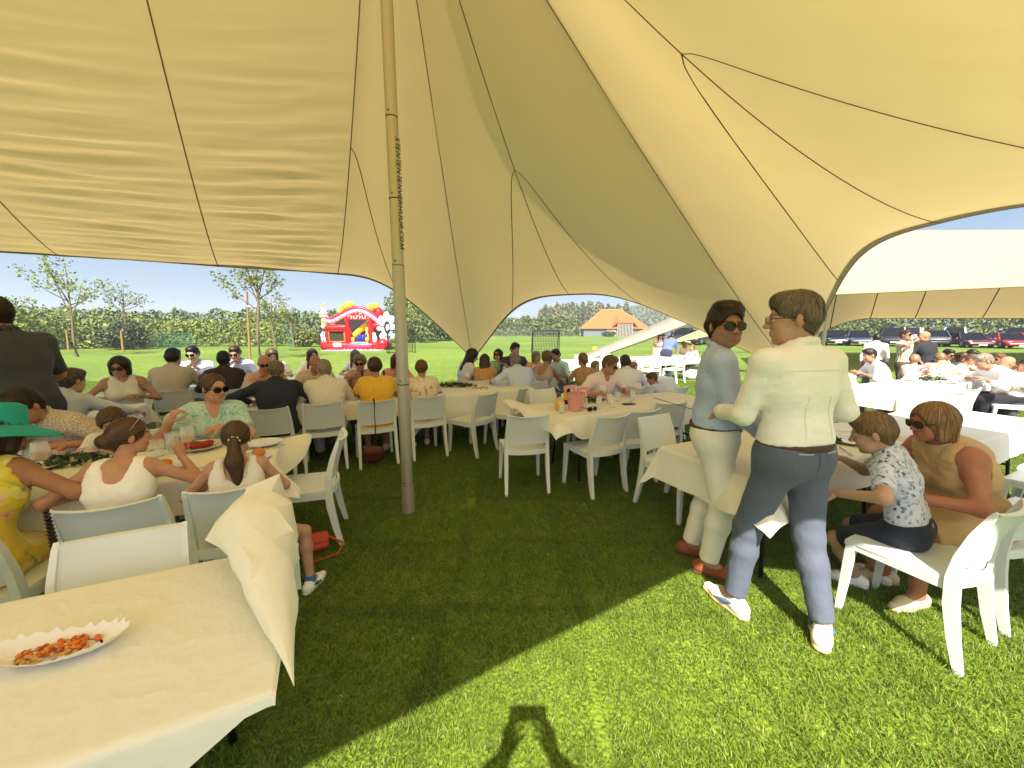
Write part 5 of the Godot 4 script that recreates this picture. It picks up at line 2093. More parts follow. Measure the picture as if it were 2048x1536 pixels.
		if top.size() > 3 and top[3] > 0.0:
			for q in 10:
				var a0 := TAU * q / 10.0; var a1 := TAU * (q + 1) / 10.0
				if top.size() > 5 and (q == 7 or q == 6) : continue
				var c0: Vector3 = j.neck + j.r2 * Vector3(cos(a0) * .066, .040 + .016 * sin(a0), .008 + sin(a0) * .062)
				var c1: Vector3 = j.neck + j.r2 * Vector3(cos(a1) * .066, .040 + .016 * sin(a1), .008 + sin(a1) * .062)
				f.cap(c0, c1, .019, .019, .012)
		f.cap(j.neck + j.r2 * Vector3(0, .012, .004), j.neck + nd * .2, .050, .066, .006, Vector3.ZERO, 1.0, false, true)
		if nk > 0.0:
			f.cap(j.neck + j.r2 * Vector3(0, .03, -.09), j.neck + j.r2 * Vector3(0, -nk, -.15), .062, .012, .008, Vector3.ZERO, 1.0, false, true)
		if gv(s, "back_scoop", 0.0) > 0.0:
			f.cap(j.neck + j.r2 * Vector3(0, .06, .10), j.neck + j.r2 * Vector3(0, -gv(s, "back_scoop", 0.0), .12), .11, .07, .01, Vector3.ZERO, 1.0, false, true)
		shirt.add(f)
		if s.has("detail"):
			var back: Vector3 = j.r2 * Vector3(0, 0, 1)
			out.yoke = trace(f, j.neck + j.r2 * Vector3(-.165, -.092, .0), j.neck + j.r2 * Vector3(.165, -.092, .0), back, 24)
			out.darts = []
			for q in [-.085, .085]:
				out.darts.append(trace(f, j.chest + j.r2 * Vector3(q * .8, -.02, 0), j.waist + j.r1 * Vector3(q, -.05, 0), back, 18))
			out.placket = trace(f, j.neck + j.r2 * Vector3(.0, -.05, 0), j.waist + j.r1 * Vector3(0, -.05, 0), -back, 22)
		wrinkle(shirt, gv(s, "wr", .004), 5.5, sd, Vector3(.9, 1.5, .9))
		out.shirt = shirt.arrays()
	# trousers, shorts
	var bot: Array = s.bot   # material key, length 0..2
	if bot.size():
		var tro := Shape.new()
		f = Field.new(lo.position, lo.end, bc)
		f.cap(j.hip - Vector3(.065, 0, 0), j.hip + Vector3(.065, 0, 0), .118 * float(gv(s, "g", 1.0)) + .015, .118 * float(gv(s, "g", 1.0)) + .015, .05, Vector3(0, 0, 1), 1.06)
		var x1: Vector3 = j.r1 * Vector3(.055, 0, 0)
		f.cap(j.waist - x1, j.waist + x1, .110 * float(gv(s, "g", 1.0)) + .012, .110 * float(gv(s, "g", 1.0)) + .012, .06, j.r1 * Vector3(0, 0, 1), 1.12)
		f.cut(j.waist - j.r1 * Vector3(0, gv(s, "rise", .05), 0), j.r1 * Vector3(0, 1, 0))
		for k in ["l", "r"]: leg(f, j, s, k, .018, bot[1])
		tro.add(f)
		if s.has("detail"):
			var bk := Vector3(0, 0, 1)
			out.pockets = [trace(f, j.hip + Vector3(.045, .045, 0), j.hip + Vector3(.125, .05, 0), bk, 10), trace(f, j.hip + Vector3(-.125, .05, 0), j.hip + Vector3(-.045, .045, 0), bk, 10)]
			out.seat_seam = trace(f, j.hip + Vector3(0, .09, 0), j.hip + Vector3(0, -.05, 0), bk, 12)
		wrinkle(tro, gv(s, "wr", .004) * .55, 5.0, sd + 50.0, Vector3(.8, 1.5, .8))
		out.trousers = tro.arrays()
	# shoes
	var shoe: Array = gv(s, "shoe", [])
	if shoe.size():
		for k in ["l", "r"]:
			var an: Vector3 = j["an" + k]
			var td: Vector3 = j["toe" + k]
			var sx := td.cross(Vector3.UP).normalized()
			var foot := Vector3(an.x, gv(s, "ground", 0.0), an.z)
			var heel := foot - td * .055
			var toe := foot + td * .175
			var sc := clampf(dist * .0032, .007, .016)
			var b := bounds_of([heel, toe, an], .07)
			var up := Shape.new()
			f = Field.new(b.position, b.end, sc)
			f.cap(heel + Vector3(0, .045, 0), foot + td * .10 + Vector3(0, .04, 0), .037, .042, .03, Vector3.UP, 1.0)
			f.cap(foot + td * .08 + Vector3(0, .035, 0), toe + Vector3(0, .03, 0), .042, .030, .03, Vector3.UP, 1.25)
			f.cap(heel + Vector3(0, .05, 0) + td * .02, an + Vector3(0, .01, 0), .038, .038, .03)
			f.cut(Vector3(0, foot.y + .022, 0), Vector3.DOWN)
			f.cap(an + Vector3(0, .01, 0), an + Vector3(0, .08, 0), .034, .04, .006, Vector3.ZERO, 1.0, false, true)
			up.add(f)
			out["shoe_" + k] = up.arrays()
			var so := Shape.new()
			f = Field.new(b.position, b.end, sc)
			f.cap(heel + Vector3(0, .018, 0), foot + td * .09 + Vector3(0, .018, 0), .040, .046, .02)
			f.cap(foot + td * .09 + Vector3(0, .018, 0), toe + Vector3(0, .018, 0), .046, .034, .02)
			f.cut(Vector3(0, foot.y + .002, 0), Vector3.DOWN)
			f.cut(Vector3(0, foot.y + .027, 0), Vector3.UP)
			so.add(f)
			out["sole_" + k] = so.arrays()
	# hair
	var style: String = s.hair
	if style != "none":
		var hr := Shape.new()
		var hf := hair_field(s, style, hc * 1.15)
		hr.add(hf)
		var bare := hr.v.duplicate()
		var amp := .0022
		if style == "curly": amp = .013
		if style in ["volume", "wavy"]: amp = .004
		var n := hr.normals()
		for i in hr.v.size():
			var q := hr.v[i]
			var fx := 55.0; var fy := 12.0
			if style == "curly": fx = 38.0; fy = 38.0
			var a := noise.get_noise_3d(q.x * fx + sd, q.y * fy, q.z * fx * .7) + .5 * noise.get_noise_3d(q.x * 17.0, q.y * 9.0 + sd, q.z * 17.0)
			hr.v[i] = q + n[i] * a * amp
		for i in hr.v.size():
			var q := hr.v[i]
			var k := .42 + .7 * noise.get_noise_3d(q.x * 90.0, q.y * 9.0, q.z * 60.0 + sd) + .5 * noise.get_noise_3d(q.x * 220.0, q.y * 24.0, q.z * 180.0)
			var c: Color = hairc * .62
			var hi: Color = s.hairc2 * HAIR_TONE if s.has("hairc2") else hairc * 1.35
			c = c.lerp(hi, clampf(k, 0, 1))
			hr.c.append(Color(c.r, c.g, c.b, 1))
		strands(hr, hf, bare, s, style, hairc, 850 if dist < 5.0 else (320 if dist < 9.0 else 150))
		hr.v = ht * hr.v
		out.hair = hr.arrays()
	out.j = j
	out.ht = ht
	return out

# locks of hair that follow the shape, each a narrow ribbon of its own tone
func strands(hr: Shape, f: Field, start: PackedVector3Array, s: Dictionary, style: String, hairc: Color, count: int) -> void:
	if count == 0 or start.is_empty() or style == "curly": return
	var r := RandomNumberGenerator.new()
	r.seed = hash(s.label)
	var crown := Vector3(.012, .125, .045)
	var tied := Vector3(0, -.005, .12) if style == "pony" else Vector3(0, gv(s, "bun_y", 0.0), .125)
	var hi: Color = s.hairc2 * HAIR_TONE if s.has("hairc2") else hairc * 1.35
	var step := .011 if style in ["short", "buzz", "bald", "swept"] else .017
	var n := 5 if style in ["short", "buzz", "bald"] else 7
	for k in count:
		var p: Vector3 = start[r.randi() % start.size()]
		var nrm := f.slope(p)
		if nrm.length() < .5: continue
		var c := (hairc * .7).lerp(hi, r.randf() * .8)
		c.a = 1.0
		var lift := r.randf_range(.0012, .0045)
		var w := r.randf_range(.0016, .0034)
		var base := hr.v.size()
		var made := 0
		for i in n:
			var d: Vector3
			if style in ["pony", "bun"] and p.z < .105: d = tied - p
			elif style in ["pony", "bun"]: d = Vector3(r.randfn() * .1, -1, .05)
			else: d = (p - crown) + Vector3(0, -.12 - .5 * clampf((.03 - p.y) * 6.0, 0, 1), 0)
			if style == "swept" and p.y > .05: d = Vector3(.5 * r.randf(), .1, 1.0)
			if style in ["bob", "long", "wavy", "volume"]: d += Vector3(r.randfn(), 0, r.randfn()) * .012
			nrm = f.slope(p)
			d = (d - nrm * nrm.dot(d))
			if d.length() < 1e-4: break
			d = d.normalized()
			var sd := d.cross(nrm).normalized() * w * sin(PI * clampf((i + .6) / (n + .2), 0, 1))
			var q := p + nrm * (lift * (1.0 if i < n - 1 else 1.6))
			hr.v.append(q - sd); hr.v.append(q + sd)
			hr.c.append(c); hr.c.append(c)
			if i > 0:
				var a := base + i * 2
				hr.idx.append(a - 2); hr.idx.append(a - 1); hr.idx.append(a + 1)
				hr.idx.append(a - 2); hr.idx.append(a + 1); hr.idx.append(a)
			made += 1
			p += d * step
			var e := f.at(p)
			if absf(e) > .03: break
			p -= f.slope(p) * e

# a line laid on a field's surface: from a to b, coming in from the side out
func trace(f: Field, a: Vector3, b: Vector3, out: Vector3, n: int) -> PackedVector3Array:
	var l := PackedVector3Array()
	for i in n:
		var p := a.lerp(b, float(i) / (n - 1)) + out * .28
		for k in 60:
			var e := f.at(p)
			if e < .0035: break
			p -= out * clampf(e * .8, .001, .03)
		l.append(p)
	return l

func glasses_mesh(dark: bool, ht: Transform3D) -> Array:
	var lens := G.new()
	var fr := G.new()
	for sg in [-1.0, 1.0]:
		var poly := PackedVector2Array()
		for k in 14:
			var a := TAU * k / 14.0
			poly.append(Vector2(signf(cos(a)) * pow(absf(cos(a)), .8) * .0285, signf(sin(a)) * pow(absf(sin(a)), .85) * (.0225 if dark else .017)))
		var t := Transform3D(Basis(Vector3(0, 1, 0), -.22 * sg), Vector3(.0325 * sg, .004, -.104))
		lens.slab(poly, .003, ht * t)
		var ring := PackedVector3Array()
		for k in 15:
			var q := poly[k % 14]
			ring.append(ht * (t * Vector3(q.x, q.y, 0)))
		fr.tube(ring, [.0028 if dark else .0014], 5, false)
		fr.tube(PackedVector3Array([ht * Vector3(.060 * sg, .010, -.096), ht * Vector3(.078 * sg, .010, -.05), ht * Vector3(.084 * sg, .008, .01), ht * Vector3(.082 * sg, -.012, .03)]), [.0032 if dark else .0018, .0032 if dark else .0018, .0026 if dark else .0018, .0022], 5)
	fr.tube(PackedVector3Array([ht * Vector3(-.009, .008, -.111), ht * Vector3(.009, .008, -.111)]), [.003 if dark else .0016], 5)
	return [lens.mesh(), fr.mesh()]

# ---------------------------------------------------------------- clothes
func fabric(key: String, c: Color, rough := .85) -> StandardMaterial3D:
	if mats.has(key): return mats[key]
	var m := mat(key, c, rough)
	m.rim_enabled = true
	m.rim = .25
	bump(m, cloth_bump, .22, Vector3(4.5, 3.0, 4.5))
	return m

func print_tex(kind: String) -> ImageTexture:
	var n := 256
	var im := Image.create(n, n, false, Image.FORMAT_RGB8)
	var r := RandomNumberGenerator.new()
	r.seed = hash(kind)
	match kind:
		"blue_floral":
			im.fill(Color(.80, .83, .90))
			for i in 105: blob(im, r, Color(.20, .27, .46).lerp(Color(.09, .12, .26), r.randf()), r.randf_range(4, 10), r.randf_range(3, 6))
			for i in 55: blob(im, r, Color(.45, .55, .68), r.randf_range(3, 7), r.randf_range(1.5, 3))
			for i in 40: blob(im, r, Color(.60, .58, .48), r.randf_range(2, 4), r.randf_range(1, 3))
		"yellow_floral":
			im.fill(Color(.84, .76, .16))
			for i in 9: blob(im, r, Color(.90, .86, .55), r.randf_range(18, 34), r.randf_range(12, 26))
			for i in 7: flower(im, r, Color(.86, .55, .50), Color(.70, .25, .25), 22)
			for i in 8: blob(im, r, Color(.42, .62, .42), r.randf_range(10, 22), r.randf_range(4, 9))
		"mint_leaves":
			im.fill(Color(.72, .84, .80))
			for i in 60: blob(im, r, Color(.38, .74, .68), r.randf_range(8, 20), r.randf_range(2, 4))
			for i in 34: blob(im, r, Color(.55, .66, .42), r.randf_range(8, 18), r.randf_range(2, 4))
			for i in 26: blob(im, r, Color(.72, .66, .82), r.randf_range(6, 14), r.randf_range(2, 4))
			for i in 30: blob(im, r, Color(.93, .93, .90), r.randf_range(8, 16), r.randf_range(1.5, 3))
		"ikat":
			im.fill(Color(.88, .84, .74))
			for i in 10: flower(im, r, Color(.80, .25, .25), Color(.92, .86, .75), 17)
			for i in 9: flower(im, r, Color(.52, .60, .22), Color(.90, .85, .70), 15)
			for i in 24: blob(im, r, Color(.35, .30, .25), 4, 2)
		"yellow_spots":
			im.fill(Color(.90, .70, .20))
			for i in 120: blob(im, r, Color(.95, .82, .45), r.randf_range(3, 8), r.randf_range(2, 5))
			for i in 60: blob(im, r, Color(.84, .60, .10), r.randf_range(3, 7), r.randf_range(2, 4))
		"dashes":
			im.fill(Color(.85, .79, .72))
			for y in range(0, n, 7):
				var x := r.randi() % 14
				while x < n:
					var l := r.randi_range(5, 13)
					for k in l:
						var yy := y + int(2.2 * sin((x + k) * .35 + y))
						for w in 3: im.set_pixel((x + k) % n, posmod(yy + w, n), Color(.42, .33, .30))
					x += l + r.randi_range(3, 7)
		"pink_patch":
			im.fill(Color(.85, .62, .55))
			for i in 60: blob(im, r, Color(.75, .30, .25), r.randf_range(4, 10), r.randf_range(3, 7))
		"green_print":
			im.fill(Color(.55, .75, .60))
			for i in 60: blob(im, r, Color(.85, .90, .75), r.randf_range(6, 14), r.randf_range(3, 6))
		"fine_stripe":
			for y in n:
				for x in n: im.set_pixel(x, y, Color(.66, .56, .44) if x % 16 < 3 else Color(.90, .88, .83))
		"bold_stripe":
			for y in n:
				for x in n: im.set_pixel(x, y, Color(.42, .34, .22) if x % 32 < 8 else (Color(.72, .62, .42) if x % 32 < 12 else Color(.87, .84, .74)))
		"pale_check":
			for y in n:
				for x in n: im.set_pixel(x, y, Color(.84, .86, .9) if (x % 16 < 3 or y % 16 < 3) else Color(.92, .92, .9))
		"animal":
			im.fill(Color(.80, .60, .35))
			for i in 110: blob(im, r, Color(.40, .25, .12), r.randf_range(4, 9), r.randf_range(2, 5))
	return ImageTexture.create_from_image(im)

func blob(im: Image, r: RandomNumberGenerator, c: Color, a: float, b: float) -> void:
	ellipse(im, r.randi() % im.get_width(), r.randi() % im.get_height(), a, b, r.randf() * PI, c)

func ellipse(im: Image, cx: int, cy: int, a: float, b: float, rot: float, c: Color) -> void:
	var n := im.get_width()
	var m := int(ceil(maxf(a, b)))
	var ct := cos(rot); var st := sin(rot)
	for y in range(-m, m + 1):
		for x in range(-m, m + 1):
			var u := (x * ct + y * st) / a
			var v := (y * ct - x * st) / b
			if u * u + v * v < 1.0: im.set_pixel(posmod(cx + x, n), posmod(cy + y, n), c)

func flower(im: Image, r: RandomNumberGenerator, c: Color, mid: Color, size: float) -> void:
	var cx := r.randi() % im.get_width(); var cy := r.randi() % im.get_height()
	for k in 5:
		var a := TAU * k / 5.0 + r.randf()
		ellipse(im, cx + int(cos(a) * size * .5), cy + int(sin(a) * size * .5), size * .5, size * .3, a, c.lerp(Color.WHITE, r.randf() * .25))
	ellipse(im, cx, cy, size * .22, size * .22, 0, mid)

func printed(kind: String, scale := 2.6) -> StandardMaterial3D:
	if mats.has(kind): return mats[kind]
	var m := fabric(kind, Color(1, 1, 1))
	m.albedo_texture = print_tex(kind)
	m.uv1_scale = Vector3(scale, scale, scale)
	m.heightmap_scale = .25
	return m

const PRINTS := ["blue_floral", "yellow_floral", "mint_leaves", "ikat", "yellow_spots", "dashes", "pink_patch", "green_print", "fine_stripe", "bold_stripe", "pale_check", "animal"]
func wear(key: String) -> Material:
	if mats.has(key): return mats[key]
	if key in PRINTS: return printed(key, 4.2 if key in ["fine_stripe", "pale_check"] else (3.4 if key == "blue_floral_x" else 2.4))
	return fabric("cloth_" + key, Color.html(key))

const PALE := Color(.55, .35, .26)
const FAIR := Color(.49, .29, .20)
const TAN := Color(.38, .205, .13)
const BROWN := Color(.10, .05, .032)
const H_DARK := Color(.018, .012, .009)
const H_BROWN := Color(.065, .036, .018)
const H_LIGHT := Color(.16, .09, .04)
const H_BLOND := Color(.40, .26, .12)
const H_GREY := Color(.24, .21, .17)
const H_WHITE := Color(.46, .42, .35)
const H_RED := Color(.16, .062, .022)

func people_list() -> Array:
	var a := []
	# ---- the two standing men
	a.append({label = "man in a cream shirt and slate blue trousers standing with his back to us", at = Vector3(1.46, 1.79, -2.02), turn = -10.0, sit = false, lean = 2.0, bend = 4.0, hyaw = 50.0, hpitch = 4.0, hs = 1.07, wide = 1.17, g = 1.10, skin = FAIR, hair = "short", hairc = Color(.15, .12, .085), hairc2 = Color(.34, .29, .22),
		top = ["f4f2ee", 1.95, .07, 1.0], bot = ["566074", 1.97], rise = .075, lh = Vector3(-.16, 1.10, -.33), rh = Vector3(.26, 1.06, -.22), le = Vector3(-.45, -1, .5), re = Vector3(.5, -1, .4), lf = Vector3(-.19, 0, -.13), rf = Vector3(.06, 0, .17), lt = Vector3(-.05, 0, -1), rt = Vector3(.75, 0, -.6), lk = Vector3(-.2, .5, -1), rk = Vector3(.2, .5, -1), legg = .88,
		shoe = ["e9e6df", "e8c9a0", "4f6f96"], glasses = "clear", belt = "4a3628", detail = true, wr = .0035, lc = .9, rc = .9})
	a.append({label = "man in sunglasses, pale blue shirt and off-white trousers standing side-on", at = Vector3(1.33, 1.755, -2.42), turn = -138.0, sit = false, hs = 1.08, lean = -2.0, bend = 5.0, hyaw = -66.0, hpitch = 2.0, wide = 1.12, g = 1.16, skin = TAN, hair = "swept", hairc = Color(.045, .024, .012),
		top = ["b4c4ea", 1.9, .07, 1.0, .09, 1], bot = ["efece4", 1.95], rise = .075, lh = Vector3(-.14, 1.00, -.27), rh = Vector3(.15, .98, -.25), le = Vector3(-1, -.4, .8), re = Vector3(.7, -.4, .9), lf = Vector3(-.10, 0, .06), rf = Vector3(.10, 0, -.04), lt = Vector3(0, 0, -1), rt = Vector3(.1, 0, -1), legg = .95,
		shoe = ["8a4a2a", "5a3420", ""], glasses = "dark", belt = "4f3424", detail = true, wr = .0035, stubble = .6, lc = .9, rc = .9})
	# ---- right front table
	a.append({label = "blond boy in a blue floral short sleeved shirt leaning on the table", at = Vector3(2.05, 1.12, -2.12), turn = 12.0, lean = 12.0, bend = 16.0, hyaw = 12.0, hpitch = 18.0, roll = 6.0, skin = FAIR, hair = "short", hairc = Color(.22, .13, .055), hairc2 = Color(.46, .32, .16), hs = 1.16,
		top = ["blue_floral", .72, .20, 1.0], bot = ["1e2738", .9], lh = Vector3(-.44, .80, -.32), rh = Vector3(.04, .92, -.40), le = Vector3(-1, -.4, .3), lf = Vector3(.16, 0, -.30), rf = Vector3(.38, 0, -.20), lk = Vector3(-.6, .6, -1), rk = Vector3(-.1, .8, -1), shoe = ["f2f2f2", "f2f2f2", ""], wr = .005})
	a.append({label = "blonde woman in a sleeveless beige dress seated in profile beside the boy", at = Vector3(2.42, 1.195, -2.16), turn = 62.0, fem = true, lean = 24.0, bend = 12.0, hyaw = -4.0, hpitch = 10.0, g = 1.2, armg = 1.12, skin = Color(.40, .165, .095), hair = "bob", hairc = Color(.30, .16, .06), hairc2 = Color(.56, .38, .19),
		top = ["c4a57a", 0.0, .3, 0.0, .10], bot = [], dress = true, skirt = .96, lh = Vector3(-.14, .70, -.46), rh = Vector3(.10, .80, -.50), le = Vector3(-.8, -1, .2), glasses = "dark", wr = .006, cape = true, shoe = ["d8c8a8", "c8b890", ""]})
	# ---- girls' table, near side
	a.append({label = "girl in a white top in profile, pink flower in her brown hair, holding a glass", at = Vector3(-2.07, 1.14, -2.02), turn = 4.0, fem = true, lean = 16.0, bend = 10.0, twist = -12.0, hyaw = -62.0, hpitch = 6.0, g = .92, skin = Color(.50, .26, .165), hair = "bun", hairc = Color(.085, .042, .018), hairc2 = Color(.24, .13, .06), bun_y = -.02,
		top = ["f4f1ec", 0.0, .25, 0.0, .05], bot = ["d9c3bb", 1.0], back_scoop = .10, rh = Vector3(.30, 1.00, -.26), re = Vector3(.7, -1, .3), rd = Vector3(-.2, 1, -.2), rp = Vector3(-.7, .1, -.7), rc = .8, lh = Vector3(-.2, .80, -.34), shoe = ["d8c8b8", "d8c8b8", ""]})
	a.append({label = "girl with a long brown ponytail and bare shoulders, seen from behind", at = Vector3(-1.60, 1.075, -2.16), turn = 2.0, fem = true, lean = 14.0, bend = 12.0, hyaw = 3.0, hpitch = 10.0, g = .84, skin = Color(.50, .27, .18), hair = "pony", hairc = Color(.075, .040, .017), hairc2 = Color(.20, .115, .05), hs = 1.14,
		top = ["e6e0dc", 0.0, .25, 0.0, .04], bot = ["cdd0e0", .5], back_scoop = .13, lh = Vector3(-.18, .82, -.36), rh = Vector3(.12, .82, -.36), rf = Vector3(.44, 0, -.10), rk = Vector3(.9, .6, -.9), rt = Vector3(.6, 0, -1), shoe = ["f0efe8", "f0efe8", "1f4a3a"], sock = "3f6fa8"})
	a.append({label = "woman in a teal sun hat and a yellow floral dress at the left edge", at = Vector3(-2.58, 1.20, -1.88), turn = -8.0, fem = true, lean = 20.0, bend = 14.0, hyaw = -20.0, hpitch = 22.0, g = 1.16, skin = Color(.36, .17, .09), hair = "bob", hairc = H_BROWN,
		top = ["yellow_floral", 0.0, .3, 0.0, .03], bot = [], dress = true, skirt = .98, rh = Vector3(.34, .80, -.40), re = Vector3(.8, -.6, .3), lh = Vector3(-.1, .95, -.36), hat = "sun", wr = .006})
	# ---- girls' table, far side
	a.append({label = "woman in sunglasses and a mint leaf print dress facing us", at = Vector3(-2.37, 1.26, -3.02), turn = 186.0, fem = true, lean = 5.0, bend = 8.0, hyaw = 36.0, hpitch = 6.0, g = 1.2, armg = 1.05, skin = Color(.55, .29, .205), hair = "bun", hairc = Color(.13, .075, .035), bun_y = .07,
		top = ["mint_leaves", .75, .3, 0.0, .13], bot = [], dress = true, rh = Vector3(.26, 1.00, -.30), re = Vector3(.8, -1, .2), rd = Vector3(-.4, .8, -.3), rp = Vector3(-.6, -.2, .4), lh = Vector3(-.06, .92, -.36), ld = Vector3(.9, -.1, -.3), lp = Vector3(0, -1, .2), rc = .9, lc = .8, glasses = "dark"})
	a.append({label = "dark haired man bending over his plate in a dash patterned shirt", at = Vector3(-3.40, 1.185, -2.62), turn = 150.0, lean = 26.0, bend = 22.0, hyaw = 10.0, hpitch = 30.0, g = 1.12, skin = Color(.44, .22, .13), hair = "short", hairc = Color(.03, .018, .012), top = ["dashes", .85, .22, .6], bot = ["4a4a50", 2.0], lh = Vector3(-.22, .80, -.34), rh = Vector3(.16, .80, -.36), stubble = .7})
	a.append({label = "curly brown haired child half hidden behind the girl with the flower", at = Vector3(-2.86, 1.03, -2.68), turn = 185.0, lean = 10.0, bend = 14.0, hyaw = 6.0, hpitch = 24.0, g = .9, skin = FAIR, hair = "curly", hairc = Color(.10, .06, .025), hs = 1.14, top = ["e4ded2", .8, .22, 0.0], bot = ["35445c", 1.0]})
	a.append({label = "man in a charcoal polo shirt standing at the left edge, seen from behind", at = Vector3(-3.98, 1.86, -2.98), turn = 58.0, sit = false, lean = 6.0, bend = 6.0, hyaw = 30.0, hpitch = 6.0, wide = 1.12, g = 1.14, skin = Color(.44, .21, .125), hair = "buzz", hairc = Color(.022, .014, .010), top = ["3b3f46", .95, .16, .9], bot = ["2e3440", 1.97], lh = Vector3(-.20, 1.06, -.30), rh = Vector3(.20, 1.00, -.30), shoe = ["333333", "222222", ""]})
	# ---- left far table
	a.append({label = "man in a pale blue shirt seen from behind, reaching over the left table", at = Vector3(-4.20, 1.235, -3.63), turn = -14.0, lean = 22.0, bend = 14.0, hyaw = -14.0, hpitch = 12.0, g = 1.12, skin = FAIR, hair = "short", hairc = Color(.06, .042, .03), hairc2 = Color(.2, .17, .13), top = ["bfc8d8", 1.7, .2, .8], bot = ["3a4254", 2.0], rh = Vector3(.42, .80, -.46), re = Vector3(.9, -.4, .2)})
	a.append({label = "dark haired woman in sunglasses and a sleeveless white blouse cutting her food", at = Vector3(-4.67, 1.285, -4.55), turn = 196.0, fem = true, lean = 8.0, bend = 10.0, hyaw = -14.0, hpitch = 16.0, skin = TAN, hair = "bob", hairc = Color(.025, .014, .010), top = ["dcd6cf", 0.0, .2, .5, .02], bot = ["8a8a88", 2.0], rh = Vector3(.22, .84, -.30), lh = Vector3(-.12, .84, -.32), glasses = "dark"})
	# ---- row behind, seen from behind and facing
	a.append({label = "dark haired man in a beige shirt seen from behind, facing two men in sunglasses", at = Vector3(-4.79, 1.335, -5.43), turn = -4.0, lean = 12.0, bend = 12.0, g = 1.08, skin = FAIR, hair = "short", hairc = H_DARK, top = ["b9ab95", 1.0, .2, .4], bot = ["50545c", 2.0]})
	a.append({label = "man in sunglasses and light blue shirt facing us, hands at his mouth", at = Vector3(-5.30, 1.322, -6.38), turn = 176.0, lean = 10.0, bend = 12.0, hyaw = -6.0, hpitch = 14.0, skin = PALE, hair = "short", hairc = H_DARK, top = ["c3d0ec", 1.9, .2, .9, .06], bot = ["40506a", 2.0], rh = Vector3(.05, .99, -.30), lh = Vector3(-.08, .96, -.30), glasses = "dark"})
	a.append({label = "man with dark skin in a dark brown top seen from behind", at = Vector3(-4.17, 1.29, -5.55), turn = 4.0, lean = 14.0, bend = 10.0, g = 1.08, skin = BROWN, hair = "buzz", hairc = Color(.008, .006, .005), top = ["33211a", 1.6, .2, .2], bot = ["2c2c30", 2.0]})
	a.append({label = "man in sunglasses and light blue shirt behind the man in brown", at = Vector3(-4.79, 1.313, -6.65), turn = 172.0, lean = 12.0, bend = 10.0, hpitch = 18.0, skin = FAIR, hair = "short", hairc = H_BROWN, top = ["b9c6e2", 1.9, .2, .8, .05], bot = ["40506a", 2.0], rh = Vector3(.08, 1.0, -.28), glasses = "dark"})
	a.append({label = "bald man in sunglasses and a dusty pink shirt facing us", at = Vector3(-3.29, 1.268, -5.09), turn = 184.0, lean = 10.0, bend = 12.0, hyaw = 8.0, hpitch = 14.0, g = 1.1, skin = Color(.47, .22, .13), hair = "none", hairc = H_GREY, top = ["c9a79a", 1.8, .2, .8, .05], bot = ["404550", 2.0], rh = Vector3(.10, .98, -.26), glasses = "dark"})
	a.append({label = "balding grey haired man in a navy jacket seen from behind", at = Vector3(-2.69, 1.26, -4.37), turn = 2.0, lean = 10.0, bend = 14.0, hyaw = -12.0, hpitch = 14.0, wide = 1.1, g = 1.2, skin = Color(.46, .22, .13), hair = "bald", hairc = Color(.26, .20, .13), top = ["1f2836", 2.0, .24, .7], bot = ["242a36", 2.0], lh = Vector3(-.32, .82, -.30), rh = Vector3(.26, .82, -.34), le = Vector3(-1, -.3, .3), shoe = ["2a2420", "1c1815", ""]})
	a.append({label = "white haired man in a finely striped shirt seen from behind", at = Vector3(-2.25, 1.243, -4.57), turn = 2.0, lean = 10.0, bend = 14.0, hyaw = 16.0, hpitch = 14.0, wide = 1.06, g = 1.16, skin = FAIR, hair = "short", hairc = Color(.40, .33, .22), hairc2 = Color(.62, .55, .42), top = ["fine_stripe", 2.0, .24, .9], bot = ["a9adb4", 1.95], glasses = "clear", shoe = ["3a3028", "2a241e", ""]})
	a.append({label = "tanned bald man half hidden by the white haired man", at = Vector3(-2.75, 1.242, -5.36), turn = 180.0, lean = 12.0, bend = 14.0, hyaw = 14.0, hpitch = 22.0, g = 1.1, skin = Color(.42, .18, .10), hair = "none", hairc = H_GREY, top = ["cdbca4", 1.8, .2, .6, .05], bot = ["404550", 2.0], glasses = "clear"})
	a.append({label = "grey haired woman in sunglasses with bare tanned arms facing us", at = Vector3(-2.21, 1.24, -5.57), turn = 178.0, fem = true, lean = 12.0, bend = 12.0, hyaw = -8.0, hpitch = 12.0, skin = Color(.46, .22, .14), hair = "volume", hairc = Color(.28, .23, .17), top = ["c99a8c", .3, .2, 0.0, .05], bot = ["605560", 2.0], rh = Vector3(.14, .98, -.26), lh = Vector3(-.2, .84, -.3), glasses = "dark"})
	a.append({label = "brown haired woman in a bright yellow blouse seen from behind", at = Vector3(-1.73, 1.253, -4.82), turn = 0.0, fem = true, lean = 10.0, bend = 10.0, g = 1.2, wide = 1.05, skin = Color(.44, .21, .13), hair = "volume", hairc = Color(.055, .026, .014), hairc2 = Color(.15, .075, .04), top = ["yellow_spots", .62, .3, 0.0], bot = ["c99a3c", 1.0], dress = true, shoe = ["d8cfc0", "c0b4a0", ""]})
	a.append({label = "auburn haired woman in a cream dress with red and green motifs, right of the pole", at = Vector3(-1.20, 1.20, -5.07), turn = 4.0, fem = true, lean = 8.0, bend = 12.0, hyaw = -18.0, g = 1.2, wide = 1.05, skin = Color(.44, .22, .14), hair = "volume", hairc = Color(.15, .065, .022), hairc2 = Color(.34, .17, .07), top = ["ikat", .8, .3, 0.0], bot = [], dress = true, shoe = ["e0dcd4", "c8c0b4", ""]})
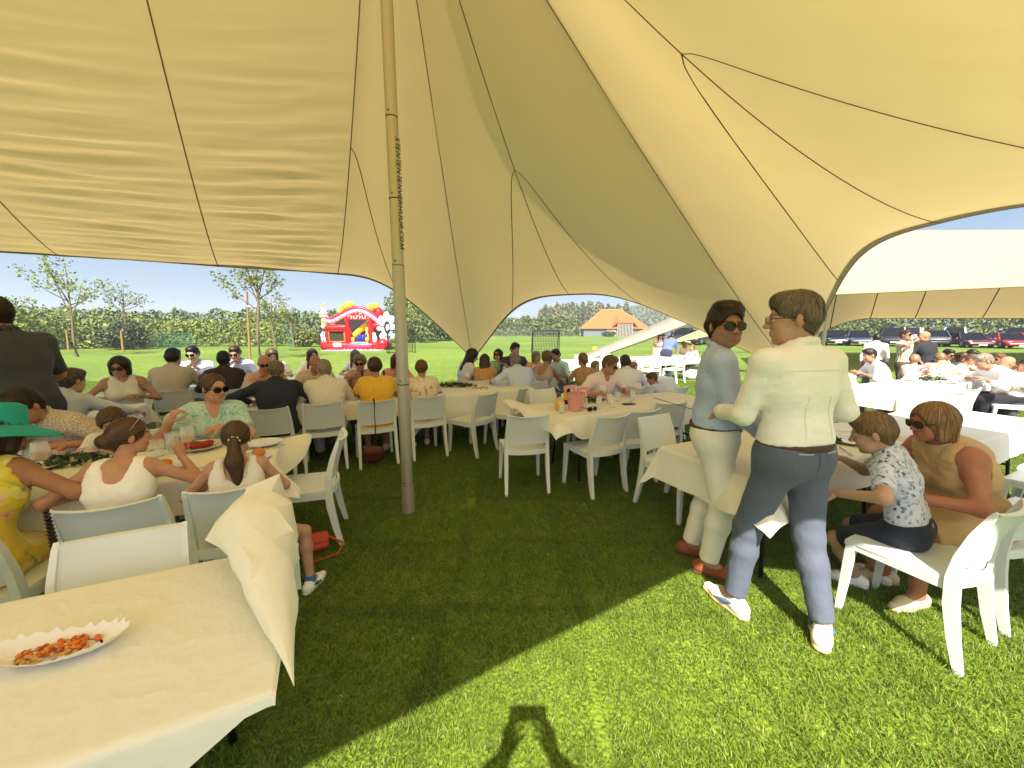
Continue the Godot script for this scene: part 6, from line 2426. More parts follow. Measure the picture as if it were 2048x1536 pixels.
	a.append({label = "woman with long dark blond hair, head bowed, behind the bald man in pink", at = Vector3(-4.30, 1.25, -6.88), turn = 188.0, fem = true, lean = 10.0, bend = 10.0, hyaw = 10.0, hpitch = 30.0, skin = PALE, hair = "long", hairc = Color(.13, .085, .045), top = ["e2dccd", .8, .2, 0.0], bot = ["707680", 2.0]})
	a.append({label = "long haired woman in a cream top facing us behind the tanned bald man", at = Vector3(-3.71, 1.243, -7.15), turn = 186.0, fem = true, lean = 8.0, bend = 10.0, hyaw = 16.0, hpitch = 14.0, skin = PALE, hair = "long", hairc = H_BROWN, top = ["ece3c8", 1.2, .2, 0.0], bot = ["707680", 2.0], glasses = "dark"})
	a.append({label = "woman with long ash blond hair turned left, above the grey haired woman", at = Vector3(-3.04, 1.207, -7.46), turn = 150.0, fem = true, lean = 12.0, bend = 10.0, hyaw = 40.0, hpitch = 16.0, skin = FAIR, hair = "long", hairc = Color(.19, .14, .085), top = ["e8e2da", .7, .2, 0.0], bot = ["707680", 2.0]})
	a.append({label = "person in a dark red cap and red print top, half hidden by the pole", at = Vector3(-1.73, 1.23, -5.81), turn = 176.0, fem = true, lean = 14.0, bend = 10.0, hyaw = 30.0, hpitch = 20.0, skin = FAIR, hair = "bob", hairc = H_BROWN, top = ["pink_patch", .8, .2, 0.0], bot = ["404550", 2.0], hat = "cap"})
	# ---- table by the tent leg
	a.append({label = "woman with very long dark hair looking down, at the tent leg", at = Vector3(-.68, 1.262, -6.6), turn = -84.0, fem = true, lean = 10.0, bend = 10.0, hyaw = -18.0, hpitch = 26.0, skin = PALE, hair = "long", hairc = Color(.03, .014, .010), top = ["d8d4dc", .6, .2, 0.0], bot = ["30343c", 2.0]})
	a.append({label = "long haired woman in an animal print top beside the tent leg", at = Vector3(-.46, 1.19, -6.45), turn = -30.0, fem = true, lean = 12.0, bend = 10.0, hyaw = 10.0, hpitch = 16.0, skin = TAN, hair = "long", hairc = H_BROWN, top = ["animal", .3, .2, 0.0], bot = ["2c2c30", 2.0]})
	a.append({label = "smiling woman in sunglasses and a green print top in the sun", at = Vector3(-.27, 1.228, -7.4), turn = 170.0, fem = true, lean = 6.0, bend = 8.0, hyaw = -36.0, hpitch = 0.0, skin = PALE, hair = "bob", hairc = Color(.045, .022, .014), top = ["green_print", 1.0, .2, 0.0, .08], bot = ["707680", 2.0], glasses = "dark", lh = Vector3(-.14, 1.0, -.26)})
	a.append({label = "dark haired man in a navy top sitting upright in the sun", at = Vector3(.06, 1.34, -7.4), turn = 180.0, lean = 6.0, bend = 8.0, hpitch = 12.0, wide = 1.1, skin = FAIR, hair = "short", hairc = H_DARK, top = ["3c4254", 1.5, .2, .3], bot = ["303440", 2.0]})
	a.append({label = "grey haired man in a pale blue shirt seen from behind, bending forward", at = Vector3(.05, 1.205, -6.2), turn = -4.0, lean = 22.0, bend = 16.0, hpitch = 22.0, wide = 1.12, g = 1.15, skin = FAIR, hair = "short", hairc = Color(.24, .23, .22), hairc2 = Color(.5, .49, .47), top = ["c8d4ee", 2.0, .2, .8], bot = ["3a4254", 2.0], lh = Vector3(-.42, .82, -.30)})
	a.append({label = "woman with curly light brown hair and bare back leaning on the table", at = Vector3(.60, 1.235, -6.5), turn = -58.0, fem = true, lean = 20.0, bend = 12.0, hyaw = -6.0, hpitch = 10.0, skin = TAN, hair = "curly", hairc = Color(.15, .08, .034), hairc2 = Color(.36, .22, .11), top = ["b5a39c", 0.0, .2, 0.0, .05], bot = ["8c8078", 1.6], back_scoop = .16, rh = Vector3(.1, .95, -.3)})
	a.append({label = "black haired man in a mint shirt in profile behind the curly woman", at = Vector3(.82, 1.23, -7.2), turn = 118.0, lean = 14.0, bend = 10.0, hyaw = -2.0, hpitch = 14.0, skin = TAN, hair = "short", hairc = H_DARK, top = ["bfe3dc", 1.2, .2, .5], bot = ["50545c", 2.0], stubble = 1.0})
	a.append({label = "person with fair hair in an orange top almost hidden by the curly woman", at = Vector3(.47, 1.18, -7.4), turn = 180.0, fem = true, hair = "bob", hairc = H_BLOND, skin = FAIR, top = ["e8a070", .6, .2, 0.0], bot = ["707680", 2.0]})
	a.append({label = "blonde woman with pinned up hair and bare shoulders seen from behind", at = Vector3(1.14, 1.228, -6.2), turn = -6.0, fem = true, lean = 8.0, bend = 10.0, hpitch = 8.0, skin = Color(.46, .23, .135), hair = "bun", hairc = Color(.26, .16, .07), hairc2 = Color(.46, .31, .15), bun_y = -.03, top = ["b08e58", 0.0, .2, 0.0, .02], bot = ["b08e58", 1.6], back_scoop = .15})
	a.append({label = "small blonde girl facing us left of the man in pale pink", at = Vector3(1.53, 1.025, -7.0), turn = 182.0, fem = true, hpitch = 8.0, skin = PALE, hair = "long", hairc = H_BLOND, hs = 1.15, top = ["e8d8d0", .7, .2, 0.0], bot = ["d0c0c0", 1.0]})
	a.append({label = "man in sunglasses and a pale pink shirt leaning over the glasses", at = Vector3(1.26, 1.268, -4.92), turn = 186.0, lean = 16.0, bend = 14.0, hyaw = 14.0, hpitch = 16.0, wide = 1.12, g = 1.2, skin = Color(.48, .23, .15), hair = "short", hairc = Color(.16, .10, .055), hairc2 = Color(.32, .22, .13), top = ["ecd8d2", 1.45, .22, 1.0, .08, 1], bot = ["48505e", 2.0], rh = Vector3(.24, .82, -.34), lh = Vector3(-.26, .82, -.34), glasses = "dark"})
	a.append({label = "black haired man in a white shirt seen from behind, leaning right", at = Vector3(1.77, 1.195, -6.0), turn = -22.0, lean = 24.0, bend = 14.0, hpitch = 20.0, wide = 1.1, g = 1.1, skin = TAN, hair = "short", hairc = Color(.025, .018, .015), hairc2 = Color(.09, .08, .075), top = ["e6e8f4", 1.6, .22, .9], bot = ["48505e", 2.0]})
	a.append({label = "small child with reddish fair hair behind the man in white", at = Vector3(2.23, 1.0, -7.0), turn = 185.0, fem = true, skin = PALE, hair = "bob", hairc = Color(.40, .22, .10), hs = 1.15, top = ["ecdcd4", .7, .2, 0.0], bot = ["d0c0c0", 1.0]})
	a.append({label = "brown haired boy slumped low in a white chair with his head bent", at = Vector3(2.06, .96, -5.6), turn = 20.0, lean = 20.0, bend = 20.0, hyaw = 30.0, hpitch = 26.0, skin = TAN, hair = "short", hairc = H_LIGHT, hs = 1.12, top = ["c9cfe4", .9, .22, 0.0], bot = ["4a5468", 1.0]})
	# ---- far lawn tables
	a.append({label = "woman in sunglasses with long dark hair standing beyond the lawn tables", at = Vector3(5.0, 1.50, -13.0), turn = 150.0, sit = false, fem = true, skin = PALE, hair = "long", hairc = H_BROWN, top = ["e9c9c0", .5, .1, 0.0, .05], bot = ["a9bcc8", 1.97], dress = true, glasses = "dark"})
	a.append({label = "man in a blue polo and dark trousers bending over a lawn table", at = Vector3(5.15, 1.43, -12.4), turn = -70.0, sit = false, lean = 34.0, bend = 14.0, hpitch = 40.0, skin = TAN, hair = "short", hairc = H_DARK, top = ["5d6fa8", .9, .12, .6], bot = ["2c3348", 1.97], lh = Vector3(-.18, .86, -.52), rh = Vector3(.18, .82, -.50), shoe = ["222222", "222222", ""]})
	a.append({label = "fair haired child beyond the far lawn table, left of the red haired person", at = Vector3(6.3, 1.12, -14.0), turn = 180.0, hair = "bob", hairc = H_BLOND, skin = PALE, hs = 1.1, top = ["e8c8b8", .8, .2, 0.0], bot = ["808080", 1.0], fem = true})
	a.append({label = "red haired person in a pink top at the far lawn table", at = Vector3(5.9, 1.10, -12.6), turn = 100.0, hair = "bob", hairc = Color(.40, .12, .05), skin = PALE, fem = true, top = ["f0a0bc", .8, .2, 0.0], bot = ["808080", 1.0]})
	a.append({label = "person in a blue shirt far off beside the parked cars", at = Vector3(14.9, 1.62, -37.0), turn = 0.0, sit = false, skin = FAIR, hair = "short", hairc = H_BROWN, top = ["4a62a8", .9, .1, .4], bot = ["30343c", 1.97]})
	# ---- right hand tables
	a.append({label = "brown haired child at the right, just above the cream shirt's shoulder", at = Vector3(7.15, 1.19, -8.6), turn = 172.0, hair = "short", hairc = H_BROWN, skin = TAN, top = ["b8a090", .8, .2, 0.0], bot = ["404550", 1.0], hyaw = 20.0, hpitch = 20.0})
	a.append({label = "man in a white shirt with a dark bag standing and stooping, before the cars", at = Vector3(8.5, 1.49, -9.0), turn = -70.0, sit = false, lean = 14.0, bend = 16.0, hpitch = 20.0, skin = TAN, hair = "short", hairc = H_DARK, top = ["efe6d6", 1.6, .1, .6], bot = ["50545c", 1.97]})
	a.append({label = "dark haired man in a pale checked shirt seated side-on, facing left", at = Vector3(6.42, 1.255, -6.9), turn = 44.0, lean = 20.0, bend = 14.0, hpitch = 14.0, hyaw = 14.0, g = 1.15, skin = TAN, hair = "short", hairc = H_DARK, top = ["pale_check", 1.0, .22, .7], bot = ["48505e", 2.0], rh = Vector3(.14, .84, -.42), lh = Vector3(-.16, .84, -.44)})
	a.append({label = "man in a striped shirt drinking from a glass, standing", at = Vector3(8.44, 1.585, -8.3), turn = 172.0, sit = false, lean = -4.0, bend = -2.0, hpitch = -8.0, skin = TAN, hair = "short", hairc = H_BROWN, top = ["bold_stripe", .9, .16, .5, .08], bot = ["4a4236", 1.97], rh = Vector3(.14, 1.50, -.22), re = Vector3(1, -.4, 0), rd = Vector3(-.6, .4, -.2), rp = Vector3(-.3, 0, 1), rc = 1.0, lh = Vector3(-.22, 1.0, -.2), drink = true, glasses = "dark"})
	a.append({label = "bald man in a black shirt standing back to us by the drinking man", at = Vector3(8.84, 1.56, -8.3), turn = -20.0, sit = false, hyaw = 60.0, hpitch = 4.0, wide = 1.1, g = 1.15, skin = Color(.47, .21, .12), hair = "none", hairc = H_GREY, top = ["1d2028", 1.5, .14, .6], bot = ["23262e", 1.97], lh = Vector3(-.2, 1.1, -.3), rh = Vector3(.2, 1.05, -.3)})
	a.append({label = "blonde lady in a dusty rose blouse eating, left of the other blonde lady", at = Vector3(7.55, 1.13, -7.2), turn = -60.0, fem = true, lean = 16.0, bend = 16.0, hpitch = 16.0, g = 1.15, skin = FAIR, hair = "volume", hairc = Color(.38, .26, .13), hairc2 = Color(.62, .47, .28), top = ["d3ab9e", 1.0, .25, 0.0], bot = ["707680", 2.0], lh = Vector3(-.08, .98, -.26), rh = Vector3(.1, .98, -.28)})
	a.append({label = "blonde lady in a coral top looking down, nearer the wine glasses", at = Vector3(8.3, 1.14, -7.45), turn = -56.0, fem = true, lean = 16.0, bend = 14.0, hpitch = 24.0, skin = FAIR, hair = "volume", hairc = Color(.30, .20, .10), hairc2 = Color(.5, .36, .2), top = ["e2a184", .8, .25, 0.0], bot = ["707680", 2.0]})
	a.append({label = "dark haired man in sunglasses behind the blonde lady in coral", at = Vector3(8.85, 1.195, -7.8), turn = 180.0, hyaw = -20.0, skin = TAN, hair = "short", hairc = H_DARK, top = ["d8c8a8", 1.0, .2, .4], bot = ["404550", 2.0], glasses = "dark"})
	a.append({label = "brown haired woman in a dark low necked top facing us on the right", at = Vector3(9.1, 1.14, -7.75), turn = 176.0, fem = true, skin = Color(.40, .19, .11), hair = "bob", hairc = H_BROWN, top = ["2a3448", .4, .2, 0.0, .16], bot = ["303440", 2.0], hyaw = -10.0})
	a.append({label = "person with black hair looking down behind the grey man in white", at = Vector3(9.45, 1.17, -7.9), turn = 178.0, hpitch = 34.0, skin = TAN, hair = "short", hairc = Color(.01, .008, .007), top = ["c8b8a0", .8, .2, 0.0], bot = ["404550", 2.0]})
	a.append({label = "brown haired woman bending to her plate, left of the grey man in white", at = Vector3(8.75, 1.12, -7.3), turn = 190.0, fem = true, lean = 16.0, hpitch = 30.0, skin = TAN, hair = "short", hairc = H_LIGHT, top = ["d8c4a8", .8, .2, 0.0], bot = ["404550", 2.0]})
	a.append({label = "grey haired man in a white shirt bending low over the table, seated side-on", at = Vector3(7.57, 1.205, -6.15), turn = 46.0, lean = 28.0, bend = 20.0, hpitch = 26.0, wide = 1.1, g = 1.2, skin = Color(.48, .23, .15), hair = "short", hairc = Color(.26, .23, .19), hairc2 = Color(.5, .46, .4), top = ["eeeff6", 1.7, .12, .9], bot = ["161a26", 1.95], rise = .09, lh = Vector3(-.16, .82, -.46), rh = Vector3(.16, .82, -.46), shoe = ["2a2420", "1c1815", ""]})
	a.append({label = "bald man in a pale grey shirt right behind the grey man in white", at = Vector3(7.95, 1.165, -6.15), turn = 40.0, lean = 24.0, bend = 16.0, hpitch = 24.0, g = 1.1, skin = Color(.48, .22, .13), hair = "none", hairc = H_GREY, top = ["c9c6c4", 1.6, .2, .7], bot = ["404550", 2.0]})
	a.append({label = "man in sunglasses and a cream shirt looking left at the far right", at = Vector3(8.9, 1.165, -7.0), turn = 60.0, hpitch = 8.0, skin = TAN, hair = "short", hairc = H_LIGHT, top = ["e6dcc0", 1.0, .2, .6], bot = ["404550", 2.0], glasses = "dark"})
	a.append({label = "red cheeked person with bare arms cut by the right edge", at = Vector3(7.98, 1.14, -5.95), turn = 60.0, fem = true, hyaw = 10.0, skin = Color(.46, .19, .10), hair = "bob", hairc = H_DARK, top = ["d0a078", .2, .2, 0.0], bot = ["404550", 2.0]})
	# ---- the one who takes the picture, standing behind the viewpoint
	a.append({label = "photographer holding up a phone, whose shadow lies on the sunlit grass", at = Vector3(.0, 1.76, .47), turn = -25.0, sit = false, hyaw = 0.0, hpitch = 4.0, skin = FAIR, hair = "short", hairc = H_BROWN, top = ["5a6a80", 1.0, .14, .6], bot = ["404858", 1.97], lh = Vector3(-.095, 1.60, -.42), rh = Vector3(.095, 1.60, -.42), le = Vector3(-1, -.7, 0), re = Vector3(1, -.7, 0), ld = Vector3(.25, 1, 0), rd = Vector3(-.25, 1, 0), lp = Vector3(.8, 0, -.5), rp = Vector3(-.8, 0, -.5), shoe = ["444444", "222222", ""], phone = true})
	return a

func make_people() -> void:
	var list := people_list()
	for s in list:
		var at: Vector3 = s.at
		s.dist = maxf(Vector2(at.x, at.z).length(), 1.6)
		s.ground = 0.0
		var j := pose(s)
		var top: float = (j.head + j.rh * Vector3(0, .122, 0)).y
		var sit: bool = gv(s, "sit", true)
		var sc: float = clampf((at.y - .45) / (top - .45), .55, 1.2) if sit else at.y / top
		if sit: s.ground = .45 - .45 / sc
		j = pose(s)
		s.sc = sc
		var rot := Basis(Vector3.UP, ROW_TURN + deg_to_rad(s.turn))
		var off: Vector3 = rot * (j.head * sc)
		s.root = Vector3(at.x - off.x, .45 * (1.0 - sc) if sit else 0.0, at.z - off.z)
		s.rot = rot
		jobs.append(s)
	var id := WorkerThreadPool.add_group_task(in_thread, jobs.size())
	WorkerThreadPool.wait_for_group_task_completion(id)
	var skin_m := mat("skin", Color(1, 1, 1), .5)
	skin_m.vertex_color_use_as_albedo = true
	skin_m.metallic_specular = .4
	var hair_m := mat("hair", Color(1, 1, 1), .5)
	hair_m.vertex_color_use_as_albedo = true
	for s in jobs: assemble(s)

func am(a: Array) -> ArrayMesh:
	var m := ArrayMesh.new()
	m.add_surface_from_arrays(Mesh.PRIMITIVE_TRIANGLES, a)
	return m

func assemble(s: Dictionary) -> void:
	var t := thing("person", s.label, "person", s.root)
	t.transform = Transform3D((s.rot as Basis).scaled(Vector3.ONE * s.sc), s.root)
	var o: Dictionary = s.out
	part("body", am(o.body), mats["skin"], t)
	if o.has("shirt"): part("dress" if gv(s, "dress", false) else "shirt", am(o.shirt), wear(s.top[0]), t)
	if o.has("trousers"): part("trousers" if s.bot[1] > 1.2 else "shorts", am(o.trousers), wear(s.bot[0]), t)
	if o.has("hair"): part("hair", am(o.hair), mats["hair"], t)
	for k in ["l", "r"]:
		if o.has("shoe_" + k):
			var sh := part("shoe", am(o["shoe_" + k]), wear(s.shoe[0]), t)
			part("sole", am(o["sole_" + k]), wear(s.shoe[1]), sh)
			var jt: Dictionary = o.j
			var an: Vector3 = jt["an" + k]
			var td: Vector3 = jt["toe" + k]
			var side := td.cross(Vector3.UP).normalized()
			if s.shoe.size() > 2 and s.shoe[2] != "":
				var g := G.new()
				for q in [-1.0, 1.0]:
					g.tube(PackedVector3Array([an + Vector3(0, -.02, 0) + side * .036 * q - td * .03, an + Vector3(0, -.035, 0) + side * .044 * q + td * .02, an + Vector3(0, -.052, 0) + side * .045 * q + td * .09]), [.004, .013, .006], 6)
				part("side_patch", g.mesh(), wear(s.shoe[2]), sh)
			if s.has("sock"):
				var g := G.new()
				g.tube(PackedVector3Array([an + Vector3(0, -.02, 0), an + Vector3(0, .05, .0)]), [.041, .041], 12)
				part("sock", g.mesh(), wear(s.sock), sh)
	if o.has("yoke"):
		var thread := 0.0022
		for q in [o.yoke] + o.darts + [o.placket]:
			var g := G.new()
			g.tube(q, [thread], 5)
			part("stitched_seam", g.mesh(), wear(s.top[0]), t)
		for q in o.pockets:
			var g := G.new()
			g.tube(q, [.0045], 6)
			part("pocket_edge", g.mesh(), wear("9aa0a8" if s.bot[0] == "566074" else s.bot[0]), t)
		var gs := G.new()
		gs.tube(o.seat_seam, [.0028], 5)
		part("seat_seam", gs.mesh(), wear(s.bot[0]), t)
		var jj: Dictionary = o.j
		for k in ["l", "r"]:
			var wr: Vector3 = jj["wr" + k]; var dl: Vector3 = (jj["el" + k] - wr).normalized()
			var g := G.new()
			g.tube(PackedVector3Array([wr + dl * .004, wr + dl * .006, wr + dl * .058, wr + dl * .062]), [.040, .044, .048, .046], 16)
			part("cuff", g.mesh(), wear(s.top[0]), t)
	var ht: Transform3D = o.ht
	if s.has("glasses"):
		var dark: bool = s.glasses == "dark"
		var gm := glasses_mesh(dark, ht)
		var fr := part("sunglasses" if dark else "glasses", gm[1], mat("frame_black", Color(.03, .025, .025), .25), t)
		part("lenses", gm[0], mat("lens_dark", Color(.02, .018, .018), .08) if dark else clear_glass(), fr)
	var j: Dictionary = o.j
	if s.has("belt"):
		var g := G.new()
		var pts := PackedVector3Array()
		var gg: float = gv(s, "g", 1.0)
		for i in 33:
			var a := TAU * i / 32.0
			pts.append(j.waist - j.r1 * Vector3(0, .075, 0) + j.r1 * Vector3(cos(a) * (.173 + .028 * (gg - 1.0) * 5.0), 0, sin(a) * (.128 + .02 * (gg - 1.0) * 5.0)))
		g.tube(pts, [.017], 6, false, j.r1 * Vector3.UP, .5, 1.0)
		part("belt", g.mesh(), wear(s.belt), t)
	if s.has("cape"):
		# wide shawl collar that stands off the shoulders
		var g := G.new()
		var pts := PackedVector3Array()
		var m: Vector3 = j.neck
		var nc := 25
		for r in 5:
			var f := r / 4.0
			for i in nc:
				var a := TAU * i / (nc - 1.0)
				var rx := lerpf(.075, .215, f); var rz := lerpf(.07, .15, f)
				pts.append(m + j.r2 * Vector3(cos(a) * rx, lerpf(.045, -.055, f) - .04 * f * absf(cos(a)) - (.10 * f if sin(a) < -.4 else 0.0), sin(a) * rz + .01))
		g.sheet(pts, nc)
		part("shawl_collar", g.mesh(), wear(s.top[0]), t)
	if s.has("hat"):
		var g := G.new()
		if s.hat == "sun":
			g.lathe(PackedVector2Array([Vector2(.0, .165), Vector2(.055, .163), Vector2(.085, .145), Vector2(.098, .09), Vector2(.102, .045), Vector2(.15, .03), Vector2(.215, .008), Vector2(.245, -.012), Vector2(.243, -.018), Vector2(.21, .001), Vector2(.15, .022), Vector2(.096, .036)]), ht * Transform3D(Basis(Vector3(1, 0, 0), .12), Vector3(0, .005, .01)), 32)
			for i in g.v.size():
				g.v[i] += Vector3(0, .012 * noise.get_noise_3d(g.v[i].x * 9.0, 0, g.v[i].z * 9.0), 0)
			part("sun_hat", g.mesh(), wear("1c9a96"), t)
		else:
			g.lathe(PackedVector2Array([Vector2(.0, .145), Vector2(.05, .14), Vector2(.085, .11), Vector2(.10, .06), Vector2(.099, .04)]), ht * Transform3D(Basis(), Vector3(0, .0, .012)), 20)
			g.ball(ht * Vector3(0, .045, -.11), Vector3(.075, .01, .06), 12, 6, ht.basis)
			part("cap", g.mesh(), wear("7c1420"), t)
	if s.has("phone"):
		var g := G.new()
		g.box(Vector3(.155, .075, .009), Transform3D(Basis(), (s.rot as Basis).inverse() * (Vector3(0, 1.66, .055) - s.root) / s.sc), .003)
		var ph := part("phone", g.mesh(), mat("phone_black", Color(.03, .03, .035), .2), self)
		ph.transform = t.transform
		tag(ph, "black phone held up by the photographer behind the viewpoint", "phone")
	if s.label.begins_with("girl in a white top"):
		flower_pin(t, ht)
	if s.label.begins_with("girl with a long brown ponytail"):
		var g := G.new()
		for i in 7:
			var a := TAU * i / 7.0
			g.ball(ht * Vector3(cos(a) * .028, -.008 + sin(a) * .026, .128), Vector3(.012, .010, .010), 7, 5)
		part("scrunchie", g.mesh(), wear("d8d2cc"), t)
		g = G.new()
		for q in [-1.0, 1.0]:
			g.tube(PackedVector3Array([j.neck + j.r2 * Vector3(.085 * q, -.03, -.07), j.neck + j.r2 * Vector3(.088 * q, .012, .0), j.neck + j.r2 * Vector3(.075 * q, -.06, .085), j.neck + j.r2 * Vector3(.06 * q, -.16, .105)]), [.006], 6)
		part("strap", g.mesh(), wear("e0cfb4"), t)
	if s.label.begins_with("blonde woman with pinned"):
		var g := G.new()
		for q in [-1.0, 1.0]:
			g.tube(PackedVector3Array([j.neck + j.r2 * Vector3(.09 * q, -.02, -.06), j.neck + j.r2 * Vector3(.095 * q, .015, .0), j.neck + j.r2 * Vector3(.07 * q, -.1, .10), j.neck + j.r2 * Vector3(.055 * q, -.2, .12)]), [.006], 6)
		part("strap", g.mesh(), wear("b08e58"), t)

func clear_glass() -> StandardMaterial3D:
	if mats.has("clear_glass"): return mats["clear_glass"]
	var m := mat("clear_glass", Color(1, 1, 1, .10), .03)
	m.transparency = BaseMaterial3D.TRANSPARENCY_ALPHA
	return m

func flower_pin(t: Node3D, ht: Transform3D) -> void:
	var c := ht * Vector3(-.030, -.035, .142)
	var out := (ht.basis * Vector3(-.35, -.1, 1)).normalized()
	var g := G.new()
	g.use_col = true
	var u := out.cross(Vector3.UP).normalized()
	var w := u.cross(out).normalized()
	for k in 6:
		var a := TAU * k / 6.0
		var d := u * cos(a) + w * sin(a)
		var sd := out.cross(d)
		var prev := []
		for i in 6:
			var f := i / 5.0
			g.col = Color(.62, .10, .22).lerp(Color(.86, .66, .68), smoothstep(.1, .75, f))
			var hw := .0125 * sin(PI * (f * .86 + .10))
			var q := c + d * .046 * f + out * (.022 * f - .026 * f * f)
			var now := [g.p(q - sd * hw + out * .003), g.p(q - out * .003), g.p(q + sd * hw + out * .003)]
			if prev.size():
				g.quad(prev[0], prev[1], now[1], now[0]); g.quad(prev[1], prev[2], now[2], now[1])
			prev = now
	var m := mat("petal", Color(1, 1, 1), .6)
	m.vertex_color_use_as_albedo = true
	part("flower", g.mesh(), m, t)
	# sunglasses pushed up into the hair
	var gm := glasses_mesh(false, ht * Transform3D(Basis(Vector3(1, 0, 0), .95), Vector3(0, .052, .012)))
	var fr := part("pushed_up_sunglasses", gm[1], mat("frame_steel", Color(.75, .75, .76), .25, .8), t)
	part("lenses", gm[0], mat("lens_blue", Color(.55, .66, .82), .1), fr)

# ---------------------------------------------------------------- things on and by the tables
func glass_mat() -> StandardMaterial3D:
	if mats.has("glassware"): return mats["glassware"]
	var m := mat("glassware", Color(1, 1, 1, .16), .02)
	m.transparency = BaseMaterial3D.TRANSPARENCY_ALPHA
	return m

func liquid(key: String, c: Color) -> StandardMaterial3D:
	if mats.has(key): return mats[key]
	var m := mat(key, c, .05)
	m.transparency = BaseMaterial3D.TRANSPARENCY_ALPHA
	return m

var proto_wine: Node3D
var proto_tumbler: Node3D
var proto_plate: Node3D

func wine_glass(at: Vector3, label: String, group := "") -> void:
	if proto_wine:
		copy(proto_wine, label, at, 0, group)
		return
	var t := thing("wine_glass", label, "wine glass", at, 0, group)
	var g := G.new()
	g.lathe(PackedVector2Array([Vector2(.001, .088), Vector2(.02, .094), Vector2(.036, .112), Vector2(.043, .135), Vector2(.041, .165), Vector2(.034, .205), Vector2(.0325, .205), Vector2(.0395, .165), Vector2(.0415, .135), Vector2(.034, .113)]), Transform3D(), 20)
	part("bowl", g.mesh(), glass_mat(), t)
	g = G.new()
	g.lathe(PackedVector2Array([Vector2(.034, .0), Vector2(.033, .003), Vector2(.006, .008), Vector2(.0035, .02), Vector2(.0035, .08), Vector2(.008, .09)]), Transform3D(), 16)
	part("stem", g.mesh(), glass_mat(), t)
	g = G.new()
	g.lathe(PackedVector2Array([Vector2(.001, .093), Vector2(.02, .099), Vector2(.034, .115), Vector2(.0405, .136), Vector2(.040, .142), Vector2(0, .142)]), Transform3D(), 18)
	part("wine", g.mesh(), liquid("white_wine", Color(.82, .62, .14, .62)), t)
	proto_wine = t

func tumbler(at: Vector3, label: String, group := "") -> void:
	if proto_tumbler:
		copy(proto_tumbler, label, at, 0, group)
		return
	var t := thing("tumbler", label, "glass", at, 0, group)
	var g := G.new()
	g.lathe(PackedVector2Array([Vector2(0, .0), Vector2(.028, .0), Vector2(.030, .05), Vector2(.034, .115), Vector2(.0325, .115), Vector2(.028, .05), Vector2(.026, .010), Vector2(0, .010)]), Transform3D(), 18)
	part("wall", g.mesh(), glass_mat(), t)
	g = G.new()
	g.lathe(PackedVector2Array([Vector2(0, .011), Vector2(.0255, .011), Vector2(.0275, .05), Vector2(0, .05)]), Transform3D(), 16)
	part("water", g.mesh(), liquid("water", Color(.86, .92, .92, .25)), t)
	proto_tumbler = t

func plate(at: Vector3, label: String, group := "", sc := 1.0) -> Node3D:
	var r: Node3D
	if proto_plate:
		r = copy(proto_plate, label, at, 0, group)
	else:
		var g := G.new()
		g.lathe(PackedVector2Array([Vector2(0, .006), Vector2(.085, .006), Vector2(.098, .014), Vector2(.132, .022), Vector2(.133, .019), Vector2(.098, .009), Vector2(.08, .0), Vector2(0, .0)]), Transform3D(), 28)
		proto_plate = part("plate", g.mesh(), mat("porcelain", Color(.90, .90, .89), .15), self)
		proto_plate.position = at
		tag(proto_plate, label, "plate", group)
		r = proto_plate
	r.scale = Vector3.ONE * sc
	return r

# heaps of food: small bodies of the given colours in one part each
func food(called: String, label: String, at: Vector3, items: Array, seed_: int) -> void:
	var t := thing(called, label, "food", at)
	var r := RandomNumberGenerator.new()
	r.seed = seed_
	for it in items:   # name, colour, count, size, spread, height
		var g := G.new()
		for k in it[2]:
			var a := r.randf() * TAU
			var d: float = it[4] * sqrt(r.randf())
			var s: Vector3 = it[3]
			g.ball(Vector3(cos(a) * d, s.y * .8 + it[5] * (1.0 - d / (it[4] + .001)) * r.randf(), sin(a) * d), s * r.randf_range(.8, 1.2), 8, 5, Basis(Vector3.UP, r.randf() * TAU))
		part(it[0], g.mesh(), mat("food_" + it[0], it[1], .5), t, "stuff" if it[2] > 2 else "")

func bouquet(label: String, at: Vector3, rad: Vector3, leaves: int, blooms: int, seed_: int, bloom := Color(.85, .62, .66)) -> void:
	var t := thing("greenery", label, "table flowers", at)
	var r := RandomNumberGenerator.new(); r.seed = seed_
	var g := G.new()
	g.use_col = true
	for i in leaves:
		var a := r.randf() * TAU
		var k := sqrt(r.randf())
		var q := Vector3(cos(a) * rad.x * k, .012 + rad.y * r.randf() * (1.1 - k), sin(a) * rad.z * k)
		g.col = Color(.018, .045, .014).lerp(Color(.07, .13, .035), r.randf())
		leaf(g, q, .05 * r.randf_range(.7, 1.3), Vector3(r.randfn(), 1.2, r.randfn()).normalized(), r)
	part("leaves", g.mesh(), leaf_mat("leaves"), t)
	if blooms:
		g = G.new()
		for i in blooms:
			var a := r.randf() * TAU
			var k := sqrt(r.randf()) * .85
			var c := Vector3(cos(a) * rad.x * k, .03 + rad.y * r.randf_range(.3, .9), sin(a) * rad.z * k)
			for p in 6:
				var b := TAU * p / 6.0
				g.ball(c + Vector3(cos(b) * .014, .003 * (p % 2), sin(b) * .014), Vector3(.012, .004, .009), 7, 4, Basis(Vector3.UP, -b))
		part("blossoms", g.mesh(), mat("bloom_%s" % bloom.to_html(), bloom, .7), t)

